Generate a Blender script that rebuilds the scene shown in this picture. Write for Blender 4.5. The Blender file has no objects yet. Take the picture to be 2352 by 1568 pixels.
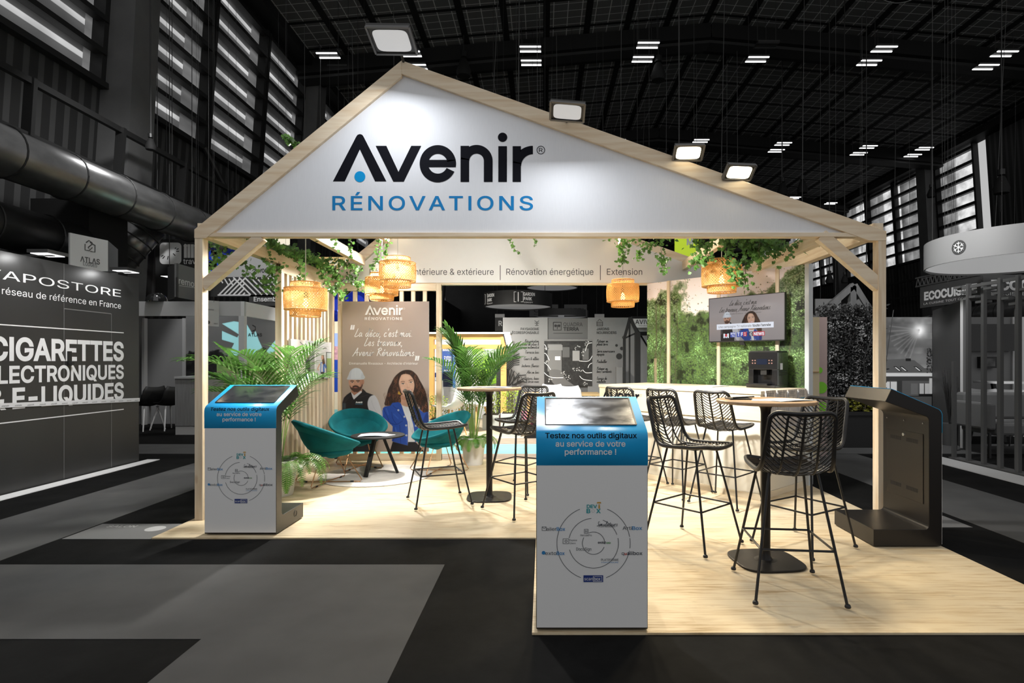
import bpy, math, random, os
import numpy as np
from mathutils import Vector, Matrix
SC = bpy.context.scene
COL = SC.collection
# ------------------------------------------------------------------ camera, world, exposure
FPX, VX, VY, CH = 1306.0, 1248.0, 829.0, 1.375
cam_d = bpy.data.cameras.new('camera'); cam = bpy.data.objects.new('camera', cam_d); COL.objects.link(cam)
cam.location = (0, 0, CH); cam.rotation_euler = (math.radians(90), 0, 0)
cam_d.sensor_width = 36.0; cam_d.sensor_fit = 'HORIZONTAL'; cam_d.lens = FPX/2352*36
cam_d.shift_x = (1176-VX)/2352; cam_d.shift_y = (VY-784)/2352
cam_d.clip_start = 0.05; cam_d.clip_end = 300
SC.camera = cam
SC.view_settings.view_transform = 'Standard'; SC.view_settings.look = 'None'
SC.view_settings.gamma = 1; SC.view_settings.exposure = 0.0; SC.view_settings.use_curve_mapping = False
SC.cycles.use_denoising = True
SC.cycles.max_bounces = 8; SC.cycles.sample_clamp_indirect = 4.0
world = bpy.data.worlds.new('hall_daylight'); SC.world = world; world.use_nodes = True
bgn = world.node_tree.nodes['Background']; bgn.inputs[0].default_value = (1, 1, 1, 1); bgn.inputs[1].default_value = 0.50

def lamp(name, loc, target, power, size=(.3, .22), color=(1, 1, 1), spread=180, kind='AREA', blend=.5, vis=True):
    d = bpy.data.lights.new(name, kind); d.energy = power; d.color = color
    if kind == 'AREA':
        d.shape = 'RECTANGLE'; d.size, d.size_y = size; d.spread = math.radians(spread)
    elif kind == 'SPOT':
        d.spot_size = math.radians(spread); d.spot_blend = blend; d.shadow_soft_size = size[0]
    else:
        d.shadow_soft_size = size[0]
    o = bpy.data.objects.new(name, d); COL.objects.link(o); o.location = loc
    if target is not None:
        o.rotation_euler = (Vector(target)-Vector(loc)).to_track_quat('-Z', 'Y').to_euler()
    return o

# lights of the stand (LED floodlights on the gables, the back ones added unseen; their housings are built with the stand)
COOL, WARM, AMBER = (.93, .96, 1.0), (1.0, .975, .93), (1.0, .85, .60)
FRONT_FLOODS = [((-1.17, 4.40, 3.83), (-1.75, 3.6, 0.), 13.0), ((.185, 4.40, 3.30), (.25, 3.3, 0.), 10.5)]
for p, t, w in FRONT_FLOODS:
    lamp('floodlight_beam', (p[0], p[1]+.02, p[2]-.04), t, w, (.22, .16), COOL)
INNER_FLOODS = [((-2.2, 5.06, 2.62), (-2.75, 5.1, 0.), 33, WARM), ((-.5, 5.06, 2.62), (-1.0, 7.6, 1.0), 30, WARM),
                ((1.225, 4.80, 3.13), (1.15, 2.6, .0), 11, AMBER), ((1.655, 4.80, 2.965), (1.9, 2.6, .0), 11, AMBER), ((.9, 5.06, 2.62), (1.6, 6.3, .25), 64, WARM)]
for p, t, w, c in INNER_FLOODS:
    d = (Vector(t)-Vector(p)).normalized(); lamp('floodlight_beam', Vector(p)+d*.02, t, w, (.24, .16), c, spread=84 if p[1] < 4.9 else 115)
BACK_FILLS = [((-1.9, 7.72, 3.2), (-2.6, 4.6, 0), 135, WARM), ((.2, 7.72, 3.3), (.7, 3.9, 0), 34, AMBER), ((.95, 7.72, 3.16), (2.0, 3.6, 0), 34, AMBER)]  # unseen floods added behind the fascia to brighten the front floor
for p, t, w, c in BACK_FILLS:
    lamp('floodlight_beam', (p[0], p[1]-.05, p[2]-.04), t, w, (.24, .16), c, spread=125)

# ------------------------------------------------------------------ helpers
def W(x, y, Y):
    return Vector(((x-VX)/FPX*Y, Y, CH-(y-VY)/FPX*Y))
def lin(c):
    return tuple((v/255/12.92 if v/255 <= .04045 else ((v/255+.055)/1.055)**2.4) for v in c)
def g(v): return (v, v, v)

MATS = {}
def mat(name, col=(.8, .8, .8), rough=.5, metal=0., emit=None, estr=1., spec=.5, trans=0., noise=0., nscale=8., alpha=1., bump=0., stretch=(1, 1, 1), coat=0.):
    if name in MATS: return MATS[name]
    m = bpy.data.materials.new(name); m.use_nodes = True; MATS[name] = m
    nt = m.node_tree; b = nt.nodes['Principled BSDF']
    b.inputs['Base Color'].default_value = (*col, 1); b.inputs['Roughness'].default_value = rough
    b.inputs['Metallic'].default_value = metal; b.inputs['Specular IOR Level'].default_value = spec
    if trans: b.inputs['Transmission Weight'].default_value = trans
    if coat: b.inputs['Coat Weight'].default_value = coat; b.inputs['Coat Roughness'].default_value = .05
    if alpha < 1: b.inputs['Alpha'].default_value = alpha
    if emit is not None:
        b.inputs['Emission Color'].default_value = (*emit, 1); b.inputs['Emission Strength'].default_value = estr
    if noise or bump:
        tc = nt.nodes.new('ShaderNodeTexCoord'); mp = nt.nodes.new('ShaderNodeMapping'); mp.inputs['Scale'].default_value = stretch
        nz = nt.nodes.new('ShaderNodeTexNoise'); nz.inputs['Scale'].default_value = nscale; nz.inputs['Detail'].default_value = 5
        nt.links.new(tc.outputs['Object'], mp.inputs[0]); nt.links.new(mp.outputs[0], nz.inputs['Vector'])
        if noise:
            rp = nt.nodes.new('ShaderNodeValToRGB'); e = rp.color_ramp.elements
            e[0].position, e[1].position = .3, .7
            e[0].color = (*[v*(1-noise) for v in col], 1); e[1].color = (*[min(1, v*(1+noise)) for v in col], 1)
            nt.links.new(nz.outputs['Fac'], rp.inputs[0]); nt.links.new(rp.outputs[0], b.inputs['Base Color'])
        if bump:
            bp = nt.nodes.new('ShaderNodeBump'); bp.inputs['Strength'].default_value = bump; bp.inputs['Distance'].default_value = .01
            nt.links.new(nz.outputs['Fac'], bp.inputs['Height']); nt.links.new(bp.outputs[0], b.inputs['Normal'])
    return m

class Nd:
    """tiny node-graph helper"""
    def __init__(s, m): s.nt = m.node_tree; s.b = s.nt.nodes['Principled BSDF']
    def n(s, t, **k):
        x = s.nt.nodes.new(t)
        for a, v in k.items(): setattr(x, a, v)
        return x
    def l(s, a, b): s.nt.links.new(a, b)
    def math(s, op, a, b=None, c=None):
        x = s.n('ShaderNodeMath', operation=op)
        for i, v in enumerate((a, b, c)):
            if v is None: continue
            if isinstance(v, (int, float)): x.inputs[i].default_value = v
            else: s.l(v, x.inputs[i])
        return x.outputs[0]
    def coords(s):
        tc = s.n('ShaderNodeTexCoord'); sp = s.n('ShaderNodeSeparateXYZ'); s.l(tc.outputs['Object'], sp.inputs[0])
        return tc.outputs['Object'], sp.outputs
    def line(s, v, period, width, off=0.):
        f = s.math('FRACT', s.math('ADD', s.math('DIVIDE', v, period), off))
        return s.math('LESS_THAN', f, width/period)
    def mix(s, fac, a, b):
        x = s.n('ShaderNodeMix', data_type='RGBA')
        if isinstance(fac, (int, float)): x.inputs[0].default_value = fac
        else: s.l(fac, x.inputs[0])
        for i, v in ((6, a), (7, b)):
            if isinstance(v, tuple): x.inputs[i].default_value = (*v, 1)
            else: s.l(v, x.inputs[i])
        return x.outputs[2]
    def noise(s, vec, scale, detail=4, stretch=None, rough=.55):
        if stretch:
            mp = s.n('ShaderNodeMapping'); mp.inputs['Scale'].default_value = stretch; s.l(vec, mp.inputs[0]); vec = mp.outputs[0]
        x = s.n('ShaderNodeTexNoise'); x.inputs['Scale'].default_value = scale; x.inputs['Detail'].default_value = detail
        x.inputs['Roughness'].default_value = rough; s.l(vec, x.inputs['Vector'])
        return x.outputs['Fac']
    def ramp(s, fac, stops):
        r = s.n('ShaderNodeValToRGB'); e = r.color_ramp.elements
        while len(e) < len(stops): e.new(.5)
        for k, (p, c) in enumerate(stops):
            e[k].position = p; e[k].color = (*c, 1)
        s.l(fac, r.inputs[0]); return r.outputs[0]

WL = {}      # world location of every parent (nothing is rotated before it is copied)
class MB:
    def __init__(s): s.v = []; s.f = []
    def add(s, vs, fs):
        o = len(s.v); s.v += [tuple(p) for p in vs]; s.f += [tuple(o+i for i in f) for f in fs]; return s
    def box(s, a, b):
        (x0, y0, z0), (x1, y1, z1) = [min(p, q) for p, q in zip(a, b)], [max(p, q) for p, q in zip(a, b)]
        return s.add([(x0, y0, z0), (x1, y0, z0), (x1, y1, z0), (x0, y1, z0), (x0, y0, z1), (x1, y0, z1), (x1, y1, z1), (x0, y1, z1)],
                     [(0, 3, 2, 1), (4, 5, 6, 7), (0, 1, 5, 4), (1, 2, 6, 5), (2, 3, 7, 6), (3, 0, 4, 7)])
    def bar(s, p, q, w, h, up=(0, 0, 1)):
        """rectangular bar from p to q; w across, h along up"""
        p, q, up = Vector(p), Vector(q), Vector(up); d = (q-p).normalized()
        r = d.cross(up)
        if r.length < 1e-5: r = d.cross(Vector((1, 0, 0)))
        r.normalize(); u = r.cross(d).normalized(); r = r*w/2; u = u*h/2
        vs = [p-r-u, p+r-u, p+r+u, p-r+u, q-r-u, q+r-u, q+r+u, q-r+u]
        return s.add(vs, [(0, 1, 2, 3), (4, 7, 6, 5), (0, 4, 5, 1), (1, 5, 6, 2), (2, 6, 7, 3), (3, 7, 4, 0)])
    def tube(s, pts, r, n=8, closed=False, cap=True, ry=None, up=None):
        pts = [Vector(p) for p in pts]; k = len(pts); rs = r if isinstance(r, (list, tuple)) else [r]*k
        o = len(s.v); nrm = None
        for i, p in enumerate(pts):
            if closed: t = pts[(i+1) % k]-pts[i-1]
            else: t = pts[min(i+1, k-1)]-pts[max(i-1, 0)]
            t = t.normalized() if t.length > 1e-9 else Vector((0, 0, 1))
            if nrm is None:
                a = Vector(up) if up else (Vector((0, 0, 1)) if abs(t.z) < .9 else Vector((1, 0, 0)))
                nrm = (a-t*a.dot(t)).normalized()
            else:
                nrm = nrm-t*nrm.dot(t)
                nrm = nrm.normalized() if nrm.length > 1e-6 else t.orthogonal().normalized()
            b = t.cross(nrm)
            for j in range(n):
                a = 2*math.pi*j/n
                s.v.append(tuple(p+nrm*(math.cos(a)*rs[i])+b*(math.sin(a)*(ry if ry else rs[i]))))
        for i in range(k if closed else k-1):
            i2 = (i+1) % k
            for j in range(n):
                j2 = (j+1) % n
                s.f.append((o+i*n+j, o+i*n+j2, o+i2*n+j2, o+i2*n+j))
        if cap and not closed:
            s.f.append(tuple(o+j for j in reversed(range(n)))); s.f.append(tuple(o+(k-1)*n+j for j in range(n)))
        return s
    def lathe(s, prof, n=24, c=(0, 0, 0), a0=0, a1=2*math.pi, sx=1, sy=1):
        full = abs(a1-a0-2*math.pi) < 1e-6; m = n if full else n+1; o = len(s.v)
        for r, z in prof:
            for j in range(m):
                a = a0+(a1-a0)*j/n
                s.v.append((c[0]+math.cos(a)*r*sx, c[1]+math.sin(a)*r*sy, c[2]+z))
        for i in range(len(prof)-1):
            for j in range(n):
                j2 = (j+1) % m
                s.f.append((o+i*m+j, o+i*m+j2, o+(i+1)*m+j2, o+(i+1)*m+j))
        return s
    def disc(s, c, r, n=24, z=0, flip=False):
        vs = [(c[0]+math.cos(2*math.pi*j/n)*r, c[1]+math.sin(2*math.pi*j/n)*r, c[2]+z) for j in range(n)]
        return s.add(vs, [tuple(range(n)) if not flip else tuple(reversed(range(n)))])
    def prism(s, poly, fn, d0, d1):
        """polygon [(u,v)] swept between depths d0 and d1; fn(u,v,d)->point"""
        n = len(poly); vs = [fn(u, v, d0) for u, v in poly]+[fn(u, v, d1) for u, v in poly]
        fs = [tuple(range(n)), tuple(reversed(range(n, 2*n)))]+[(i, n+i, n+(i+1) % n, (i+1) % n) for i in range(n)]
        return s.add(vs, fs)
    def flat(s, poly, fn, d=0.):
        return s.add([fn(u, v, d) for u, v in poly], [tuple(range(len(poly)))])
    def build(s, name, m=None, parent=None, smooth=False, bevel=0., fix=True, mats=None, fm=None):
        me = bpy.data.meshes.new(name); me.from_pydata(s.v, [], s.f)
        if fix:
            import bmesh
            bm = bmesh.new(); bm.from_mesh(me); bmesh.ops.recalc_face_normals(bm, faces=bm.faces); bm.to_mesh(me); bm.free()
        me.update()
        if mats:
            for x in mats: me.materials.append(x)
            if fm: me.polygons.foreach_set('material_index', fm)
        elif m: me.materials.append(m)
        if smooth:
            me.polygons.foreach_set('use_smooth', [True]*len(me.polygons))
            if smooth != 'all':
                try: me.set_sharp_from_angle(angle=math.radians(40))
                except Exception: pass
        o = bpy.data.objects.new(name, me); COL.objects.link(o); adopt(o, parent)
        if bevel:
            b = o.modifiers.new('bevel', 'BEVEL'); b.width = bevel; b.segments = 2; b.limit_method = 'ANGLE'
            b.harden_normals = False
        return o
def adopt(o, parent):
    if parent is not None:
        o.parent = parent; o.location = -WL.get(parent.name, Vector((0, 0, 0)))
        WL[o.name] = Vector((0, 0, 0))
    else: WL[o.name] = Vector((0, 0, 0))
def tag(o, label=None, cat=None, group=None, kind=None):
    if label: o['label'] = label
    if cat: o['category'] = cat
    if group: o['group'] = group
    if kind: o['kind'] = kind
    return o
def thing(name, label, cat, loc=(0, 0, 0), group=None):
    o = bpy.data.objects.new(name, None); COL.objects.link(o); o.location = loc; o.empty_display_size = .1
    WL[o.name] = Vector(loc)
    return tag(o, label, cat, group)
def struct(o): o['kind'] = 'structure'; return o
def dup(root, loc, rotz=0., label=None, group=None, scale=None):
    r = root.copy(); COL.objects.link(r); r.location = loc; r.rotation_euler = (0, 0, rotz)
    if scale: r.scale = (scale,)*3
    if label: r['label'] = label
    if group: r['group'] = group
    for ch in list(root.children):
        c = ch.copy(); COL.objects.link(c); c.parent = r
        for gch in list(ch.children):
            d = gch.copy(); COL.objects.link(d); d.parent = c
    return r

class Pl:
    """a plane in the place: origin, u and v directions; px() finds where a sight line meets it"""
    def __init__(s, o, u, v=(0, 0, 1)):
        s.o = Vector(o); s.u = Vector(u).normalized(); s.v = Vector(v).normalized(); s.n = s.u.cross(s.v)
    def pt(s, u, v, d=0.): return s.o+s.u*u+s.v*v+s.n*d
    def px(s, x, y):
        dr = Vector(((x-VX)/FPX, 1, -(y-VY)/FPX)); c = Vector((0, 0, CH))
        t = (s.o-c).dot(s.n)/dr.dot(s.n); p = c+dr*t-s.o
        return p.dot(s.u), p.dot(s.v)

# ------------------------------------------------------------------ lettering
try:
    FONT = bpy.data.fonts.load(os.path.join(bpy.utils.system_resource('DATAFILES', path='fonts'), 'Inter.woff2'))
except Exception:
    FONT = None
_tc = bpy.data.curves.new('lettering_curve', 'FONT'); _to = bpy.data.objects.new('lettering_curve', _tc)
if FONT: _tc.font = FONT
COL.objects.link(_to)
from mathutils.geometry import delaunay_2d_cdt
_GL = {}
def _area(P): return .5*sum(a[0]*b[1]-b[0]*a[1] for a, b in zip(P, P[1:]+P[:1]))
def _swell(P, d):
    """move a contour outwards by d (its own winding decides the side)"""
    n = len(P); out = []
    for i in range(n):
        a, b, c = Vector(P[i-1]), Vector(P[i]), Vector(P[(i+1) % n])
        e, f = (b-a), (c-b)
        if e.length < 1e-7: e = f
        if f.length < 1e-7: f = e
        e, f = e.normalized(), f.normalized(); m = Vector((e.y+f.y, -e.x-f.x)); l = m.length
        if l < .2: out.append(tuple(b)); continue
        m /= l; k = d/max(.45, m.x*e.y-m.y*e.x); out.append(tuple(b+m*k))
    return out
def raw_text(s, bold=0., shear=0., track=1.):
    """outlines of a line of type as (verts, faces); every outline is filled on its own, so overlapping strokes stay solid"""
    key = (s, bold, shear, track)
    if key in _GL: return _GL[key]
    _tc.body = s.replace('I', '\u0399').replace('l', '\u04cf') if FONT else s; _tc.shear = shear; _tc.space_character = track; _tc.size = 1; _tc.resolution_u = 3
    _to.data = _tc; _to.update_tag(); dg = bpy.context.evaluated_depsgraph_get(); dg.update()
    cu = _to.evaluated_get(dg).to_curve(dg); loops = []
    for sp in cu.splines:
        P = []
        if sp.type == 'BEZIER':
            bp = list(sp.bezier_points); n = len(bp)
            for i in range(n):
                a, b = bp[i], bp[(i+1) % n]; p0, p1, p2, p3 = a.co.xy, a.handle_right.xy, b.handle_left.xy, b.co.xy
                st = 1 if ((p1-p0).cross(p3-p0) if hasattr(p1, 'cross') else 0) == 0 and abs((p3-p0).x*(p2-p0).y-(p3-p0).y*(p2-p0).x) < 1e-6 and abs((p3-p0).x*(p1-p0).y-(p3-p0).y*(p1-p0).x) < 1e-6 else 4
                for k in range(st):
                    t = k/st; q = p0*(1-t)**3+p1*3*t*(1-t)**2+p2*3*t*t*(1-t)+p3*t**3; P.append((q.x, q.y))
        else: P = [(p.co.x, p.co.y) for p in sp.points]
        Q = []
        for p in P:
            if not Q or abs(p[0]-Q[-1][0])+abs(p[1]-Q[-1][1]) > 1e-5: Q.append(p)
        if len(Q) > 2 and abs(_area(Q)) > 1e-7: loops.append(Q)
    _to.to_curve_clear() if hasattr(_to, 'to_curve_clear') else None
    if not loops: return np.zeros((0, 3)), []
    sg = 1 if _area(max(loops, key=lambda q: abs(_area(q)))) > 0 else -1
    if bold: loops = [_swell(q, bold*sg) for q in loops]
    pts, ed = [], []
    for q in loops:
        b = len(pts); n = len(q); pts += [Vector(p) for p in q]; ed += [(b+k, b+(k+1) % n) for k in range(n)]
    V, _, F = delaunay_2d_cdt(pts, ed, [], 0, 1e-6)[:3]
    A = np.array([p for q in loops for p in q]); Bq = np.array([p for q in loops for p in q[1:]+q[:1]])
    vs = [(p.x, p.y, 0.) for p in V]; Vn = np.array(vs)[:, :2]; fs = []
    if len(F):
        T = np.array([list(f)[:3] for f in F]); c = Vn[T].mean(1); wn = np.zeros(len(T))
        for (ax, ay), (bx, by) in zip(A, Bq):
            cr = (bx-ax)*(c[:, 1]-ay)-(c[:, 0]-ax)*(by-ay)
            wn += ((ay <= c[:, 1]) & (by > c[:, 1]) & (cr > 0)).astype(int)-((ay > c[:, 1]) & (by <= c[:, 1]) & (cr < 0)).astype(int)
        for t, w in zip(T, wn):
            if w:
                (x0, y0), (x1, y1), (x2, y2) = Vn[t]
                fs.append(tuple(int(k) for k in (t if (x1-x0)*(y2-y0)-(x2-x0)*(y1-y0) > 0 else t[::-1])))
    _GL[key] = (np.array(vs), fs); return _GL[key]
_cap = raw_text('H')[0]; CAP = float(_cap[:, 1].max())
def text_uv(s, u0, v0, h, w=None, bold=0., shear=0., track=None, wide=1.):
    """verts (u,v) and faces of a text line, cap height h, left end u0, baseline v0, width w"""
    co, fs = raw_text(s, bold, shear, track or 1.)
    if len(co) == 0: return [], []
    k = h/CAP; used = np.unique([i for f in fs for i in f]); x0, x1 = co[used, 0].min(), co[used, 0].max()
    if w is not None and track == 0:
        co2, _ = raw_text(s, bold, shear, 1.5); w1 = (x1-x0)*k*wide; w2 = (co2[:, 0].max()-co2[:, 0].min())*k*wide
        tr = 1+.5*(w-w1)/max(1e-6, w2-w1); co, fs = raw_text(s, bold, shear, tr); x0, x1 = co[:, 0].min(), co[:, 0].max()
    kx = k if w is None else w/(x1-x0)
    return [(u0+(a-x0)*kx, v0+b*k, c) for a, b, c in co], fs
class Lett:
    """collects writing on one plane into one mesh"""
    def __init__(s, pl, d=.003): s.pl = pl; s.d = d; s.mb = MB(); s.k = 0
    def lay(s): s.k += 1; return (s.k % 9)*5e-5
    def t(s, txt, x0, yb, x1, yt, bold=0., shear=0., track=None, wide=1.):
        u0, v0 = s.pl.px(x0, yb); u1, _ = s.pl.px(x1, yb); _, vt = s.pl.px(x0, yt)
        return s.m(txt, u0, v0, vt-v0, abs(u1-u0), bold, shear, track, False, wide)
    def m(s, txt, u, v, h, w=None, bold=0., shear=0., track=None, center=False, wide=1.):
        vs, fs = text_uv(txt, u, v, h, w, bold, shear, track, wide)
        if center and vs:
            ww = max(q[0] for q in vs)-u; vs = [(q[0]-ww/2, q[1], q[2]) for q in vs]
        s.mb.add([s.pl.pt(a, b, s.d+c*6e-5) for a, b, c in vs], fs); return s
    def poly(s, pts, d=0.):
        d += s.lay(); s.mb.add([s.pl.pt(a, b, s.d+d) for a, b in pts], [tuple(range(len(pts)))]); return s
    def polypx(s, pts, d=0.): return s.poly([s.pl.px(a, b) for a, b in pts], d)
    def rectpx(s, x0, y0, x1, y1, d=0.):
        u0, v0 = s.pl.px(x0, y0); u1, v1 = s.pl.px(x1, y1)
        return s.poly([(u0, v1), (u1, v1), (u1, v0), (u0, v0)], d)
    def ring(s, cu, cv, r0, r1, a0=0., a1=360., n=48, d=0.):
        A = [math.radians(a0+(a1-a0)*i/n) for i in range(n+1)]
        d += s.lay()
        vs = [s.pl.pt(cu+math.cos(a)*r, cv+math.sin(a)*r, s.d+d) for a in A for r in (r0, r1)]
        s.mb.add(vs, [(2*i, 2*i+1, 2*i+3, 2*i+2) for i in range(n)]); return s
    def disc(s, cu, cv, r, n=32, d=0.): return s.poly([(cu+math.cos(6.28318*i/n)*r, cv+math.sin(6.28318*i/n)*r) for i in range(n)], d)
    def stroke(s, pts, w, d=0.):
        """flat pen stroke through (u,v) points"""
        P = [Vector((a, b)) for a, b in pts]; n = len(P); vs = []; d += s.lay()
        for i in range(n):
            t = P[min(i+1, n-1)]-P[max(i-1, 0)]
            t = t.normalized() if t.length > 1e-9 else Vector((1, 0))
            q = Vector((-t.y, t.x))*w/2
            vs += [s.pl.pt(*(P[i]+q), s.d+d), s.pl.pt(*(P[i]-q), s.d+d)]
        s.mb.add(vs, [(2*i, 2*i+1, 2*i+3, 2*i+2) for i in range(n-1)]); return s
    def build(s, m, parent, name='lettering'):
        o = s.mb.build(name, m, parent, fix=False); return o

def catmull(pts, k=6):
    P = [Vector(p) for p in pts]; out = []
    for i in range(len(P)-1):
        a, b, c, d = P[max(i-1, 0)], P[i], P[i+1], P[min(i+2, len(P)-1)]
        for j in range(k):
            t = j/k
            out.append(.5*((2*b)+(c-a)*t+(2*a-5*b+4*c-d)*t*t+(3*b-a-3*c+d)*t**3))
    out.append(P[-1]); return out

# single-stroke handwriting, x height 1, drawn pen paths per letter
HAND = {
 'a': (1.05, [[(.75, .85), (.35, 1), (.05, .5), (.2, .05), (.55, .3), (.78, .95), (.75, .15), (1.05, .15)]]),
 'b': (.95, [[(.3, 2.1), (.1, .2), (.3, .0), (.7, .3), (.6, .85), (.2, .6)]]),
 'c': (.85, [[(.75, .85), (.4, 1), (.08, .45), (.3, .0), (.85, .25)]]),
 'd': (1.05, [[(.72, .8), (.35, .95), (.05, .45), (.25, .02), (.6, .4), (.95, 2.2), (.78, .2), (1.05, .15)]]),
 'e': (.85, [[(.1, .4), (.55, .55), (.6, .9), (.3, .98), (.06, .45), (.3, .02), (.85, .3)]]),
 'f': (.8, [[(.75, 2.0), (.5, 2.1), (.35, 1.2), (.2, -.6)], [(.1, 1), (.7, 1.05)]]),
 'g': (1., [[(.75, .85), (.35, 1), (.08, .5), (.3, .1), (.7, .9), (.6, -.6), (.1, -.6)]]),
 'h': (1., [[(.3, 2.1), (.1, 0), (.2, .6), (.55, 1), (.65, .5), (.7, .05), (1., .2)]]),
 'i': (.45, [[(.15, 1), (.08, .2), (.2, 0), (.45, .25)], [(.25, 1.45), (.3, 1.52)]]),
 'l': (.6, [[(.1, .3), (.5, 1.9), (.35, 2.1), (.15, .3), (.3, 0), (.6, .25)]]),
 'm': (1.5, [[(.1, 1), (.05, 0), (.2, .7), (.45, 1), (.55, .05), (.7, .75), (.98, 1), (1.08, .1), (1.5, .2)]]),
 'n': (1.05, [[(.12, 1), (.05, 0), (.25, .75), (.55, 1), (.65, .15), (.8, .02), (1.05, .25)]]),
 'o': (.9, [[(.5, 1), (.1, .6), (.25, .03), (.65, .3), (.6, .85), (.4, 1), (.9, .8)]]),
 'p': (1., [[(.25, 1), (.0, -.9), (.2, .6), (.6, 1), (.7, .5), (.3, .05)]]),
 'q': (1., [[(.75, .85), (.35, 1), (.08, .5), (.3, .1), (.75, .9), (.6, -.9)]]),
 'r': (.75, [[(.12, 1), (.08, .05), (.2, .7), (.45, 1), (.7, .9)]]),
 's': (.75, [[(.65, .9), (.35, 1), (.2, .7), (.55, .35), (.4, .02), (.05, .12)]]),
 't': (.65, [[(.4, 1.75), (.2, .3), (.32, .0), (.65, .25)], [(.02, 1.08), (.75, 1.18)]]),
 'u': (1.05, [[(.15, 1), (.1, .3), (.3, .02), (.65, .4), (.8, 1), (.72, .2), (1.05, .2)]]),
 'v': (.9, [[(.1, 1), (.3, .02), (.7, .95), (.9, .9)]]),
 'x': (.9, [[(.1, 1), (.4, .5), (.8, .02)], [(.8, 1), (.05, .0)]]),
 'y': (.9, [[(.15, 1), (.2, .4), (.6, .5), (.8, 1), (.5, -.8), (.1, -.7)]]),
 'z': (.8, [[(.1, .9), (.7, .95), (.1, .1), (.8, .1)]]),
 'A': (1.55, [[(-.15, -.15), (.5, 1.0), (1.1, 2.2), (1.05, 1.2), (1.15, .05)], [(.2, .75), (1.5, .95)]]),
 'L': (1.15, [[(.75, 2.1), (.4, 1.0), (.1, .1), (.5, .02), (1.15, .35)]]),
 'R': (1.45, [[(.5, 1.9), (.15, .0)], [(.1, 1.7), (.9, 2.15), (1.2, 1.6), (.5, 1.1), (1.4, .0)]]),
 'T': (1.2, [[(.6, 2.0), (.3, 0)], [(.1, 2.0), (1.3, 2.1)]]),
 'D': (1.3, [[(.5, 2.0), (.2, 0), (1., .4), (1.1, 1.5), (.3, 2.0)]]), 'P': (1.2, [[(.5, 1.9), (.15, .0)], [(.1, 1.7), (.9, 2.1), (1.1, 1.5), (.4, 1.)]]),
 'C': (1.1, [[(1.1, 1.8), (.6, 2.1), (.15, .9), (.5, 0), (1.1, .4)]]), 'S': (1., [[(1., 1.9), (.5, 2.), (.4, 1.4), (.9, .7), (.5, 0), (.1, .2)]]),
 'E': (1., [[(1., 1.9), (.4, 2.), (.4, 1.2), (.8, 1.1), (.2, .7), (.4, 0), (1., .3)]]), 'J': (1., [[(.9, 2.), (.6, .1), (.1, .2)]]),
 ',': (.35, [[(.2, .15), (.02, -.35)]]), '.': (.4, [[(.12, .02), (.2, .1)]]), "'": (.3, [[(.25, 2.1), (.12, 1.6)]]), ' ': (.6, []), '&': (1.2, [[(1., .1), (.3, 1.6), (.7, 1.8), (.1, .4), (.6, 0), (1., .8)]]),
 '-': (.6, [[(.1, .6), (.5, .6)]]),
}
HAND['é'] = (.85, HAND['e'][1]+[[(.45, 1.35), (.75, 1.75)]])
def hand(L, s, u, v, xh, pen, w=None, slant=.16, rise=0.):
    """handwritten line on a Lett: left end u, baseline v, x height xh"""
    adv = sum(HAND.get(c, HAND['a'])[0]+.12 for c in s); k = xh if w is None else w/adv; x = 0.
    for c in s:
        a, paths = HAND.get(c, HAND['a'])
        for p in paths:
            q = [((x+px)*k+slant*py*xh, py*xh) for px, py in p]
            q = [(u+a_, v+b_+rise*a_) for a_, b_ in q]
            q = catmull([Vector((a_, b_)) for a_, b_ in q], 4)
            L.stroke([(z.x, z.y) for z in q], pen)
        x += a+.12
# ------------------------------------------------------------------ materials of the setting
def pine(axis, name, c0=(.74, .57, .38), c1=(.86, .73, .55)):
    m = mat(name, c1, .55); N = Nd(m); vec, xyz = N.coords()
    st = [9, 9, 9]; st[axis] = .7
    f = N.noise(vec, 3.0, 4, tuple(st)); base = N.ramp(f, [(.35, c0), (.6, c1)])
    st2 = [3, 3, 3]; st2[axis] = 1.3
    k = N.noise(vec, 2.2, 2, tuple(st2)); km = N.ramp(k, [(.72, (0, 0, 0)), (.78, (1, 1, 1))])
    sep = N.n('ShaderNodeSeparateColor'); N.l(km, sep.inputs[0])
    base = N.mix(N.math('MULTIPLY', sep.outputs[0], .55), base, (.40, .22, .10)); N.l(base, N.b.inputs['Base Color']); return m
PINE = [pine(0, 'pine_x'), pine(1, 'pine_y'), pine(2, 'pine_z')]
M_WHITE = mat('white_paint', (.80, .80, .80), .5)
M_BLACK = mat('black_powder', (.012, .012, .012), .4)
M_BLACKMATT = mat('black_matt', (.008, .008, .008), .8)
M_DKMETAL = mat('dark_metal', (.03, .03, .03), .45, .4)

# ---- hall floor: dark carpet tiles
m = mat('hall_carpet', (.055, .055, .055), .85, spec=.10); N = Nd(m); vec, xyz = N.coords()
f = N.noise(vec, 2.5, 8, rough=.75); c = N.ramp(f, [(.35, g(.004)), (.65, g(.010))])
f2 = N.noise(vec, 14, 6, (1, .25, 1), .8); c2 = N.ramp(f2, [(.68, (0, 0, 0)), (.82, (1, 1, 1))])
sp = N.n('ShaderNodeSeparateColor'); N.l(c2, sp.inputs[0])
c = N.mix(N.math('MULTIPLY', sp.outputs[0], .5), c, g(.06)); N.l(c, N.b.inputs['Base Color'])
struct(MB().box((-40, -6, -.12), (45, 75, 0)).build('floor', m))
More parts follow.
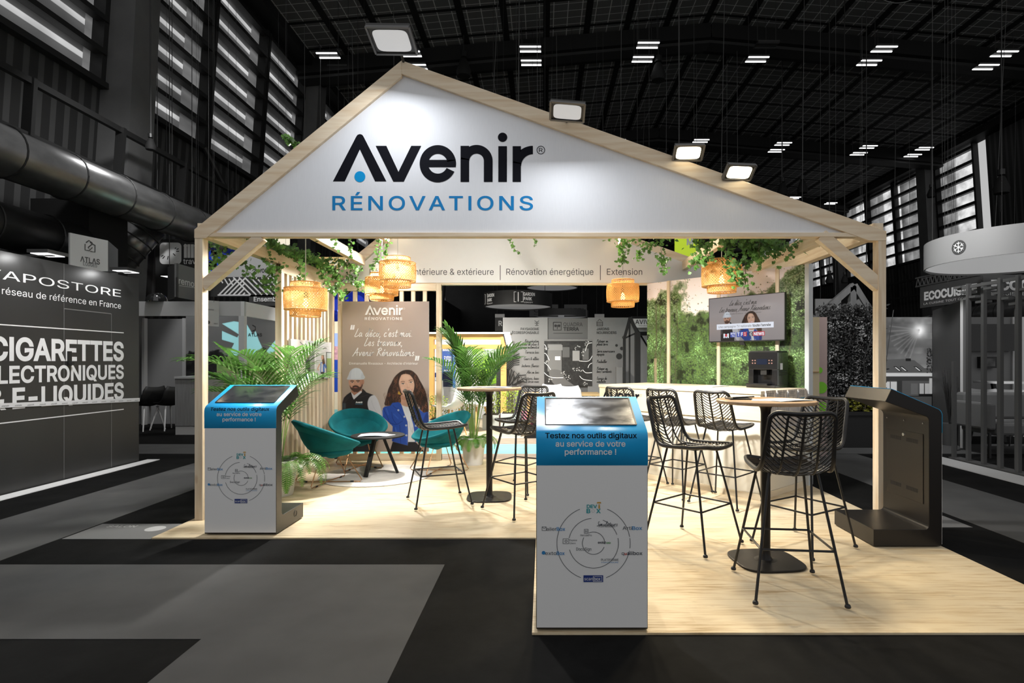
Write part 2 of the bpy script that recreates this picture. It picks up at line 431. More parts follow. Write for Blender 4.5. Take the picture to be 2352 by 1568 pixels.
# ---- carpet stripes (one metre wide), lying on the floor
def stripe(label, x0, y0, x1, y1, m, z=.003, pts=None):
    b = MB()
    if pts is None: pts = [(x0, y0), (x1, y0), (x1, y1), (x0, y1)]
    b.prism(pts, lambda u, v, d: (u, v, d), 0.0005, z)
    return tag(b.build('carpet_stripe', m), label, 'carpet')
M_GREY = mat('grey_carpet', g(.085), .85, noise=.10, nscale=3, spec=.2)
M_TEAL = mat('teal_carpet', (.20, .62, .60), .8, noise=.08, nscale=3, spec=.2)
M_TAUPE = mat('taupe_carpet', (.30, .24, .19), .8, noise=.3, nscale=4, stretch=(1, 6, 1), spec=.2)
stripe('grey carpet strip crossing the foreground in front of the wooden platform', 0, 0, 0, 0, M_GREY, pts=[(-1.69, -.5), (-.666, -.5), (-.666, 3.838), (-9, 3.838), (-9, 2.81), (-1.69, 2.81)])
stripe('grey carpet strip running into depth along the dark store wall', -4.70, 3.9, -3.74, 8.4, M_GREY)
stripe('grey carpet strip running into depth beside the black kiosk edge', 3.63, 3.0, 4.63, 8.4, M_GREY)
stripe('pale grey carpet strip crossing behind the stand on the left', -9, 8.43, -2.9, 9.4, M_GREY)
stripe('pale grey carpet strip crossing behind the stand on the right, past the planter', 3.05, 8.43, 12, 9.4, M_GREY)
stripe('turquoise carpet strip crossing behind the potted palm and round table', -2.9, 8.43, 3.05, 9.4, M_TEAL)
stripe('brown scuffed walkway carpet between the platform and the turquoise strip', -2.9, 7.95, 3.05, 8.43, M_TAUPE)
stripe('brown scuffed walkway carpet beyond the turquoise strip', -2.9, 9.4, 3.05, 10.1, M_TAUPE)

stripe('pale sandy carpet of the pergola stand behind the potted palm', -4.2, 10.12, -.35, 13.5, mat('sand_carpet', (.55, .46, .34), .8, noise=.1, nscale=3, spec=.2))
# ---- wooden platform of the stand
m = mat('oak_laminate', (.80, .66, .42), .42, spec=.4); N = Nd(m); vec, xyz = N.coords()
br = N.n('ShaderNodeTexBrick'); br.offset = .37; br.inputs['Scale'].default_value = 1.0
br.inputs['Brick Width'].default_value = 1.26; br.inputs['Row Height'].default_value = .185; br.inputs['Mortar Size'].default_value = .0012
br.inputs['Color1'].default_value = (0, 0, 0, 1); br.inputs['Color2'].default_value = (1, 1, 1, 1); br.inputs['Mortar'].default_value = (.3, .3, .3, 1)
N.l(vec, br.inputs['Vector']); sb = N.n('ShaderNodeSeparateColor'); N.l(br.outputs['Color'], sb.inputs[0])
wob = N.noise(vec, 2.0, 3, (.8, 3, 1)); grain = N.noise(vec, 6, 6, (.55, 7, 1), .6)
t = N.math('ADD', N.math('MULTIPLY', grain, .75), N.math('MULTIPLY', wob, .35)); t = N.math('ADD', t, N.math('MULTIPLY', sb.outputs[0], .06))
c = N.ramp(t, [(.41, (.44, .31, .16)), (.50, (.62, .48, .30)), (.62, (.72, .60, .41))])
kn = N.noise(vec, 2.6, 4, (1.0, 3.2, 1), .7); km = N.ramp(kn, [(.63, (0, 0, 0)), (.72, (1, 1, 1))])
sk = N.n('ShaderNodeSeparateColor'); N.l(km, sk.inputs[0])
c = N.mix(N.math('MULTIPLY', sk.outputs[0], .45), c, (.22, .14, .07)); N.l(c, N.b.inputs['Base Color'])
PX0, PX1, PYF, PYS, PYB = -3.025, 2.934, 2.855, 4.391, 7.90
plat = MB().prism([(-.057, PYF), (PX1, PYF), (PX1, PYB), (PX0, PYB), (PX0, PYS), (-.057, PYS)], lambda u, v, d: (u, v, d), 0.0005, .012).build('wooden_platform', m)
struct(plat)

# ---- ceiling
RX, RZ, EZ = 5.9, 13.3, 12.0
m = mat('ceiling_panels', g(.02), .7, spec=.2); N = Nd(m); vec, (cx, cy, cz) = N.coords()
thick = N.math('MAXIMUM', N.line(cx, 1.4, .22), N.line(cy, 1.5, .13))
thin = N.math('MAXIMUM', N.line(cx, .467, .028, .3), N.line(cy, .375, .028, .35))
c = N.mix(thin, g(.13), g(.55)); c = N.mix(thick, c, g(.012)); N.l(c, N.b.inputs['Base Color'])
XL, XR = -8.7, 20.5
cb = MB()
cb.add([(XL-.3, 9, EZ), (RX, 9, RZ), (XR+.3, 9, EZ), (XL-.3, 62, EZ), (RX, 62, RZ), (XR+.3, 62, EZ)], [(0, 1, 4, 3), (1, 2, 5, 4)])
cb.add([(XL-.3, 9, EZ+.3), (RX, 9, RZ+.3), (XR+.3, 9, EZ+.3), (XL-.3, 62, EZ+.3), (RX, 62, RZ+.3), (XR+.3, 62, EZ+.3)], [(0, 3, 4, 1), (1, 4, 5, 2)])
struct(cb.build('ceiling', m, fix=False))
def roof_z(x): return EZ+(x-XL)/(RX-XL)*(RZ-EZ) if x < RX else RZ-(x-RX)/(XR-RX)*(RZ-EZ)
M_BEAM = mat('roof_beam_dark', g(.006), .6); M_BEAML = mat('roof_beam_flange', g(.03), .6)
for k, by in enumerate((11.6, 20.5, 29.5, 38.5, 47.5, 56.5)):
    b = MB(); fl = MB()
    for p, q in (((XL, by, EZ-.05), (RX, by, RZ-.05)), ((RX, by, RZ-.05), (XR, by, EZ-.05))):
        b.bar((p[0], p[1], p[2]-.25), (q[0], q[1], q[2]-.25), 1.1, .5)
        fl.bar((p[0], p[1]-.1, p[2]-.56), (q[0], q[1]-.1, q[2]-.56), .55, .10)
    o = struct(b.build('roof_beam', M_BEAM)); fl.build('flange', M_BEAML, o)

# ---- side walls leaning inward towards the top
LEAN = .067
def wallpt(side, y, z, d=0.):
    x = (XL-LEAN*(EZ-z)+d) if side < 0 else (XR+LEAN*(EZ-z)-d)
    return (x, y, z)
m = mat('corrugated_cladding', g(.022), .55, .2); N = Nd(m); vec, (cx, cy, cz) = N.coords()
c = N.mix(N.line(cy, .30, .12), g(.026), g(.07)); N.l(c, N.b.inputs['Base Color'])
ZW = 6.97
def wall(name, side, y0, y1, z0, z1):
    b = MB(); p = [wallpt(side, y0, z0), wallpt(side, y1, z0), wallpt(side, y1, z1), wallpt(side, y0, z1)]
    q = [(x+side*.4, y, z) for x, y, z in p]
    b.add(p+q, [(0, 1, 2, 3), (4, 7, 6, 5), (0, 4, 5, 1), (2, 6, 7, 3), (1, 5, 6, 2), (0, 3, 7, 4)]); return struct(b.build(name, m))
wall('wall_left', -1, 6, 62, 0, ZW); wall('wall_right', 1, 6, 62, 0, ZW)
wall('wall_right_gable', 1, 14, 26.4, ZW, EZ)
M_FAR = mat('far_wall_grey', g(.022), .8, noise=.3, nscale=.5)
struct(MB().box((XL-2, 62, 0), (XR+2, 62.4, 14)).build('wall_back', M_FAR))
M_COLM = mat('wall_column', g(.11), .6, noise=.15, nscale=1.5)
wn = [0]
M_LOUV = mat('louvre_blade', g(.010), .5); M_MULL = mat('mullion', g(.012), .5)
m = mat('louvre_daylight', g(.02), .6); N = Nd(m); vec, (cx, cy, cz) = N.coords()
f = N.math('FRACT', N.math('DIVIDE', N.math('SUBTRACT', cz, 7.0), .66))
yy = N.math('FRACT', N.math('DIVIDE', N.math('SUBTRACT', cy, 3.2), 3.0))
base = N.ramp(f, [(0., g(.04)), (.16, g(.16)), (.30, g(.09)), (.58, g(.13)), (.60, g(.62)), (.76, g(.74)), (.78, g(.10)), (1., g(.03))])
base2 = N.ramp(f, [(0., g(.05)), (.25, g(.22)), (.55, g(.16)), (.8, g(.20)), (1., g(.04))])
nz = N.ramp(N.noise(vec, .8, 3, (1, .6, 1.2)), [(.35, g(.55)), (.65, g(1.15))])
far = N.math('GREATER_THAN', yy, .70)
c = N.mix(far, base, base2)
mx = N.n('ShaderNodeMix', data_type='RGBA', blend_type='MULTIPLY'); mx.inputs[0].default_value = 1; N.l(c, mx.inputs[6]); N.l(nz, mx.inputs[7])
N.l(mx.outputs[2], N.b.inputs['Emission Color']); N.b.inputs['Emission Strength'].default_value = .85
M_DAYL = m
m = mat('louvre_daylight_far', g(.02), .6); N = Nd(m); vec, (cx, cy, cz) = N.coords()
yy = N.math('FRACT', N.math('DIVIDE', N.math('SUBTRACT', cy, 30.0), 3.0))
nz = N.ramp(N.noise(vec, .9, 3, (1, 1.5, 2)), [(.35, g(.5)), (.65, g(1.1))])
c = N.ramp(yy, [(.0, g(.85)), (.52, g(.78)), (.56, g(.30)), (.72, g(.22)), (.76, g(.34)), (1., g(.10))])
mx = N.n('ShaderNodeMix', data_type='RGBA', blend_type='MULTIPLY'); mx.inputs[0].default_value = 1; N.l(c, mx.inputs[6]); N.l(nz, mx.inputs[7])
N.l(mx.outputs[2], N.b.inputs['Emission Color']); N.b.inputs['Emission Strength'].default_value = 1.0
M_DAYR = m
def window(side, y0, y1):
    wn[0] += 1; fr = MB(); z0, z1 = ZW, EZ-.15
    e = .12
    for ya, yb in ((y0, y0+e), (y1-e, y1)):
        p = [wallpt(side, ya, z0, .1), wallpt(side, yb, z0, .1), wallpt(side, yb, z1, .1), wallpt(side, ya, z1, .1)]
        q = [(x+side*.25, y, z) for x, y, z in p]
        fr.add(p+q, [(0, 1, 2, 3), (4, 7, 6, 5), (0, 4, 5, 1), (2, 6, 7, 3), (1, 5, 6, 2), (0, 3, 7, 4)])
    for z in (z0, z1): fr.bar(wallpt(side, y0, z, .05), wallpt(side, y1, z, .05), .25, .12)
    o = struct(fr.build('window_%d' % wn[0], M_MULL))
    pn = MB(); pn.add([wallpt(side, y0, z0, -.15), wallpt(side, y1, z0, -.15), wallpt(side, y1, z1, -.15), wallpt(side, y0, z1, -.15)], [(0, 1, 2, 3)])
    pn.build('glass_pane', M_DAYL if side < 0 else M_DAYR, o)
    lv = MB(); z = z0+.66
    while z < z1-.1:
        lv.bar(wallpt(side, y0+.05, z, .03), wallpt(side, y1-.05, z, .03), .20, .11 if side < 0 else .15); z += .66
    lv.build('louvre_blades', M_LOUV, o)
for y0 in (2.5, 11.6, 20.7, 29.8, 38.9, 48.0): 
    for k in range(3):
        a = y0+.75+k*2.8; b = a+2.75
        if b > 8.5 and y0 < 47: window(-1, a, b)
        if a > 26: window(1, a, b)
for side in (-1, 1):
    for y in (2.5, 11.6, 20.7, 29.8, 38.9, 48.0):
        if side > 0 and y < 26: continue
        b = MB()
        p = [wallpt(side, y, 0, .75), wallpt(side, y+.72, 0, .75), wallpt(side, y+.72, EZ, .55), wallpt(side, y, EZ, .55)]
        q = [(x+side*1.0, yy_, z) for x, yy_, z in p]
        b.add(p+q, [(0, 1, 2, 3), (4, 7, 6, 5), (0, 4, 5, 1), (2, 6, 7, 3), (1, 5, 6, 2), (0, 3, 7, 4)])
        struct(b.build('wall_column', M_COLM))
    # edge beam under the roof
    struct(MB().bar(wallpt(side, 6, EZ-.0, .2), wallpt(side, 62, EZ-.0, .2), .8, .5).build('edge_beam', M_BEAM))
# sloping braces on the cladding
for y in (14.9, 17.7, 24, 26.8):
    p, q = wallpt(-1, y, ZW, .15), wallpt(-1, y+2.6, 3.2, 1.3)
    struct(MB().tube([p, q], .07, 8).build('wall_brace', M_MULL))
for y in (33.3, 36.1):
    struct(MB().tube([wallpt(1, y, ZW, .15), wallpt(1, y-1.5, 3.5, 1.3)], .08, 8).build('wall_brace', M_MULL))
# service gangway rail along each side wall
for side, y0, y1 in ((-1, 7, 30), (1, 27, 50)):
    rl = MB()
    for z in (4.9, 5.75): rl.bar(wallpt(side, y0, z, 1.1), wallpt(side, y1, z, 1.1), .09, .10)
    y = y0
    while y < y1:
        rl.bar(wallpt(side, y, 4.9, 1.1), wallpt(side, y, 5.8, 1.1), .07, .16); y += 1.9
    struct(rl.build('gangway_rail', M_MULL))
# ------------------------------------------------------------------ the stand: timber frame and gables
FY, BY = 4.905, 7.87          # front and back gable planes
APX, APZ = -1.212, 3.945      # ridge
EL, ER, EAZ = -2.985, 2.934, 2.455
def rafter_poly(z_off0, z_off1):
    return None
fr = thing('timber_pavilion_frame', 'light pine timber frame with front and back gables, posts and corner braces', 'pavilion frame', (-2.95, FY, 0))
def gable_bars(y, w, name_left, name_right, th=.105):
    # rafters as prisms seen from the front: vertical thickness th
    L = [(EL, EAZ-.03), (EL, EAZ+.045), (APX, APZ), (APX, APZ-th*1.32), (EL+.10, EAZ-.03)]
    R = [(APX, APZ), (ER, EAZ+.03), (ER, EAZ-.05), (ER-.15, EAZ-.05), (APX, APZ-th*1.1)]
    fn = lambda u, v, d: (u, y+d, v)
    MB().prism(L, fn, -.045, .045).build(name_left, PINE[0], fr, bevel=.003)
    MB().prism(R, fn, -.045, .045).build(name_right, PINE[0], fr, bevel=.003)
gable_bars(FY, .09, 'rafter', 'rafter'); gable_bars(BY, .09, 'rafter', 'rafter')
MB().box((EL, FY-.04, 2.438), (ER, FY+.04, 2.475)).build('tie_beam', PINE[0], fr, bevel=.003)
MB().box((EL, BY-.04, 2.425), (ER, BY+.04, 2.47)).build('tie_beam', PINE[0], fr, bevel=.003)
for x0, x1 in ((EL, EL+.068), (ER-.068, ER)):
    MB().box((x0, FY-.04, .012), (x1, FY+.045, EAZ-.01)).build('post', PINE[2], fr, bevel=.003)
MB().box((EL, BY-.045, .012), (EL+.07, BY+.045, EAZ)).build('post', PINE[2], fr, bevel=.003)
# corner braces
def brace(a, b, y, th=.09):
    a, b = Vector(a), Vector(b)
    MB().bar(a, b, .07, th, (0, 0, 1)).build('brace', PINE[0], fr, bevel=.003)
pL0, pL1 = W(469, 658, FY), W(602, 544, FY)
brace(pL0, pL1, FY); brace(W(2018, 657, FY), W(1884, 541, FY), FY, .105)
# eaves beams and purlins from front gable to back gable
def slope_z(x): return (EAZ+(x-EL)/(APX-EL)*(APZ-EAZ)) if x < APX else (APZ-(x-APX)/(ER-APX)*(APZ-EAZ))
MB().box((EL, FY, 2.445), (EL+.09, BY, 2.565)).build('eaves_beam', PINE[1], fr, bevel=.003)
MB().box((ER-.09, FY, 2.445), (ER, BY, 2.565)).build('eaves_beam', PINE[1], fr, bevel=.003)
for x in (-2.485, -2.13, -1.734, .4, 1.05, 1.944, 2.5):
    z = slope_z(x)-.115
    MB().box((x-.035, FY, z-.07), (x+.035, BY, z+.05)).build('purlin', PINE[1], fr, bevel=.003)
MB().box((APX-.04, FY, APZ-.27), (APX+.04, BY, APZ-.13)).build('purlin', PINE[1], fr, bevel=.003)

# ---- front gable sign
m = mat('fascia_fabric', (.84, .855, .89), .6, spec=.3, noise=.02, nscale=30, stretch=(6, 1, .4)); M_FASC = m
sg = thing('gable_sign', 'large white gable panel with black logo and blue capitals above the entrance', 'sign', (-.5, FY, 2.48))
fpoly = [(EL+.12, 2.475), (ER-.16, 2.475), (APX, APZ-.09), ]
MB().prism(fpoly, lambda u, v, d: (u, FY-.012+d, v), 0, .03).build('panel', M_FASC, sg)
PLF = Pl((0, FY-.012, 0), (1, 0, 0))
M_INK = mat('logo_ink', (.004, .0045, .009), .7, spec=.12); M_BLUE = mat('logo_blue', (.001, .33, .74), .6, spec=.2); M_BLUE2 = mat('capitals_blue', (.010, .235, .58), .6, spec=.2)
def logo(L, fx, dot=None):
    """word mark: fx maps the mark's own units to (u,v)"""
    def ring(cx, cy, r0, r1, a0, a1, n=40, ry=1.0):
        pts = []
        A = [math.radians(a0+(a1-a0)*i/n) for i in range(n+1)]
        for i in range(n):
            q = [(cx+math.cos(a)*r, cy-math.sin(a)*r*ry) for a, r in ((A[i], r0), (A[i], r1), (A[i+1], r1), (A[i+1], r0))]
            L.poly([fx(*p) for p in q])
    P = lambda pts: L.poly([fx(*p) for p in pts])
    P([(42, 1166), (192, 878), (200, 867), (215, 862), (215, 960), (118, 1166)]); P([(215, 862), (230, 867), (238, 878), (385, 1166), (313, 1166), (215, 960)])
    P([(317, 938), (385, 938), (463, 1105), (463, 1168), (430, 1168)]); P([(545, 938), (609, 938), (497, 1168), (463, 1168), (463, 1105)])
    ring(716, 1053, 62, 117, -10.8, 335, 48, 1.025); P([(652, 1028), (828, 1028), (830, 1075), (652, 1075)])
    P([(862, 938), (917, 938), (917, 1170), (862, 1170)]); ring(965, 1035, 47, 103, 0, 180, 28); P([(1012, 1034), (1068, 1034), (1068, 1170), (1012, 1170)])
    P([(1105, 940), (1160, 940), (1160, 1170), (1105, 1170)]); ring(1132, 883, 0, 30, 0, 360, 28)
    P([(1197, 940), (1250, 940), (1250, 1170), (1197, 1170)]); ring(1327, 1067, 75, 129, 90, 180, 20)
    (dot or (lambda: ring(215, 1136, 0, 35, 0, 360, 28)))()
    ring(1378, 965, 23, 27, 0, 360, 28)
L = Lett(PLF, .002); fxF = lambda x, y: PLF.px(750+x/2.8, y/2.8)
logo(L, fxF, dot=lambda: None)
L.t('R', 750+1366/2.8, 978/2.8, 750+1390/2.8, 952/2.8); L.build(M_INK, sg, 'logo_lettering')
L = Lett(PLF, .002); u, v = fxF(215, 1136); L.disc(u, v, .047); o = L.build(M_BLUE, sg, 'logo_dot'); o['label'] = 'blue dot under the letter'
L = Lett(PLF, .002); L.t('RÉNOVATIONS', 750+38/2.8, 1350/2.8, 750+1328/2.8, 1262/2.8, bold=.010, track=0, wide=1.28); o = L.build(M_BLUE2, sg); o['label'] = 'blue spaced capitals'

# ---- back gable sign
m = mat('back_fascia', (.80, .79, .77), .6, noise=.06, nscale=1.2)
sb_ = thing('gable_sign', 'white inner gable panel listing services in grey letters at the back', 'sign', (0, BY, 2.47))
MB().prism([(EL+.2, 2.45), (ER-.2, 2.45), (APX, APZ-.12)], lambda u, v, d: (u, BY-.06+d, v), 0, .03).build('panel', m, sb_)
PLB = Pl((0, BY-.06, 0), (1, 0, 0)); M_GREYINK = mat('grey_ink', (.05, .05, .055), .6)
L = Lett(PLB, .002)
L.t('Rénovation intérieure & extérieure', 849, 631, 1134, 617); L.t('Rénovation énergétique', 1163, 631, 1363, 617); L.t('Extension', 1394, 631, 1475, 617)
for x in (1149, 1379): L.rectpx(x-.8, 609, x+.8, 643)
L.build(M_GREYINK, sb_)

# ---- floodlights
M_LENS = mat('flood_lens', g(.3), .3, emit=g(1), estr=.42); M_LENSW = mat('flood_lens_warm', g(.5), .3, emit=(1, .84, .55), estr=8.0)
M_HOUS = mat('flood_housing', g(.02), .4); M_HOUSG = mat('flood_frame', g(.12), .3, .3)
def flood(label, loc, target, w, h, lens, arm_to, roll=0., grp='floodlights on the gables'):
    t = thing('floodlight', label, 'floodlight', loc, grp); loc = Vector(loc)
    d = (Vector(target)-loc).normalized(); r = d.cross(Vector((0, 0, 1))).normalized(); u = r.cross(d)
    r, u = (r*math.cos(roll)+u*math.sin(roll)), (u*math.cos(roll)-r*math.sin(roll))
    fn = lambda a, b, c: loc+r*a+u*b+d*c
    rect = lambda k: [(-w/2*k, -h/2*k), (w/2*k, -h/2*k), (w/2*k, h/2*k), (-w/2*k, h/2*k)]
    b = MB(); b.prism(rect(1), fn, -.035, -.004); b.prism(rect(.6), fn, -.07, -.035); b.build('housing', M_HOUS, t, bevel=.004)
    b = MB()
    for k in range(4):
        p, q = rect(.97)[k], rect(.97)[(k+1) % 4]; b.bar(fn(*p, -.002), fn(*q, -.002), .016, .016, d)
    b.build('frame', M_HOUSG, t)
    n = 40; pts = []
    for i in range(n):
        a = 2*math.pi*i/n; ca, sa = math.cos(a), math.sin(a); e = .35
        pts.append((w*.40*math.copysign(abs(ca)**e, ca), h*.38*math.copysign(abs(sa)**e, sa)))
    MB().prism(pts, fn, -.004, .001).build('lens', lens, t)
    b = MB(); a0 = Vector(arm_to)
    b.tube([loc-d*.05, loc-d*.05+(a0-loc)*.5+Vector((0, 0, .02)), a0], .012, 6); b.build('bracket_arm', M_HOUS, t)
    return t
flood('LED floodlight on the gable peak, glowing grey lens tilted over the panel', (-1.17, 4.40, 3.85), (-1.2, 4.2, 3.1), .34, .27, M_LENS, (-1.2, FY, 3.93), .12)
flood('LED floodlight halfway down the long slope, facing the white panel', (.185, 4.40, 3.30), (.1, 4.05, 2.6), .27, .17, M_LENS, (.2, FY, 3.42), .22)
lbl = ['floodlight hidden behind the short slope of the front gable', 'floodlight behind the gable near the ridge, facing inwards', 'bright warm floodlight on the long slope nearest the middle', 'bright warm floodlight further down the long slope', 'floodlight behind the long slope of the front gable, facing the counter']
for (p, t_, w_, c_), s in zip(INNER_FLOODS, lbl):
    flood(s, p, t_, .25, .15, M_LENSW, (p[0], FY, slope_z(p[0])-.02 if p[1] < 4.9 else 2.50))
for (p, t_, w_, c_), s in zip(BACK_FILLS, ('floodlight on the back gable above the lounge corner', 'floodlight at the middle of the back gable', 'floodlight on the back gable above the counter')):
    flood(s, p, t_, .25, .19, M_LENSW, (p[0], BY, slope_z(p[0])-.02))

# ---- slat walls
def slat_wall(label, p0, p1, z0, z1, slat_w, gap, tall_end=None):
    p0, p1 = Vector((*p0, 0)), Vector((*p1, 0)); d = (p1-p0).normalized(); Lh = (p1-p0).length
    t = thing('slat_wall', label, 'slat wall', (p0.x, p0.y, 0)); up = Vector((0, 0, 1)); ax = 0 if abs(d.x) > abs(d.y) else 1
    f = MB()
    for z in (z0+.045, z1-.045): f.bar(p0+up*z, p1+up*z, .05, .09)
    f.build('rail', PINE[ax], t, bevel=.003)
    f = MB()
    for p in (p0+d*.035, p1-d*.035): f.bar(p+up*z0, p+up*z1, .07, .07, d)
    f.build('end_post', PINE[2], t, bevel=.003)
    s = MB(); n = int((Lh-.14)/(slat_w+gap)); st = (Lh-.14)/n
    for i in range(1, n):
        p = p0+d*(.07+i*st); s.bar(p+up*(z0+.05), p+up*(z1-.05), .045, slat_w, d)
    s.build('slats', PINE[2], t); return t
slat_wall('tall pine slat wall along the lounge side, carrying a small picture', (-2.90, 6.22), (-2.90, 7.80), .012, 2.44, .052, .060)
slat_wall('pine slat screen across the back, behind the tall poster', (-2.82, 7.83), (-1.40, 7.83), .012, 2.43, .05, .10)

# ---- diagonal forest wall
DP0, DP1 = Vector((1.43, 7.83, 0)), Vector((2.89, 6.27, 0)); DU = (DP1-DP0).normalized(); DLEN = (DP1-DP0).length
PLD = Pl(DP0, DU)
fw = thing('forest_wall', 'diagonal partition printed with a green forest, behind the counter', 'partition wall', DP0)
fn = lambda u, v, d: PLD.pt(u, v, d)
MB().prism([(0, .012), (DLEN, .012), (DLEN, 2.44), (0, 2.44)], fn, -.05, 0).build('panel', M_WHITE, fw)
b = MB(); b.prism([(DLEN, .012), (DLEN+.045, .012), (DLEN+.045, 2.45), (DLEN, 2.45)], fn, -.09, .02); b.build('end_post', mat('pale_post', (.74, .78, .80), .5), fw)
b = MB()
for x in (1537, 1652, 1787):
    u, _ = PLD.px(x, 800); b.prism([(u-.02, .012), (u+.02, .012), (u+.02, 2.44), (u-.02, 2.44)], fn, .001, .025)
b.build('batten', PINE[2], fw)
# ------------------------------------------------------------------ bar stools of black woven rattan
M_STOOL = mat('stool_black', (.010, .010, .011), .38, spec=.5); M_RATTAN = mat('rattan_black', (.012, .012, .013), .42)
PROF = catmull([Vector(p) for p in ((.235, .757), (.12, .745), (-.04, .736), (-.145, .742), (-.198, .79), (-.228, .88), (-.262, .985), (-.292, 1.085))], 8)
PL_ = [0.]
for a, b in zip(PROF, PROF[1:]): PL_.append(PL_[-1]+(b-a).length)
LT = PL_[-1]
def prof(l):
    l = min(max(l, 0), LT); 
    for i in range(len(PROF)-1):
        if l <= PL_[i+1] or i == len(PROF)-2:
            t = (l-PL_[i])/(PL_[i+1]-PL_[i]); p = PROF[i].lerp(PROF[i+1], t); d = (PROF[i+1]-PROF[i]).normalized(); return p, d
WK = [(0, .175), (.12, .198), (.36, .202), (.45, .192), (.75, .172), (LT+.01, .157)]
def hw(l):
    l = min(max(l, 0), LT)
    for (a, wa), (b, wb) in zip(WK, WK[1:]):
        if l <= b: return wa+(wb-wa)*(l-a)/(b-a)
    return WK[-1][1]
def shell(l, x):
    p, d = prof(l); t = x/hw(l); nrm = Vector((d.y, -d.x))           # points down under the seat, back behind the back
    if nrm.y > 0 and abs(nrm.y) > abs(nrm.x): nrm = -nrm
    sgn = 1 if nrm.dot(Vector((-.7, -.7))) > 0 else -1
    k = (.022+.016*min(1, l/LT*1.3))*(1-t*t)
    q = p+nrm*sgn*k
    return Vector((x, q.x, q.y))
def make_stool():
    t = thing('bar_stool', 'black rattan bar stool', 'bar stool')
    loop = []; r = .055
    def edge(l0, l1, sg, n):
        return [shell(l0+(l1-l0)*i/n, sg*hw(l0+(l1-l0)*i/n)) for i in range(n+1)]
    def corner(lc, ldir, sg, rev):
        pts = []
        for i in range(1, 7):
            a = math.pi/2*i/7; l = lc+ldir*r*math.sin(a); x = hw(lc)-r+r*math.cos(a)
            pts.append(shell(l, sg*min(x, hw(l))))
        return list(reversed(pts)) if rev else pts
    loop += edge(r, LT-r, 1, 26)+corner(LT-r, 1, 1, False)
    loop += [shell(LT, (hw(LT)-r)*k) for k in (1, .5, 0, -.5, -1)]
    loop += corner(LT-r, 1, -1, True)+edge(LT-r, r, -1, 26)+corner(r, -1, -1, False)
    loop += [shell(0, -(hw(0)-r)*k) for k in (1, .5, 0, -.5, -1)]+corner(r, -1, 1, True)
    MB().tube(loop, .0142, 8, closed=True).build('seat_frame', M_RATTAN, t, smooth=True)
    b = MB()
    for tt in (-.5, 0, .5):
        b.tube([shell(LT*i/24, tt*hw(LT*i/24)) for i in range(25)], .0085 if tt == 0 else .0072, 6)
    b.build('rib', M_RATTAN, t, smooth=True)
    b = MB(); l = -.13
    while l < LT-.01:
        run = []
        for i in range(17):
            tt = -1+2*i/16; ll = l+.125*abs(tt)**1.5*(1 if l > .1 else .9)
            if 0 <= ll <= LT: run.append((ll, tt))
            else:
                if len(run) > 1: b.tube([shell(q, w*hw(q)) for q, w in run], .0044, 5)
                run = []
        if len(run) > 1: b.tube([shell(q, w*hw(q)) for q, w in run], .0044, 5)
        l += .027
    b.build('weave', M_RATTAN, t, smooth=True)
    top = {(sx, sy): Vector((sx*.135, sy*.12-.01, .722)) for sx in (1, -1) for sy in (1, -1)}
    ft = {k: Vector((k[0]*.245, k[1]*.262, .012)) for k in top}
    for k in top:
        lg = MB().tube([top[k], ft[k]+(top[k]-ft[k])*.01], .0085, 8).build('leg', M_STOOL, t, smooth=True)
        f = ft[k]; MB().lathe([(0, 0), (.015, 0), (.017, .006), (.014, .016), (.009, .02), (0, .02)], 12, f).build('foot_pad', M_STOOL, lg, smooth=True)
    at = lambda k, z: top[k]+(ft[k]-top[k])*((.722-z)/(.722-.012))
    b = MB(); o4 = [(1, 1), (-1, 1), (-1, -1), (1, -1)]
    for i in range(4): b.tube([at(o4[i], .30), at(o4[(i+1) % 4], .30)], .0068, 7)
    b.build('footrest', M_STOOL, t, smooth=True)
    b = MB()
    for i in range(4): b.tube([top[o4[i]], top[o4[(i+1) % 4]]], .0075, 7)
    for sx in (1, -1):
        b.tube([Vector((sx*.135, -.13, .722)), Vector((sx*.13, -.185, .735))], .006, 6)
    b.build('seat_support', M_STOOL, t, smooth=True)
    return t
stool0 = make_stool()
PZ = .012
STOOLS = [((1.45, 3.40), (.10, 1.), 'black rattan bar stool nearest the camera, its woven back towards us'),
          ((1.121, 4.27), (.67, -.74), 'black rattan bar stool between the near kiosk and the near round table'),
          ((1.917, 4.20), (-.85, -.53), 'black rattan bar stool behind the near round table, on its kiosk side'),
          ((1.755, 5.475), (.70, .71), 'black rattan bar stool at the counter, closest to the brochure pockets'),
          ((1.385, 5.868), (.74, .67), 'black rattan bar stool at the counter, middle one of three'),
          ((1.01, 6.256), (.72, .69), 'black rattan bar stool at the counter, mostly hidden behind the blue kiosk'),
          ((-1.006, 5.494), (.93, .37), 'black rattan bar stool seen side-on before the teal chair and poster'),
          ((-.21, 5.18), (-.60, .80), 'black rattan bar stool cut off by the near kiosk, at the far table'),
          ((-.243, 6.06), (-.49, -.87), 'black rattan bar stool behind the far round table')]
for i, (c, d, s) in enumerate(STOOLS):
    rz = math.atan2(-d[0], d[1])
    if i == 0: o = stool0; o.location = (c[0], c[1], PZ); o.rotation_euler = (0, 0, rz)
    else: o = dup(stool0, (c[0], c[1], PZ), rz)
    o['label'] = s; o['group'] = 'black rattan bar stools'

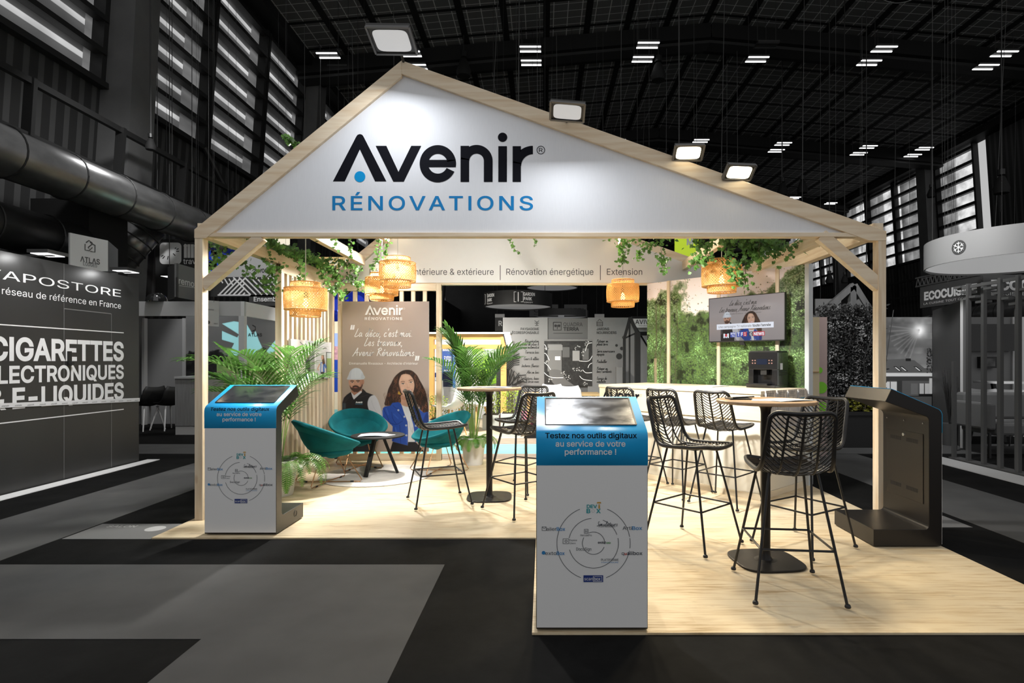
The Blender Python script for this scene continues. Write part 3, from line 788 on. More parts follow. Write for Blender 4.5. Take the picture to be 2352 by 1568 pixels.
# ------------------------------------------------------------------ high round tables
M_TOP = mat('oak_tabletop', (.44, .30, .185), .4, noise=.12, nscale=4, stretch=(1, 8, 1)); M_BRONZE = mat('table_base_black', (.018, .016, .015), .35, .5)
def high_table():
    t = thing('high_table', 'round high table', 'bar table')
    pts = []
    for i in range(48):
        a = 2*math.pi*i/48; ca, sa = math.cos(a), math.sin(a); e = .55
        pts.append((.222*math.copysign(abs(ca)**e, ca), .222*math.copysign(abs(sa)**e, sa)))
    MB().prism(pts, lambda u, v, d: (u, v, d), 0, .014).build('base_plate', M_BRONZE, t, bevel=.004)
    MB().lathe([(.075, .014), (.045, .018), (.034, .035), (.031, .08), (.031, 1.0), (.036, 1.04), (.052, 1.068), (.056, 1.075), (0, 1.075)], 20).build('stem', M_BRONZE, t, smooth=True)
    MB().lathe([(0, 1.076), (.316, 1.076), (.322, 1.082), (.322, 1.095), (.317, 1.10), (0, 1.10)], 64).build('tabletop', M_TOP, t, smooth=True)
    return t
ht = high_table(); ht.location = (1.515, 3.875, PZ); ht.rotation_euler = (0, 0, .10); ht['label'] = 'round oak-topped high table nearest the camera, amid three stools'; ht['group'] = 'round high tables'
dup(ht, (-.54, 5.69, PZ), .05, 'round oak-topped high table standing before the potted palm')

def sheet(label, cat, name, c, rz, w, h, m, th=.0015, curl=.0, grp=None):
    b = MB(); n = 8; c = Vector(c); R = Matrix.Rotation(rz, 3, 'Z')
    vs = []
    for i in range(n+1):
        for j in range(2):
            u = -w/2+w*i/n; z = curl*math.sin(math.pi*i/n)+curl*.4*abs(u)/w
            vs.append(c+R @ Vector((u, -h/2+h*j, z)))
    top = [v+Vector((0, 0, th)) for v in vs]
    b.add(vs+top, [(2*i, 2*i+1, 2*i+3, 2*i+2) for i in range(n)]+[(len(vs)+2*i, len(vs)+2*i+2, len(vs)+2*i+3, len(vs)+2*i+1) for i in range(n)] +
          [(2*i, 2*i+2, len(vs)+2*i+2, len(vs)+2*i) for i in range(n)]+[(2*i+1, len(vs)+2*i+1, len(vs)+2*i+3, 2*i+3) for i in range(n)] +
          [(0, len(vs), len(vs)+1, 1), (2*n, 2*n+1, len(vs)+2*n+1, len(vs)+2*n)])
    return tag(b.build(name, m, smooth=False), label, cat, grp)
M_PAPER = mat('paper', (.82, .83, .86), .6); M_PAPERB = mat('paper_blue', (.62, .70, .84), .6, noise=.35, nscale=18)
TZ = PZ+1.1005
sheet('white printed leaflet lying on the near high table', 'leaflet', 'leaflet', (1.63, 3.80, TZ), .35, .30, .21, M_PAPERB, .002, .006)
sheet('white sheet under the leaflet on the near high table', 'leaflet', 'leaflet', (1.52, 3.80, TZ), -.3, .24, .17, M_PAPER, .0015, .0)
ph = thing('tablet', 'black tablet with a pen lying on the near high table', 'tablet', (1.37, 3.93, TZ))
MB().box((1.27, 3.86, TZ), (1.42, 3.98, TZ+.009)).build('body', M_BLACK, ph, bevel=.002)
MB().tube([(1.29, 3.86, TZ+.014), (1.47, 3.97, TZ+.014)], .005, 8).build('pen', M_BLACK, ph)
sheet('white leaflet at the edge of the far high table', 'leaflet', 'leaflet', (-.62, 5.66, TZ), .2, .22, .15, M_PAPER, .002, .004)
sheet('bluish brochure lying on the far high table', 'leaflet', 'leaflet', (-.46, 5.63, TZ), -.2, .26, .19, M_PAPERB, .003, .004)
sheet('dark folder lying on the far high table', 'folder', 'folder', (-.37, 5.79, TZ), .5, .20, .14, mat('dark_folder', (.03, .03, .04), .5), .006)

# ------------------------------------------------------------------ lounge corner
M_VEL = mat('teal_velvet', (.0012, .085, .100), .85, spec=.15, noise=.35, nscale=5); M_VEL.node_tree.nodes['Principled BSDF'].inputs['Sheen Weight'].default_value = .35
M_VEL.node_tree.nodes['Principled BSDF'].inputs['Sheen Tint'].default_value = (.1, .6, .65, 1)
M_GOLD = mat('rose_gold', (.62, .36, .20), .28, 1.0)
def tub_chair():
    t = thing('tub_chair', 'teal velvet tub chair', 'armchair')
    nphi, nr = 48, 12
    def rim(phi):
        s = math.sin(phi); k = .5-.5*s                     # k=1 at the back
        return Vector((.365*math.cos(phi), .335*s-.055*k, .415+.285*k**1.1))
    z0 = .262
    def outer(phi, rho):
        R = rim(phi); c = Vector((0, .03, z0)); f = rho
        p = c+(R-c)*f; p.z = z0+(R.z-z0)*(rho**1.55); return p
    def inner(phi, rho):
        R = rim(phi); c = Vector((0, .02, z0+.06)); k = .5-.5*math.sin(phi)
        p = c+(R*.0+Vector((R.x*.90, R.y*.90, R.z))-c)*rho; p.z = z0+.06+(R.z-z0-.06)*(rho**(4.0)); return p
    b = MB(); rows = []
    for i in range(nr+1): rows.append([outer(2*math.pi*j/nphi, i/nr) for j in range(nphi)])
    rows.append([rim(2*math.pi*j/nphi)*.5+inner(2*math.pi*j/nphi, 1)*.5+Vector((0, 0, .022)) for j in range(nphi)])
    for i in range(nr, -1, -1): rows.append([inner(2*math.pi*j/nphi, max(i/nr, .001)) for j in range(nphi)])
    o = 0
    for rw in rows: b.v += [tuple(p) for p in rw]
    for i in range(len(rows)-1):
        for j in range(nphi):
            j2 = (j+1) % nphi; b.f.append((i*nphi+j, i*nphi+j2, (i+1)*nphi+j2, (i+1)*nphi+j))
    sh = b.build('shell', M_VEL, t, smooth='all')
    b = MB(); P = [(0, .0), (.20, .0), (.225, .018), (.24, .04), (.222, .066), (.15, .082), (0, .086)]
    b.lathe(P, 40, (0, .03, z0+.05), sy=.95); b.build('seat_cushion', M_VEL, t, smooth='all')
    def foot(sx, sy): return Vector((sx*.235, sy*.29, .008))
    for sx in (1, -1):
        a, c = (sx, 1), (-sx, -1)
        ta, tcx = Vector((a[0]*.13, a[1]*.14, .31)), Vector((c[0]*.13, c[1]*.14, .33))
        fa, fc = foot(*a), foot(*c); up = Vector((0, 0, .0 if sx > 0 else .012))
        pts = [ta, fa+(ta-fa)*.06, fa+(fc-fa)*.04, fa+(fc-fa)*.5+up, fc+(fa-fc)*.04, fc+(tcx-fc)*.06, tcx]
        lg = MB().tube(pts, .0062, 8).build('leg', M_GOLD, t, smooth=True)
        g_ = MB()
        for f in (.16, .84): p = fa+(fc-fa)*f; g_.tube([p-(fc-fa).normalized()*.018, p+(fc-fa).normalized()*.018], .010, 8)
        g_.build('glide', M_BLACK, lg)
    return t
tc0 = tub_chair()
CH_ = [((-2.39, 6.34), (.74, .67), 'teal velvet tub chair beside the fern, turned away from us'),
       ((-2.36, 7.28), (.5, -.86), 'teal velvet tub chair behind the black coffee table, before the poster'),
       ((-1.285, 7.02), (-.8, -.6), 'teal velvet tub chair behind the side-on bar stool, near the palm pot')]
for i, (c, d, s) in enumerate(CH_):
    rz = math.atan2(-d[0], d[1]); z = PZ+.012
    if i == 0: o = tc0; o.location = (c[0], c[1], z); o.rotation_euler = (0, 0, rz)
    else: o = dup(tc0, (c[0], c[1], z), rz)
    o['label'] = s; o['group'] = 'teal velvet tub chairs'
m = mat('rug_ivory', (.62, .58, .53), .9, noise=.16, nscale=5, bump=.3, spec=.1)
tag(MB().lathe([(0, 0), (.655, 0), (.66, .006), (.65, .011), (0, .011)], 72, (-1.99, 6.80, PZ+.0005)).build('round_rug', m), 'round ivory rug under the black coffee table', 'rug')
tt = thing('coffee_table', 'small round black coffee table on three slanting legs, standing on the rug', 'coffee table', (-1.985, 6.83, PZ+.0115))
MB().lathe([(0, .448), (.308, .448), (.314, .453), (.314, .464), (.309, .468), (0, .468)], 56, (-1.985, 6.83, PZ+.0115)).build('tabletop', M_BLACKMATT, tt, smooth=True)
for x, y in ((-2.07, 6.62), (-2.17, 7.03), (-1.76, 6.87)):
    z = PZ+.0115; MB().bar((x, y, z), (-1.985+(x+1.985)*.25, 6.83+(y-6.83)*.25, z+.449), .042, .03).build('leg', M_BLACKMATT, tt)
CZ = PZ+.0115+.4685
sheet('white brochures lying open on the black coffee table', 'brochure', 'brochure', (-2.02, 6.75, CZ), .15, .32, .24, M_PAPERB, .003, .012)
sheet('white sheet half under the brochures on the coffee table', 'leaflet', 'leaflet', (-1.90, 6.80, CZ), -.5, .21, .15, M_PAPER, .002, .0)

# ------------------------------------------------------------------ counter
M_BIRCH = mat('birch_board', (.84, .72, .53), .45, noise=.05, nscale=3, stretch=(1, 1, 12)); M_CREAM = mat('cream_panel', (.84, .78, .65), .5, noise=.02, nscale=2)
CP = Vector((2.117, 5.54, 0)); CU = Vector((-.6597, .7515, 0)).normalized(); CE = Vector((.7515, .6597, 0)).normalized(); CL = 2.14
ct = thing('counter', 'pale wooden reception counter standing diagonally before the forest wall', 'counter', CP)
fn = lambda u, v, d: CP+CU*u+Vector((0, 0, v))+CE*d
zt = 1.082
CDEP = .95
MB().prism([(0, .79), (CL, .79), (CL, zt-.035), (0, zt-.035)], fn, 0, CDEP).build('upper_front', M_BIRCH, ct, bevel=.002)
MB().prism([(-.008, zt-.035), (CL+.008, zt-.035), (CL+.008, zt), (-.008, zt)], fn, -.008, CDEP).build('worktop', M_BIRCH, ct, bevel=.003)
MB().prism([(0.012, .075), (CL-.012, .075), (CL-.012, .79), (0.012, .79)], fn, .012, CDEP).build('lower_panel', M_CREAM, ct)
MB().prism([(.0, PZ), (CL, PZ), (CL, .073), (.0, .073)], fn, .0, CDEP).build('plinth', M_BIRCH, ct, bevel=.002)
PLC = Pl(CP+CU*CL, -CU)
L = Lett(PLC, .003); k = .62/1330
logo(L, lambda x, y: (.04+(x-42)*k, zt-.20-(y-1166)*k*1.0)); L.build(M_INK, ct, 'logo_lettering')
# brochure pockets on the end of the counter
PLS = Pl(CP, CE)
M_ACR = mat('clear_acrylic', (.9, .9, .92), .08, trans=.0, alpha=.22); M_FLY = mat('leaflet_print', (.72, .64, .55), .6, noise=.3, nscale=45, stretch=(1, 1, .35))
M_FLYB = mat('leaflet_blue', (.04, .28, .50), .5); M_SEP = mat('pocket_rim', (.62, .62, .64), .25)
for i in range(4):
    u = .05+i*.232; P_ = lambda a, b, d: PLS.pt(a, b, d)
    t = thing('brochure_pocket', ('clear brochure pocket on the counter end, ' + ['first from the stool side', 'second from the stool side', 'second from the white post', 'nearest the white post'][i]), 'brochure holder', PLS.pt(u, .70, 0), 'brochure pockets on the counter end')
    MB().prism([(u, .70), (u+.218, .70), (u+.218, 1.075), (u, 1.075)], P_, .001, .006).build('back_plate', M_SEP, t)
    b = MB(); 
    for a in (u, u+.213): b.prism([(a, .70), (a+.005, .70), (a+.005, 1.06), (a, 1.06)], P_, .006, .035)
    b.prism([(u, .70), (u+.218, .70), (u+.218, .705), (u, .705)], P_, .006, .035); b.build('pocket_rim', M_SEP, t)
    MB().prism([(u+.004, .706), (u+.214, .706), (u+.214, .93), (u+.004, .93)], P_, .034, .036).build('clear_front', M_ACR, t)
    s = thing('brochure', ('printed brochure in the counter-end pocket ' + ['nearest the stools', 'second from the stools', 'second from the white post', 'beside the white post'][i]), 'brochure', PLS.pt(u, .71, .01), 'brochures in the counter pockets')
    MB().prism([(u+.012, .707), (u+.207, .707), (u+.207, 1.085-.004*i), (u+.012, 1.085-.004*i)], P_, .010, .022).build('pages', M_FLY, s)
    L = Lett(PLS, .0235); L.poly([(u+.02, .80), (u+.2, .80), (u+.2, .72), (u+.02, .72)]); L.build(mat('leaflet_photo', (.55, .42, .28), .5, noise=.5, nscale=16), s, 'photo_print')
    if i: L = Lett(PLS, .0235); L.poly([(u+.02, .955), (u+.2, .955), (u+.2, .985), (u+.02, .985)]); L.build(M_FLYB, s, 'blue_band')
    L = Lett(PLS, .0237)
    for r_ in range(6): L.m('LES OFFRES DU SALON'[:14+r_ % 3], u+.03, 1.05-r_*.018-(.0 if r_ < 3 else .06), .008, .14-.02*(r_ % 2))
    L.build(M_GREYINK, s)

# coffee machine
A = Vector((2.53, 6.15, zt)); fx = -DU; cn = CE
cm = thing('coffee_machine', 'black automatic coffee machine standing on the counter', 'coffee machine', A)
F = lambda u, v, d: A-DU*u+CE*d+Vector((0, 0, v))     # u leftwards, v up, d back
M_CM = mat('machine_black', (.010, .010, .011), .25, coat=.4); M_CMS = mat('machine_side', (.020, .019, .018), .4)
MB().prism([(0, .0), (.33, .0), (.33, .03), (0, .03)], F, -.05, .25).build('base', M_CM, cm, bevel=.004)
b = MB(); b.prism([(0, .03), (.33, .03), (.33, .39), (0, .39)], F, .10, .255); b.prism([(0, .20), (.33, .20), (.33, .39), (0, .39)], F, .0, .10)
b.prism([(0, .03), (.06, .03), (.06, .20), (0, .20)], F, .0, .10); b.prism([(.27, .03), (.33, .03), (.33, .20), (.27, .20)], F, .0, .10); b.build('body', M_CM, cm, bevel=.004)
MB().prism([(.01, .39), (.32, .39), (.32, .405), (.01, .405)], F, .01, .25).build('bean_lid', M_CMS, cm, bevel=.003)
MB().prism([(.06, .03), (.30, .03), (.30, .05), (.06, .05)], F, -.11, .0).build('drip_tray', M_CM, cm, bevel=.003)
MB().prism([(.13, .14), (.20, .14), (.20, .20), (.13, .20)], F, .02, .08).build('spout', M_DKMETAL, cm, bevel=.004)
MB().prism([(.11, .255), (.23, .255), (.23, .315), (.11, .315)], F, -.003, .0).build('display', mat('machine_display', (.01, .012, .02), .1, emit=(.05, .08, .2), estr=.12), cm)
b = MB()
for uu in (.06, .09, .25, .28):
    for vv in (.27, .30): b.prism([(uu-.006, vv-.006), (uu+.006, vv-.006), (uu+.006, vv+.006), (uu-.006, vv+.006)], F, -.003, .0)
b.build('buttons', mat('button_glow', (.3, .15, .12), .4, emit=(.8, .45, .4), estr=.25), cm)
PLM = Pl(A, CE); L = Lett(PLM, .002); L.poly([(.06, .20), (.12, .20), (.12, .27), (.06, .27)]); L.build(M_PAPER, cm, 'sticker')
b = MB()
for vv in (.14, .16, .18): b.prism([(.04, vv), (.22, vv), (.22, vv+.008), (.04, vv+.008)], lambda u, v, d: PLM.pt(u, v, d), .0005, .002)
b.build('vent_slots', M_BLACKMATT, cm)
sheet('small white card lying on the counter top beside the wall', 'leaflet', 'leaflet', (1.45, 7.05, zt+.001), .8, .3, .2, M_PAPER, .003)
sheet('white papers stacked on the counter near the wall batten', 'leaflet', 'leaflet', (1.95, 6.55, zt+.001), .8, .4, .2, M_PAPER, .008)

# ------------------------------------------------------------------ touch-screen kiosks
M_KB = mat('kiosk_black', (.016, .014, .013), .35, .3); M_KW = mat('kiosk_white', (.80, .80, .80), .45); M_KBL = mat('kiosk_blue', (.016, .46, .95), .4)
M_SCR = mat('kiosk_screen', (.02, .023, .03), .10, spec=1.0); M_SCR.node_tree.nodes['Principled BSDF'].inputs['IOR'].default_value = 2.7
_n = Nd(M_SCR); _v, _x = _n.coords(); _f = _n.noise(_v, 9, 5, (1, 1.6, 1), .7); _r = _n.ramp(_f, [(.40, g(.15)), (.62, g(.24))]); _n.l(_r, _n.b.inputs['Roughness'])
KW_, KD = .563, .50
def kiosk():
    t = thing('kiosk', 'touch-screen kiosk', 'kiosk')
    fn = lambda u, v, d: (d, u, v)          # (depth, height) profile swept along x
    def arc(cy, cz, r, a0, a1, n=6): return [(cy+r*math.cos(math.radians(a0+(a1-a0)*i/n)), cz+r*math.sin(math.radians(a0+(a1-a0)*i/n))) for i in range(n+1)]
    pr = [(.035, .008)] + arc(.012, .020, .012, 270, 180, 3) + arc(.05, .966, .05, 180, 113, 5) + [(.37, 1.158), (.415, 1.066)] + arc(.145, .918, .05, 130, 180, 4)[0:] + arc(.125, .160, .03, 180, 270, 4) + [(.50, .130), (.50, .008)]
    MB().prism(pr, fn, 0, KW_).build('body', M_KB, t, bevel=.003)
    for x in (.05, KW_-.05):
        for y in (.06, .44): MB().lathe([(0, 0), (.018, 0), (.018, .012), (0, .012)], 12, (x, y, 0)).build('foot', M_BLACKMATT, t)
    e = .003; zb = .8375
    MB().prism([(e, .021), (KW_-e, .021), (KW_-e, zb), (e, zb)], lambda u, v, d: (u, d, v), -.0025, .002).build('front_panel', M_KW, t)
    # blue wrap: front band, rounded bend, sloping top
    path = [(-.003, zb)] + [(y-.002, z+.0015) for y, z in arc(.05, .966, .051, 180, 113, 8)] + [(.368, 1.1605)]
    b = MB(); n = len(path)
    b.add([(x, y, z) for y, z in path for x in (0.0, KW_)], [(2*i, 2*i+1, 2*i+3, 2*i+2) for i in range(n-1)])
    o = b.build('blue_wrap', M_KBL, t, smooth=True, fix=False)
    sd = o.modifiers.new('solid', 'SOLIDIFY'); sd.thickness = .002
    # sloping screen
    s0 = Vector((0, .029, 1.0155)); sl = Vector((0, .368-.029, 1.1605-1.0155)); Ls = sl.length; PS = Pl((0, s0.y, s0.z), (1, 0, 0), sl)
    sc = Lett(PS, .0035); sc.poly([(.05, .045), (KW_-.05, .045), (KW_-.05, Ls-.03), (.05, Ls-.03)]); scr = sc.build(M_SCR, t, 'screen')
    b = MB()
    q = [(.047, .042), (KW_-.047, .042), (KW_-.047, Ls-.027), (.047, Ls-.027)]
    for i in range(4): b.bar(PS.pt(*q[i], .004), PS.pt(*q[(i+1) % 4], .004), .007, .004, PS.n)
    b.build('screen_bezel', M_BLACK, t)
    PK = Pl((0, -.0045, 0), (1, 0, 0)); k = lambda x, y: ((x-1231.6)/455, CH-PZ-(y-829)/455)
    def tx(L, s, x0, yb, x1, yt, **kw):
        (u0, v0), (u1, _) = k(x0, yb), k(x1, yb); L.m(s, u0, v0, (yb-yt)/455, u1-u0, **kw)
    L = Lett(PK, .0008); tx(L, 'au service de votre', 1276, 1024.5, 1436, 1012, bold=.015); tx(L, 'performance !', 1297, 1043, 1415, 1030.5, bold=.015); L.build(M_KW, t, 'white_lettering')
    LB = Lett(Pl((0, -.0035+.0, 0), (1, 0, 0)), .0016)
    # dark line of writing wraps over the bend
    co, fs = text_uv('Testez nos outils digitaux', (1252-1231.6)/455, 0, .026, 211/455, .015)
    def wrap(u, v):
        zz = .975+v; a = max(0., (zz-.966))/.052
        if a <= 0: return (u, -.0045, zz)
        ang = min(a, 1.17); p = (.05-.054*math.cos(ang), .966+.054*math.sin(ang)); ex = (a-ang)*.052
        return (u, p[0]+ex*.923, p[1]+ex*.385)
    import bmesh
    bm = bmesh.new(); vv = [bm.verts.new((q[0], q[1], 0)) for q in co]
    for f in fs:
        try: bm.faces.new([vv[k] for k in f])
        except ValueError: pass
    for kk_ in range(-4, 16): bmesh.ops.bisect_plane(bm, geom=bm.verts[:]+bm.edges[:]+bm.faces[:], plane_co=(0, kk_*.003, 0), plane_no=(0, 1, 0))
    bm.verts.index_update(); b = MB(); b.add([wrap(v.co.x, v.co.y) for v in bm.verts], [tuple(v.index for v in f.verts) for f in bm.faces]); bm.free(); b.build('dark_lettering', M_INK, t, fix=False)
    # diagram on the white front
    L = Lett(PK, 0.); cu, cv = k(1363, 1246)
    for r_, a0, a1 in ((84, 112, 250), (84, 290, 348), (84, 10, 68), (84, 352, 368), (57, 20, 68), (57, 95, 168), (57, 195, 330), (57, -38, 12), (25.6, 150, 340), (25.6, -5, 115)):
        L.ring(cu, cv, (r_-.55)/455, (r_+.55)/455, a0, a1, 40)
    for r_ in (('HerculePro', 1333, 1230, 1359, 1225.5), ('Espace', 1308, 1241, 1325, 1237), ('Client', 1308, 1248, 1322, 1244.5), ('DocuSign', 1323.5, 1263, 1358, 1256), ('PLATEFORME', 1380.5, 1287, 1420.5, 1281.5),
               ('ailer', 1255, 1217.5, 1278, 1209.5), ('exto', 1252, 1273, 1278, 1265)):
        tx(L, r_[0], *r_[1:])
    tx(L, 'Arti', 1429.5, 1215.5, 1451, 1207.5); tx(L, 'q', 1427.5, 1273, 1433, 1265); tx(L, 'alibox', 1440, 1273, 1475, 1265, bold=.01); tx(L, 'evolut', 1373, 1247, 1391, 1241.5, bold=.02)
    def rect(x0, y0, x1, y1, w=.9):
        for a, b_ in (((x0, y0), (x1, y0)), ((x1, y0), (x1, y1)), ((x1, y1), (x0, y1)), ((x0, y1), (x0, y0))): L.stroke([k(*a), k(*b_)], w/455)
    rect(1245, 1208.5, 1254.5, 1217); L.stroke([k(1245, 1208.5), k(1250, 1213), k(1254.5, 1208.5)], .9/455)
    rect(1342, 1214, 1350.5, 1223.5); L.stroke([k(1344.5, 1216), k(1344.5, 1222)], .8/455); L.stroke([k(1348, 1216), k(1348, 1222)], .8/455); L.stroke([k(1344.5, 1219), k(1348, 1219)], .8/455)
    rect(1293, 1236, 1306, 1247); L.ring(*k(1300, 1241.5), 2/455, 3/455)
    hand(L, 'Simulateurs', *k(1370, 1207), 5.0/455, 1.0/455, 48/455, slant=.3); tx(L, 'Avenir Rénovations', 1374, 1209.5, 1413, 1207.3)
    L.build(mat('diagram_ink', (.05, .055, .07), .6), t, 'diagram_lettering')
    L = Lett(PK, .0003); tx(L, 'Box', 1278.5, 1217.5, 1298, 1209.5, bold=.01); tx(L, 'Box', 1278.5, 1273, 1297, 1265, bold=.01); tx(L, 'Box', 1451.5, 1215.5, 1474.5, 1207.5, bold=.01)
    L.disc(*k(1248.5, 1268), 4.2/455); tx(L, 'PARTENAIRE', 1381, 1291.5, 1420, 1289); L.build(mat('mark_blue', (.03, .22, .50), .5), t, 'blue_lettering')
    L = Lett(PK, .0003); tx(L, 'DEV', 1347.5, 1165.5, 1371, 1158, bold=.02); tx(L, 'B', 1347, 1177, 1355.5, 1167.5, bold=.02); tx(L, 'X', 1369, 1177, 1379.5, 1167.5, bold=.02); L.build(mat('mark_turquoise', (.0, .30, .33), .5), t, 'turquoise_lettering')
    L = Lett(PK, .0003); tx(L, 'i', 1374, 1166.5, 1378, 1157.5, bold=.02); u, v = k(1375, 1153.5); L.poly([(u-.011, v-.003), (u+.012, v-.003), (u+.010, v+.004), (u-.006, v+.004)]); L.build(mat('mark_orange', (.55, .30, .03), .5), t, 'orange_lettering')
    L = Lett(PK, .0003); L.ring(*k(1362, 1172), 3.0/455, 3.8/455); L.build(mat('mark_grey', g(.55), .5), t, 'grey_mark')
    L = Lett(PK, .0003); L.poly([k(1340, 1335), k(1385, 1335), k(1385, 1319.5), k(1340, 1319.5)]); L.build(mat('mark_navy', (.012, .035, .20), .5), t, 'navy_badge')
    L = Lett(PK, .0009); tx(L, 'scan', 1342, 1331, 1361, 1324); 
    for a, b_ in (((1362, 1322), (1382, 1322)), ((1382, 1322), (1382, 1333)), ((1382, 1333), (1362, 1333)), ((1362, 1333), (1362, 1322))): L.stroke([k(*a), k(*b_)], .8/455)
    tx(L, 'box', 1364, 1331, 1379, 1324, bold=.01); L.build(M_KW, t, 'badge_lettering')
    L = Lett(PK, .0003); tx(L, 'u', 1434, 1273, 1439, 1267, bold=.02); L.build(mat('mark_red', (.5, .05, .03), .5), t, 'red_lettering')
    L = Lett(PK, .0003); tx(L, 'oo', 1392, 1247, 1402, 1242.5, bold=.02); L.build(mat('mark_green', (.05, .25, .05), .5), t, 'green_lettering')
    # rear service door and louvres on the upright, cable hole in the foot
    PR = Pl((KW_, .0955, 0), (-1, 0, 0)); fr_ = lambda u, v, d: PR.pt(u, v, d)
    MB().prism([(.06, .30), (KW_-.06, .30), (KW_-.06, .82), (.06, .82)], fr_, .0, .004).build('service_door', M_KB, t, bevel=.002)
    b = MB()
    for u0 in (.11, .31):
        for v0 in (.37, .74):
            for i in range(14): b.prism([(u0+i*.010, v0), (u0+i*.010+.005, v0), (u0+i*.010+.005, v0+.03), (u0+i*.010, v0+.03)], fr_, .004, .0048)
    b.build('vent_slots', M_BLACKMATT, t)
    for u0 in (.06, .28, .50):
        b = MB(); b.lathe([(0, .006), (.005, .006), (.006, 0)], 10); b.v = [tuple(PR.pt(u0, .90, p[2])+PR.u*p[0]+PR.v*p[1]) for p in b.v]; b.build('screw', mat('screw', g(.4), .3, 1.), t)
    b = MB(); b.lathe([(0, .008), (.012, .008), (.014, 0)], 12); b.v = [tuple(PR.pt(.28, .79, p[2]+.004)+PR.u*p[0]+PR.v*p[1]) for p in b.v]; b.build('lock', mat('lock_metal', g(.5), .25, 1.), t)
    b = MB(); b.lathe([(.018, 0), (.026, .004), (.030, 0)], 16); b.v = [tuple(Vector((KW_+p[2], .34+p[0], .08+p[1]))) for p in b.v]; b.build('cable_grommet', M_BLACK, t)
    return t
kk = kiosk(); kk.location = (-.036, 2.868, PZ); kk['label'] = 'white and blue touch-screen kiosk nearest the camera, at the platform edge'; kk['group'] = 'touch-screen kiosks'
dup(kk, (-2.655, 4.455, PZ), 0, 'white and blue touch-screen kiosk beside the left pine post and palm')
dup(kk, (2.92, 4.165, PZ), math.radians(90), 'touch-screen kiosk seen from behind, black back with vents, by the right post')
# ------------------------------------------------------------------ woven bamboo pendant lamps
def translucent(name, col, fac=.5, rough=.6):
    m = bpy.data.materials.new(name); m.use_nodes = True; nt = m.node_tree; nt.nodes.clear()
    o = nt.nodes.new('ShaderNodeOutputMaterial'); d = nt.nodes.new('ShaderNodeBsdfDiffuse'); t = nt.nodes.new('ShaderNodeBsdfTranslucent'); x = nt.nodes.new('ShaderNodeMixShader')
    d.inputs[0].default_value = (*col, 1); t.inputs[0].default_value = (*col, 1); x.inputs[0].default_value = fac
    nt.links.new(d.outputs[0], x.inputs[1]); nt.links.new(t.outputs[0], x.inputs[2]); nt.links.new(x.outputs[0], o.inputs[0]); MATS[name] = m; return m
M_BAM = translucent('bamboo_weave', (.86, .55, .22), .5); M_BAMH = translucent('bamboo_hoop', (.80, .52, .24), .3)
M_BULB = mat('bulb_glow', (1, .8, .5), .4, emit=(1, .62, .22), estr=14.0); M_CORD = mat('white_cord', (.75, .75, .72), .5)
def make_pendant():
    t = thing('pendant_lamp', 'woven bamboo pendant lamp', 'pendant lamp')
    tiers = [(.145, 0.0, -.066, 34), (.209, -.064, -.284, 46), (.150, -.280, -.352, 34)]
    b = MB(); hp = MB()
    for r, z0, z1, n in tiers:
        hgt = z0-z1; sweep = hgt/r*.95
        for fam in (1, -1):
            for i in range(n):
                a0 = 2*math.pi*i/n; segs = 8; hwid = math.pi*r/n*.50
                o = len(b.v)
                for k in range(segs+1):
                    f = k/segs; a = a0+fam*sweep*f; bul = 1+.035*math.sin(math.pi*f); rr = r*bul+fam*.0015
                    for s in (-1, 1):
                        aa = a+s*hwid/r; b.v.append((math.cos(aa)*rr, math.sin(aa)*rr, z0-hgt*f))
                for k in range(segs): b.f.append((o+2*k, o+2*k+1, o+2*k+3, o+2*k+2))
        for z in (z0, z1):
            hp.tube([(math.cos(2*math.pi*j/40)*r, math.sin(2*math.pi*j/40)*r, z) for j in range(40)], .005, 6, closed=True)
    # flat woven shoulders between the tiers
    for r0, r1, z, n in ((.145, .209, -.064, 58), (.150, .209, -.283, 58)):
        for i in range(n):
            a = 2*math.pi*i/n
            for fam in (1, -1):
                da = .10*fam; w = .006
                b.add([(math.cos(a-w/r0)*r0, math.sin(a-w/r0)*r0, z), (math.cos(a+w/r0)*r0, math.sin(a+w/r0)*r0, z), (math.cos(a+da+w/r1)*r1, math.sin(a+da+w/r1)*r1, z), (math.cos(a+da-w/r1)*r1, math.sin(a+da-w/r1)*r1, z)], [(0, 1, 2, 3)])
    b.build('woven_shade', M_BAM, t, fix=False); hp.build('hoops', M_BAMH, t, smooth=True)
    MB().lathe([(0, -.27), (.018, -.262), (.030, -.235), (.026, -.21), (.015, -.18), (.013, -.165)], 14).build('bulb', M_BULB, t, smooth=True)
    b = MB().lathe([(0, -.10), (.02, -.10), (.022, -.165), (0, -.165)], 12)
    for a in range(3): b.tube([(0, 0, -.02), (math.cos(a*2.09)*.145, math.sin(a*2.09)*.145, 0)], .003, 5)
    b.tube([(0, 0, -.11), (0, 0, 0)], .004, 6); b.build('lamp_holder', M_BLACK, t)
    return t
PEND = [((702, 649), 5.96, 'woven bamboo pendant lamp hanging before the slat wall on the lounge side'), ((913.5, 591), 6.77, 'highest woven bamboo pendant lamp, overlapping another before the inner gable'),
        ((877, 628), 7.5, 'woven bamboo pendant lamp partly hidden behind another above the poster'), ((1430.5, 643), 7.5, 'woven bamboo pendant lamp by the black frame and forest wall edge'),
        ((1657.5, 597), 6.2, 'woven bamboo pendant lamp hanging above the wall television')]
p0 = make_pendant()
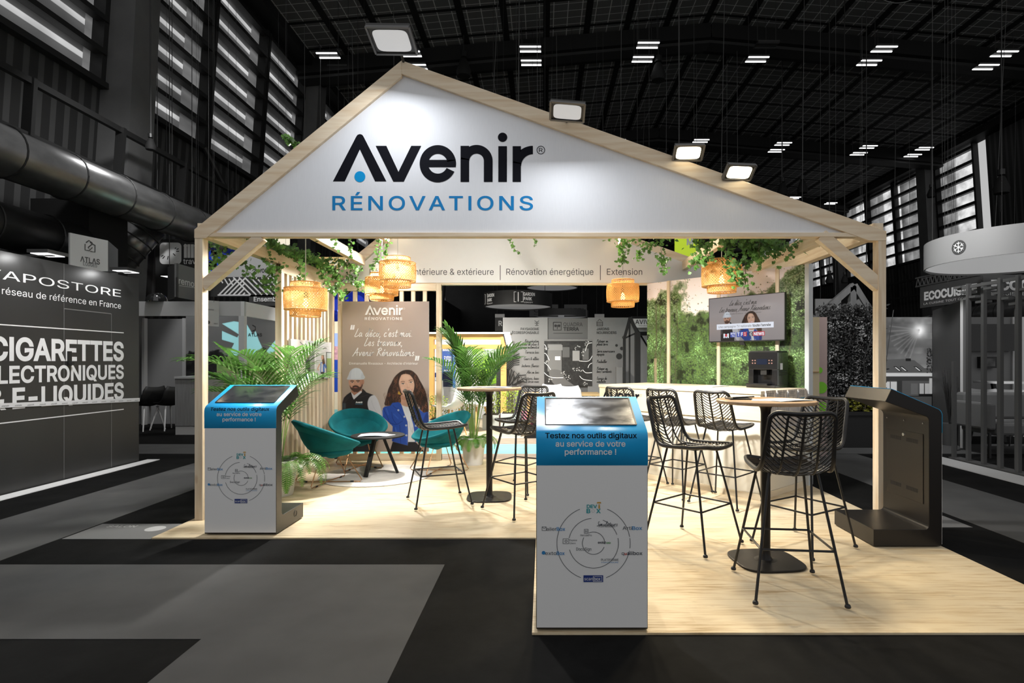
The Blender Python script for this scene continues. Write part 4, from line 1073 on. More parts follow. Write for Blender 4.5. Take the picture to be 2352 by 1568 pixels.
for i, ((x, y), Y, s) in enumerate(PEND):
    p = W(x, y, Y)
    if i == 0: o = p0; o.location = p; o['label'] = s
    else: o = dup(p0, p, i*.7, s)
    o['group'] = 'woven bamboo pendant lamps'
    zt_ = slope_z(p.x)-.16
    c = MB().tube([(0, 0, 0), (0, 0, zt_-p.z)], .0045, 6).build('cord', M_CORD, None); c.parent = o
    lamp('pendant_bulb_light', (p.x, p.y, p.z-.225), None, 9.0, (.03,), (1, .66, .30), kind='POINT')

# ------------------------------------------------------------------ potted palms with ferns
def leafmat(name, c, t=.35, var=.4):
    m = bpy.data.materials.new(name); m.use_nodes = True; nt = m.node_tree; nt.nodes.clear(); MATS[name] = m
    o = nt.nodes.new('ShaderNodeOutputMaterial'); d = nt.nodes.new('ShaderNodeBsdfPrincipled'); tr = nt.nodes.new('ShaderNodeBsdfTranslucent'); x = nt.nodes.new('ShaderNodeMixShader')
    tc = nt.nodes.new('ShaderNodeTexCoord'); nz = nt.nodes.new('ShaderNodeTexNoise'); nz.inputs['Scale'].default_value = 9; nt.links.new(tc.outputs['Object'], nz.inputs['Vector'])
    r = nt.nodes.new('ShaderNodeValToRGB'); r.color_ramp.elements[0].position = .35; r.color_ramp.elements[1].position = .65
    r.color_ramp.elements[0].color = (*[v*(1-var) for v in c], 1); r.color_ramp.elements[1].color = (*[min(1, v*(1+var)) for v in c], 1)
    nt.links.new(nz.outputs['Fac'], r.inputs[0]); d.inputs['Roughness'].default_value = .45
    nt.links.new(r.outputs[0], d.inputs['Base Color']); nt.links.new(r.outputs[0], tr.inputs[0]); x.inputs[0].default_value = t
    nt.links.new(d.outputs[0], x.inputs[1]); nt.links.new(tr.outputs[0], x.inputs[2]); nt.links.new(x.outputs[0], o.inputs[0]); return m
M_PALM = leafmat('palm_leaf', (.075, .185, .035)); M_FERN = leafmat('fern_leaf', (.09, .24, .03), .35); M_IVY = leafmat('ivy_leaf', (.10, .22, .045), .3, .5)
M_STEM = mat('palm_stem', (.16, .26, .06), .5); M_POT = mat('white_pot', (.78, .76, .72), .4); M_SOIL = mat('soil', (.03, .02, .012), .95); M_TWIG = mat('ivy_twig', (.09, .07, .03), .7)
def blade(b, base, d, side, L, w, droop, segs=4):
    """one narrow leaflet, folded slightly along its midrib"""
    d = d.normalized(); p = base.copy(); vs = []
    for k in range(segs+1):
        f = k/segs; ww = w*(.55+.9*f if f < .35 else 1.0*(1-((f-.35)/.65)**1.6))*.5+.0004
        dd = (d+Vector((0, 0, -droop*f*f*1.6))).normalized(); s = dd.cross(Vector((0, 0, 1)))
        s = s.normalized() if s.length > 1e-4 else side
        vs += [p-s*ww+Vector((0, 0, ww*.35)), p, p+s*ww+Vector((0, 0, ww*.35))]
        p = p+dd*(L/segs)
    b.add(vs, [(3*k, 3*k+1, 3*k+4, 3*k+3) for k in range(segs)]+[(3*k+1, 3*k+2, 3*k+5, 3*k+4) for k in range(segs)])
def frond(b, st, base, az, L, rise, arch, leaflen, wid, n, rnd, stem_frac=.33, rs=.006):
    """arching palm frond: bare stalk then paired leaflets"""
    h = Vector((math.cos(az), math.sin(az), 0)); P = []; p = Vector(base); ang = rise
    N_ = 26
    for i in range(N_+1):
        P.append(p.copy()); f = i/N_; a = ang-arch*f**1.8
        p = p+(h*math.cos(a)+Vector((0, 0, 1))*math.sin(a))*(L/N_)
    st.tube(P, [rs*(1-.8*i/N_) for i in range(N_+1)], 5)
    for i in range(n):
        f = stem_frac+(1-stem_frac)*(i+.5)/n; k = f*N_; i0 = int(k); q = P[i0].lerp(P[min(i0+1, N_)], k-i0); t = (P[min(i0+1, N_)]-P[i0]).normalized()
        sd = t.cross(Vector((0, 0, 1))).normalized(); g_ = (f-stem_frac)/(1-stem_frac); ll = leaflen*(.55+1.3*g_*(1-g_)*1.5)*(1-.45*g_**3)*rnd.uniform(.85, 1.1)
        for s in (1, -1):
            d = t*(.55+.5*g_)+sd*s*(1-.35*g_)+Vector((0, 0, .28+rnd.uniform(-.1, .12))); blade(b, q, d, sd, ll, wid, rnd.uniform(.45, .95))
def fern(b, st, c, r0, n, L, rnd, zlift=.9):
    for i in range(n):
        az = 2*math.pi*i/n+rnd.uniform(-.3, .3); h = Vector((math.cos(az), math.sin(az), 0)); p = Vector(c)+h*r0*.6; a = rnd.uniform(.5, 1.25)*zlift; P = [p.copy()]; ll = L*rnd.uniform(.7, 1.1); m = 22
        for k in range(m): p = p+(h*math.cos(a)+Vector((0, 0, 1))*math.sin(a))*(ll/m); a -= rnd.uniform(.09, .13); P.append(p.copy())
        st.tube(P, .0022, 4)
        for k in range(3, m+1):
            t = (P[k]-P[k-1]).normalized(); sd = t.cross(Vector((0, 0, 1))).normalized(); w = .046*math.sin(math.pi*min(1, (k+1)/(m+2)))**.7+.006
            for s in (1, -1):
                q = P[k]; e = q+sd*s*w+t*w*.35-Vector((0, 0, w*.15)); hw_ = t*.0065
                b.add([q-hw_, q+hw_, e+hw_*.3, e-hw_*.3], [(0, 1, 2, 3)])
def palm(label, x, y, pot_r, pot_h, fr_, seed, fern_n, fern_L, fern_off=(0, 0)):
    rnd = random.Random(seed); z = PZ+.0005; t = thing('potted_palm', label, 'potted palm', (x, y, z))
    MB().lathe([(0, 0), (pot_r*.72, 0), (pot_r*.76, .02), (pot_r*.95, pot_h*.82), (pot_r*.97, pot_h*.83), (pot_r*1.03, pot_h*.85), (pot_r*1.05, pot_h), (pot_r*.97, pot_h), (pot_r*.93, pot_h*.88), (0, pot_h*.88)], 40, (x, y, z)).build('pot', M_POT, t, smooth=True)
    MB().lathe([(0, pot_h*.895), (pot_r*.93, pot_h*.885)], 24, (x, y, z)).build('soil', M_SOIL, t)
    b, st = MB(), MB()
    for (az, L, rise, arch, ll) in fr_:
        a = az+rnd.uniform(-.15, .15); bp = (x+math.cos(a)*pot_r*.25, y+math.sin(a)*pot_r*.25, z+pot_h*.88)
        frond(b, st, bp, a, L, rise, arch, ll, rnd.uniform(.024, .032), 21, rnd)
    b.build('palm_leaves', M_PALM, t, fix=False); st.build('palm_stems', M_STEM, t, smooth=True)
    b, st = MB(), MB(); fern(b, st, (x+fern_off[0], y+fern_off[1], z+pot_h*.9), pot_r, fern_n, fern_L, rnd)
    o = b.build('fern_leaves', M_FERN, t, fix=False); o['label'] = 'bright green fern leaves around the pot rim'; st.build('fern_stems', M_STEM, t)
    return t
rr = random.Random(4)
FR = [(2*math.pi*(i+.5)/17+rr.uniform(-.1, .1), rr.uniform(1.30, 1.62), rr.uniform(1.36, 1.54), rr.uniform(.7, 1.75), rr.uniform(.30, .42)) for i in range(17)]
FR = [(a, L, min(1.56, r+.12) if abs(a-math.pi) < .9 else r, A*(.55 if abs(a-math.pi) < .9 else 1), ll) for a, L, r, A, ll in FR]
palm('tall potted palm with ferns in a white pot beside the poster screen', -.925, 7.52, .165, .36, FR, 3, 28, .30)
FR2 = [(.95+4.6*(i+.5)/14+rr.uniform(-.15, .15), rr.uniform(1.25, 1.58), rr.uniform(1.33, 1.53), rr.uniform(.7, 1.75), rr.uniform(.32, .45)) for i in range(14)]
FR2 = [(a, L*(.86 if abs(a-math.pi) < 1. else 1), r, A, ll) for a, L, r, A, ll in FR2]
palm('potted palm with a fern in a white pot behind the left blue kiosk', -2.70, 5.80, .185, .36, FR2, 8, 40, .44, (.08, .0))

# ------------------------------------------------------------------ ivy
LEAF = [(0, 0), (.35, -.12), (.62, .18), (.40, .38), (.50, .78), (.18, .66), (0, 1.05), (-.18, .66), (-.50, .78), (-.40, .38), (-.62, .18), (-.35, -.12)]
def ivy(label, paths, seed, dens=95, size=(.028, .05), spread=.055, name='ivy_garland'):
    rnd = random.Random(seed); c0 = Vector(paths[0][0]); t = thing(name, label, 'ivy', c0); st, lf = MB(), MB()
    for pth in paths:
        pts = catmull([Vector(p) for p in pth], 8); pts = [p+Vector((rnd.uniform(-1, 1), rnd.uniform(-1, 1), rnd.uniform(-1, 1)))*.010 for p in pts]
        st.tube(pts, .0028, 4)
        for a, b in zip(pts, pts[1:]):
            L = (b-a).length; n = int(L*dens+rnd.random())
            for _ in range(n):
                p = a.lerp(b, rnd.random())+Vector((rnd.gauss(0, 1), rnd.gauss(0, 1), rnd.gauss(0, .8)))*spread*.6
                s = rnd.uniform(*size); nrm = Vector((rnd.uniform(-1, 1), rnd.uniform(-1, .4)-.5, rnd.uniform(-.2, 1))).normalized()
                dwn = (Vector((rnd.uniform(-.7, .7), rnd.uniform(-.5, .5), -1))); v = (dwn-nrm*dwn.dot(nrm)).normalized(); u = v.cross(nrm)
                vs = [p+u*x*s+v*y*s-nrm*abs(x)*s*.22 for x, y in LEAF]; cc = p+v*s*.35
                lf.add(vs+[cc], [(i, (i+1) % 12, 12) for i in range(12)])
    lf.build('leaves', M_IVY, t, fix=False); st.build('stems', M_TWIG, t); return t
wp = lambda *a: [W(*p) for p in a]
ivy('long ivy garland running back along the lounge-side eaves beam', [
    [(-2.86, 5.0, 2.62), (-2.83, 5.6, 2.62), (-2.82, 6.3, 2.62), (-2.80, 7.0, 2.62), (-2.76, 7.7, 2.52)], [(-2.80, 5.3, 2.64), (-2.78, 6.0, 2.56), (-2.74, 6.6, 2.62), (-2.72, 7.4, 2.54)],
    [(-2.9, 6.4, 2.62), (-2.75, 6.9, 2.60), (-2.6, 7.3, 2.66), (-2.5, 7.75, 2.60)], [(-2.72, 6.2, 2.6), (-2.7, 6.3, 2.4), (-2.68, 6.3, 2.26)], [(-2.70, 6.9, 2.6), (-2.66, 6.95, 2.42), (-2.60, 7.0, 2.25), (-2.5, 7.05, 2.20)],
    [(-2.66, 7.3, 2.55), (-2.63, 7.35, 2.35), (-2.62, 7.38, 2.18)], [(-2.6, 7.65, 2.56), (-2.5, 7.7, 2.45), (-2.45, 7.7, 2.33)]], 5, 120)
ivy('ivy swag trailing from the eaves corner to the inner gable lettering', [wp((795, 632, 7.7), (812, 652, 7.65), (835, 648, 7.6), (855, 632, 7.55), (862, 620, 7.5))], 6, 90, (.022, .04), .03)
ivy('ivy strands hanging outside the lounge-side opening below the corner brace', [wp((540, 560, 5.7), (560, 590, 5.75), (566, 615, 5.8), (585, 640, 5.85)), wp((610, 590, 5.9), (622, 620, 5.95), (612, 640, 6.0), (600, 655, 6.0)), wp((640, 600, 6.1), (630, 640, 6.1), (622, 680, 6.1)),
     wp((480, 565, 5.2), (492, 590, 5.25), (484, 615, 5.25)), wp((500, 560, 5.3), (515, 585, 5.35), (508, 610, 5.4))], 7, 110, (.026, .048), .06)
ivy('ivy tendrils hanging between the short-slope purlin and pendant cords', [wp((868, 520, 6.6), (872, 560, 6.6), (862, 600, 6.6), (856, 612, 6.6)), wp((885, 520, 6.6), (890, 560, 6.6), (884, 592, 6.6)), wp((742, 520, 6.4), (768, 545, 6.4), (772, 570, 6.4)), wp((800, 520, 6.4), (806, 560, 6.4), (803, 590, 6.4)), wp((712, 520, 6.2), (716, 552, 6.2))], 8, 75, (.024, .042), .03)
ivy('thin ivy sprig hanging alone above the inner gable lettering', [wp((1164, 520, 6.5), (1172, 552, 6.5), (1180, 568, 6.5), (1194, 582, 6.5)), wp((1228, 520, 6.5), (1230, 550, 6.5), (1228, 568, 6.5))], 9, 65, (.02, .034), .015)
ivy('ivy cluster hanging from the long-slope purlin near the black frame', [wp((1395, 545, 6.5), (1420, 540, 6.5), (1450, 545, 6.5), (1490, 560, 6.5), (1520, 545, 6.5), (1555, 540, 6.5)), wp((1425, 545, 6.5), (1430, 580, 6.5), (1428, 605, 6.5)), wp((1440, 550, 6.5), (1438, 575, 6.5), (1430, 598, 6.5)),
     wp((1495, 560, 6.4), (1478, 575, 6.4), (1463, 590, 6.4)), wp((1520, 550, 6.4), (1518, 590, 6.4), (1522, 625, 6.4)), wp((1522, 585, 6.4), (1530, 610, 6.4)), wp((1470, 520, 6.5), (1500, 535, 6.5), (1540, 525, 6.5))], 10, 110, (.024, .044), .05)
ivy('dense ivy mass hanging under the long-slope eaves above the television', [wp((1595, 560, 5.9), (1610, 540, 5.9), (1600, 590, 5.9), (1598, 612, 5.9)), wp((1615, 545, 5.9), (1620, 580, 5.9), (1617, 595, 5.9)), wp((1640, 540, 5.8), (1680, 550, 5.7), (1720, 556, 5.6), (1770, 562, 5.5), (1815, 566, 5.5), (1870, 552, 5.5)),
     wp((1680, 530, 5.7), (1720, 545, 5.6), (1760, 548, 5.6), (1800, 552, 5.6)), wp((1670, 545, 5.7), (1668, 580, 5.7), (1672, 600, 5.7)), wp((1700, 560, 5.6), (1715, 590, 5.6), (1712, 630, 5.6), (1710, 662, 5.6)), wp((1745, 560, 5.5), (1742, 590, 5.5), (1735, 600, 5.5)), wp((1690, 600, 5.6), (1688, 630, 5.6), (1684, 640, 5.6)),
     wp((1710, 540, 5.6), (1730, 570, 5.6), (1760, 580, 5.6)), wp((1580, 520, 5.9), (1620, 525, 5.9), (1650, 522, 5.9)), wp((1760, 545, 5.5), (1790, 580, 5.5), (1800, 585, 5.5))], 11, 150, (.026, .05), .075)
ivy('small ivy sprig poking above the short-slope rafter', [wp((655, 312, FY+.1), (668, 318, FY+.1), (680, 330, FY+.1))], 12, 120, (.03, .05), .03)
# ------------------------------------------------------------------ printed pictures (flat prints on posters, screens and panels)
def vnoise(h, w, cell, seed, octs=4):
    r = np.random.RandomState(seed); out = np.zeros((h, w)); amp = 1.; tot = 0.
    for o in range(octs):
        c = max(1.0, cell/2**o); gh, gw = int(h/c)+3, int(w/c)+3; G = r.rand(gh, gw)
        y = np.arange(h)/c; x = np.arange(w)/c; y0 = y.astype(int); x0 = x.astype(int); fy = (y-y0)[:, None]; fx = (x-x0)[None, :]
        fy = fy*fy*(3-2*fy); fx = fx*fx*(3-2*fx)
        a = G[np.ix_(y0, x0)]; b = G[np.ix_(y0, x0+1)]; c_ = G[np.ix_(y0+1, x0)]; d = G[np.ix_(y0+1, x0+1)]
        out += amp*((a*(1-fx)+b*fx)*(1-fy)+(c_*(1-fx)+d*fx)*fy); tot += amp; amp *= .55
    return out/tot
class Canvas:
    def __init__(s, w, h, bg, sx=1., sy=None, ox=0., oy=0.):
        s.w, s.h = w, h; s.im = np.zeros((h, w, 3)); s.im[:] = np.array(bg)/255.; s.t = (sx, sy or sx, ox, oy)
    def X(s, pts): sx, sy, ox, oy = s.t; return [(x*sx+ox, y*sy+oy) for x, y in pts]
    def _mask(s, P, soft):
        xs = [p[0] for p in P]; ys = [p[1] for p in P]; m = soft+2
        x0, x1 = max(0, int(min(xs)-m)), min(s.w, int(max(xs)+m)+1); y0, y1 = max(0, int(min(ys)-m)), min(s.h, int(max(ys)+m)+1)
        if x1 <= x0 or y1 <= y0: return None
        k = 3; X = (np.arange((x1-x0)*k)+.5)/k+x0; Y = (np.arange((y1-y0)*k)+.5)/k+y0
        ins = np.zeros((len(Y), len(X)), bool); n = len(P)
        for i in range(n):
            (ax, ay), (bx, by) = P[i], P[(i+1) % n]
            if ay == by: continue
            cond = ((ay > Y) != (by > Y))[:, None]; xi = (bx-ax)*(Y-ay)/(by-ay)+ax
            ins ^= cond & (X[None, :] < xi[:, None])
        a = ins.reshape(y1-y0, k, x1-x0, k).mean(axis=(1, 3))
        for _ in range(int(soft)):
            q = np.pad(a, 1, mode='edge'); a = (q[:-2, 1:-1]+q[2:, 1:-1]+q[1:-1, :-2]+q[1:-1, 2:]+2*a)/6
        return (x0, y0, x1, y1, a)
    def _put(s, M, col, al):
        if M is None: return
        x0, y0, x1, y1, a = M; a = (a*al)[..., None]; s.im[y0:y1, x0:x1] = s.im[y0:y1, x0:x1]*(1-a)+np.array(col)/255.*a
    def poly(s, pts, col, soft=0, al=1., smooth=True):
        P = s.X(pts)
        if smooth and len(P) > 3:
            n = len(P); Q = []
            for i in range(n):
                a, b, c, d = [np.array(P[j % n]) for j in (i-1, i, i+1, i+2)]
                for t in (0, .25, .5, .75): Q.append(tuple(.5*((2*b)+(c-a)*t+(2*a-5*b+4*c-d)*t*t+(3*b-a-3*c+d)*t**3)))
            P = Q
        s._put(s._mask(P, soft), col, al)
    def ell(s, cx, cy, rx, ry, col, soft=0, al=1.): s.poly([(cx+rx*math.cos(a*.3927), cy+ry*math.sin(a*.3927)) for a in range(16)], col, soft, al)
    def stroke(s, pts, w, col, soft=0, al=1.):
        P = [Vector(p) for p in s.X(pts)]; P = catmull(P, 4) if len(P) > 2 else P; Lf, Rt = [], []; n = len(P); w = w*s.t[0]
        for i in range(n):
            t = P[min(i+1, n-1)]-P[max(i-1, 0)]; t = t.normalized() if t.length > 1e-9 else Vector((1, 0)); q = Vector((-t.y, t.x))*w/2
            Lf.append(tuple(P[i]+q)); Rt.append(tuple(P[i]-q))
        s._put(s._mask(Lf+Rt[::-1], soft), col, al)
    def rect(s, x0, y0, x1, y1, col, soft=0, al=1.): s.poly([(x0, y0), (x1, y0), (x1, y1), (x0, y1)], col, soft, al, False)
def print_mat(name, estr=0., rough=.45, gain=1.):
    m = mat(name, (.5, .5, .5), rough, spec=.35); nt = m.node_tree; b = nt.nodes['Principled BSDF']
    a = nt.nodes.new('ShaderNodeAttribute'); a.attribute_name = 'print'
    if estr:
        nt.links.new(a.outputs['Color'], b.inputs['Emission Color']); b.inputs['Emission Strength'].default_value = estr; b.inputs['Base Color'].default_value = (.01, .01, .01, 1); b.inputs['Roughness'].default_value = .12
    else: nt.links.new(a.outputs['Color'], b.inputs['Base Color'])
    return m
def print_grid(name, im, pt, m, parent, gain=1.):
    """im[h,w,3] sRGB 0..1, row 0 at the top; pt(s,t) -> place, s 0..1 left to right, t 0..1 bottom to top"""
    h, w = im.shape[:2]; c = np.clip(im, 0, 1); L = np.where(c <= .04045, c/12.92, ((c+.055)/1.055)**2.4)*gain
    O, A, B = Vector(pt(0, 0)), Vector(pt(1, 0)), Vector(pt(0, 1)); du = np.array(A-O); dv = np.array(B-O); o = np.array(O)
    S, T = np.meshgrid(np.arange(w)/(w-1), 1-np.arange(h)/(h-1)); co = o+S[..., None]*du+T[..., None]*dv
    me = bpy.data.meshes.new(name); n = w*h; me.vertices.add(n); me.vertices.foreach_set('co', co.reshape(-1).astype(np.float32))
    i = np.arange((h-1)*(w-1)); r, q = i//(w-1), i % (w-1); a = r*w+q; f = np.stack([a, a+w, a+w+1, a+1], 1).reshape(-1)
    k = len(i); me.loops.add(4*k); me.loops.foreach_set('vertex_index', f.astype(np.int32)); me.polygons.add(k); me.polygons.foreach_set('loop_start', (np.arange(k)*4).astype(np.int32))
    try: me.polygons.foreach_set('loop_total', np.full(k, 4, np.int32))
    except Exception: pass
    me.update(calc_edges=True); at = me.color_attributes.new('print', 'FLOAT_COLOR', 'POINT')
    at.data.foreach_set('color', np.concatenate([L.reshape(-1, 3), np.ones((n, 1))], 1).reshape(-1).astype(np.float32)); me.materials.append(m)
    ob = bpy.data.objects.new(name, me); COL.objects.link(ob); adopt(ob, parent); return ob

def paint_people(C, woman_full=True):
    R = random.Random(3); SK, SKD = (205, 158, 134), (176, 126, 104)
    # man
    C.poly([(45, 1420), (45, 610), (75, 515), (120, 470), (185, 425), (230, 540), (360, 420), (375, 368), (410, 400), (440, 432), (560, 475), (500, 530), (465, 600), (472, 690), (505, 760), (530, 900), (520, 1100), (540, 1300), (540, 1420)], (36, 33, 38), 1, smooth=False)
    C.poly([(230, 1290), (540, 1290), (520, 1410), (250, 1410)], (72, 78, 92), 1, smooth=False); C.rect(45, 1270, 235, 1410, (58, 60, 70), 1)
    C.poly([(560, 475), (610, 525), (650, 620), (685, 730), (708, 870), (690, 1000), (600, 960), (540, 830), (505, 760), (470, 690), (458, 600), (490, 510)], (208, 208, 214), 1)
    C.poly([(690, 750), (708, 870), (690, 1000), (640, 960), (660, 850)], (182, 182, 190), 2, .6); C.stroke([(520, 560), (560, 680), (640, 800)], 10, (186, 186, 194), 2, .6)
    C.poly([(205, 395), (355, 385), (352, 435), (240, 500), (205, 450)], SKD, 1); C.poly([(190, 425), (240, 480), (355, 402), (366, 428), (235, 548), (212, 505)], (222, 222, 228), 0, smooth=False)
    C.stroke([(60, 620), (150, 520), (200, 470)], 12, (60, 56, 62), 2, .6); C.stroke([(300, 520), (370, 500), (470, 470)], 12, (62, 58, 64), 2, .7); C.stroke([(235, 548), (240, 700), (238, 900)], 5, (18, 16, 18), 0)
    C.poly([(165, 225), (163, 320), (190, 385), (235, 422), (300, 424), (350, 388), (376, 325), (392, 225)], SK, 1); C.ell(386, 262, 15, 38, SKD, 1); C.ell(388, 262, 8, 22, (190, 140, 118), 1)
    C.poly([(330, 230), (385, 230), (376, 325), (345, 390), (335, 310)], SKD, 3, .7); C.ell(215, 300, 30, 24, (218, 172, 148), 3, .7)
    C.poly([(166, 310), (178, 365), (195, 390), (238, 426), (300, 427), (352, 390), (378, 318), (372, 285), (352, 335), (325, 345), (300, 326), (262, 318), (225, 330), (210, 352), (190, 350)], (66, 46, 40), 2, .92, smooth=False)
    C.ell(262, 352, 34, 10, (170, 112, 100), 1); C.stroke([(232, 351), (262, 354), (292, 350)], 4, (92, 48, 46)); C.poly([(215, 330), (262, 318), (310, 330), (300, 340), (262, 332), (225, 342)], (52, 36, 32), 1)
    for ex, ey in ((208, 268), (302, 262)):
        C.ell(ex, ey, 20, 8, (228, 214, 206), 0); C.ell(ex, ey, 9, 8, (48, 34, 28), 0); C.stroke([(ex-22, ey-4), (ex, ey-11), (ex+22, ey-2)], 5, (60, 42, 36)); C.stroke([(ex-30, ey-20), (ex, ey-27), (ex+30, ey-18)], 11, (52, 38, 32), 1)
    C.stroke([(256, 262), (242, 305), (262, 312), (284, 304)], 6, SKD, 1); C.stroke([(250, 300), (248, 270)], 10, (222, 178, 154), 2, .6)
    C.poly([(132, 218), (130, 195), (150, 150), (168, 98), (210, 52), (268, 32), (330, 46), (375, 98), (396, 150), (416, 180), (410, 200), (380, 219), (270, 226)], (222, 229, 238), 1); C.poly([(132, 218), (130, 195), (152, 150), (170, 98), (205, 60), (190, 130), (180, 215)], (200, 207, 218), 3, .8)
    C.stroke([(134, 212), (270, 214), (408, 194)], 9, (198, 205, 216), 1, .8); C.poly([(370, 110), (396, 150), (414, 182), (380, 214), (350, 190)], (196, 202, 212), 3, .6); C.stroke([(262, 40), (258, 110), (262, 190)], 7, (236, 241, 247), 1, .8)
    C.rect(50, 605, 106, 780, (62, 72, 82)); C.stroke([(84, 610), (88, 775)], 4, (92, 102, 112)); C.stroke([(258, 622), (378, 622)], 7, (70, 170, 210), 1)
    # woman: hair
    hair = [(1090, 64), (1180, 78), (1262, 150), (1312, 240), (1362, 330), (1405, 430), (1432, 560), (1448, 650), (1445, 760), (1385, 765), (1330, 720), (1290, 640), (1180, 600), (1020, 600), (960, 600), (880, 640), (800, 652), (735, 630), (748, 560), (775, 460), (800, 370), (850, 270), (885, 200), (935, 140), (1010, 85)]
    C.poly(hair, (52, 37, 32), 1)
    def inh(x, y):
        ok = False; n = len(hair)
        for i in range(n):
            (ax, ay), (bx, by) = hair[i], hair[(i+1) % n]
            if (ay > y) != (by > y) and x < (bx-ax)*(y-ay)/(by-ay)+ax: ok = not ok
        return ok
    cnt = 0
    while cnt < 420:
        x, y = R.uniform(730, 1455), R.uniform(60, 780)
        if not inh(x, y): continue
        cnt += 1; sgn = -1 if x < 1095 else 1; f = min(1, max(0, (y-120)/600)); b = R.random()
        col = (44, 31, 27) if b < .35 else ((96+30*f, 62+12*f, 48+6*f) if b < .8 else (132+20*f, 88+10*f, 66)); a = R.uniform(14, 24)
        C.stroke([(x, y), (x+sgn*a*.4+R.uniform(-8, 8), y+a), (x-sgn*a*.3, y+2*a), (x+sgn*a*.6, y+3*a)], R.uniform(4, 8), col, 0, .8)
    for i in range(120):
        a = i/120*6.283; px = 1095+math.cos(a)*370; py = 400+math.sin(a)*350
        if inh(1095+math.cos(a)*320, 400+math.sin(a)*300) and py > 150: C.stroke([(px-20*math.cos(a), py-20), (px+R.uniform(-10, 10), py), (px-10, py+30)], 4, (84, 60, 50), 1, .6)
    # jacket, tee, trousers
    C.poly([(705, 830), (708, 690), (740, 662), (830, 648), (862, 602), (960, 588), (1010, 620), (1060, 780), (1112, 920), (1118, 1050), (1112, 1296), (980, 1270), (855, 1225), (868, 985), (815, 930)], (38, 74, 162), 1, smooth=False)
    C.poly([(1205, 650), (1235, 640), (1300, 705), (1372, 765), (1440, 745), (1452, 960), (1390, 1020), (1300, 1180), (1240, 1250), (1222, 1230), (1220, 1100), (1200, 950), (1163, 830), (1175, 730)], (40, 78, 168), 1, smooth=False)
    C.poly([(1440, 740), (1452, 960), (1390, 1020), (1360, 900)], (28, 52, 120), 2, .8)
    for st in ([(720, 700), (790, 850), (830, 950)], [(815, 925), (925, 955), (1030, 895)], [(850, 750), (870, 860), (930, 950)], [(930, 720), (1000, 800), (1040, 880)], [(880, 990), (900, 1100), (880, 1220)], [(980, 960), (990, 1120), (1000, 1260)], [(1250, 850), (1280, 920), (1320, 1000)], [(1205, 680), (1180, 740), (1172, 830)], [(870, 640), (920, 690), (960, 685)]):
        C.stroke(st, 9, (22, 44, 108), 1, .8)
    for st in ([(760, 690), (800, 800)], [(1090, 960), (1095, 1260)], [(910, 1000), (940, 1150)], [(1300, 760), (1340, 900)], [(700, 720), (715, 820)], [(880, 780), (960, 860)]): C.stroke(st, 16, (70, 110, 200), 3, .7)
    C.poly([(1008, 625), (1060, 652), (1120, 660), (1207, 645), (1176, 730), (1165, 830), (1200, 950), (1222, 1100), (1232, 1242), (1118, 1242), (1118, 1050), (1110, 900), (1060, 780)], (226, 228, 232), 1, smooth=False); C.stroke([(1130, 900), (1150, 1000), (1180, 1080)], 12, (196, 200, 208), 3, .8); C.stroke([(1190, 1000), (1200, 1200)], 14, (188, 198, 204), 3, .8)
    C.poly([(868, 1235), (1112, 1298), (1120, 1240), (1232, 1240), (1262, 1260), (1380, 1400), (818, 1405)], (30, 28, 34), 1, smooth=False)
    for x, y in ((960, 722), (1058, 828), (1088, 970), (1090, 1132), (1192, 830), (1242, 976), (1256, 1142)): C.ell(x, y, 15, 16, (214, 214, 216), 1); C.ell(x+3, y+3, 8, 8, (170, 172, 178), 1)
    # neck, face
    C.poly([(1012, 470), (1175, 462), (1195, 590), (1208, 645), (1120, 665), (1060, 655), (1006, 625), (1004, 560)], (204, 160, 136), 1); C.poly([(1012, 470), (1060, 500), (1140, 505), (1180, 462), (1180, 540), (1090, 560), (1010, 540)], (178, 130, 108), 3, .8)
    C.poly([(965, 285), (975, 205), (1010, 148), (1080, 130), (1152, 150), (1200, 215), (1222, 300), (1216, 375), (1188, 445), (1135, 490), (1065, 482), (1012, 438), (980, 370)], (222, 180, 156), 1)
    C.ell(1030, 370, 34, 30, (232, 186, 164), 4, .8); C.ell(1175, 345, 26, 30, (228, 182, 158), 4, .8); C.ell(1085, 190, 60, 36, (232, 192, 170), 4, .7); C.poly([(965, 285), (980, 370), (1012, 438), (1050, 475), (1010, 400), (990, 320)], (190, 144, 122), 3, .7)
    for ex, ey, dy in ((1036, 292, 2), (1166, 270, -8)):
        C.poly([(ex-30, ey+2), (ex-8, ey-11), (ex+26, ey-8+dy*.5), (ex+12, ey+8), (ex-12, ey+9)], (240, 232, 226)); C.ell(ex, ey-1, 11, 10, (58, 42, 34)); C.stroke([(ex-32, ey+4), (ex-8, ey-14), (ex+30, ey-10+dy)], 6, (40, 28, 26)); C.stroke([(ex-38, ey-28), (ex-6, ey-42), (ex+30, ey-36+dy)], 8, (92, 64, 52), 1)
    C.stroke([(1100, 285), (1112, 335), (1098, 352), (1120, 358), (1142, 346)], 5, (190, 140, 118), 1); C.stroke([(1112, 270), (1118, 335)], 10, (236, 200, 178), 2, .7)
    C.poly([(1060, 398), (1095, 388), (1120, 390), (1150, 384), (1176, 384), (1160, 420), (1118, 438), (1080, 428)], (186, 92, 88), 1); C.poly([(1068, 400), (1120, 396), (1170, 388), (1155, 410), (1118, 418), (1085, 414)], (246, 244, 240), 0)
    C.stroke([(1048, 380), (1052, 404), (1064, 420)], 4, (190, 140, 120), 1, .8); C.stroke([(1184, 366), (1188, 392)], 4, (190, 140, 120), 1, .8)
    for (x0, y0) in ((970, 430), (985, 455), (965, 450)): C.ell(x0, y0, 15, 14, (196, 152, 60), 1)
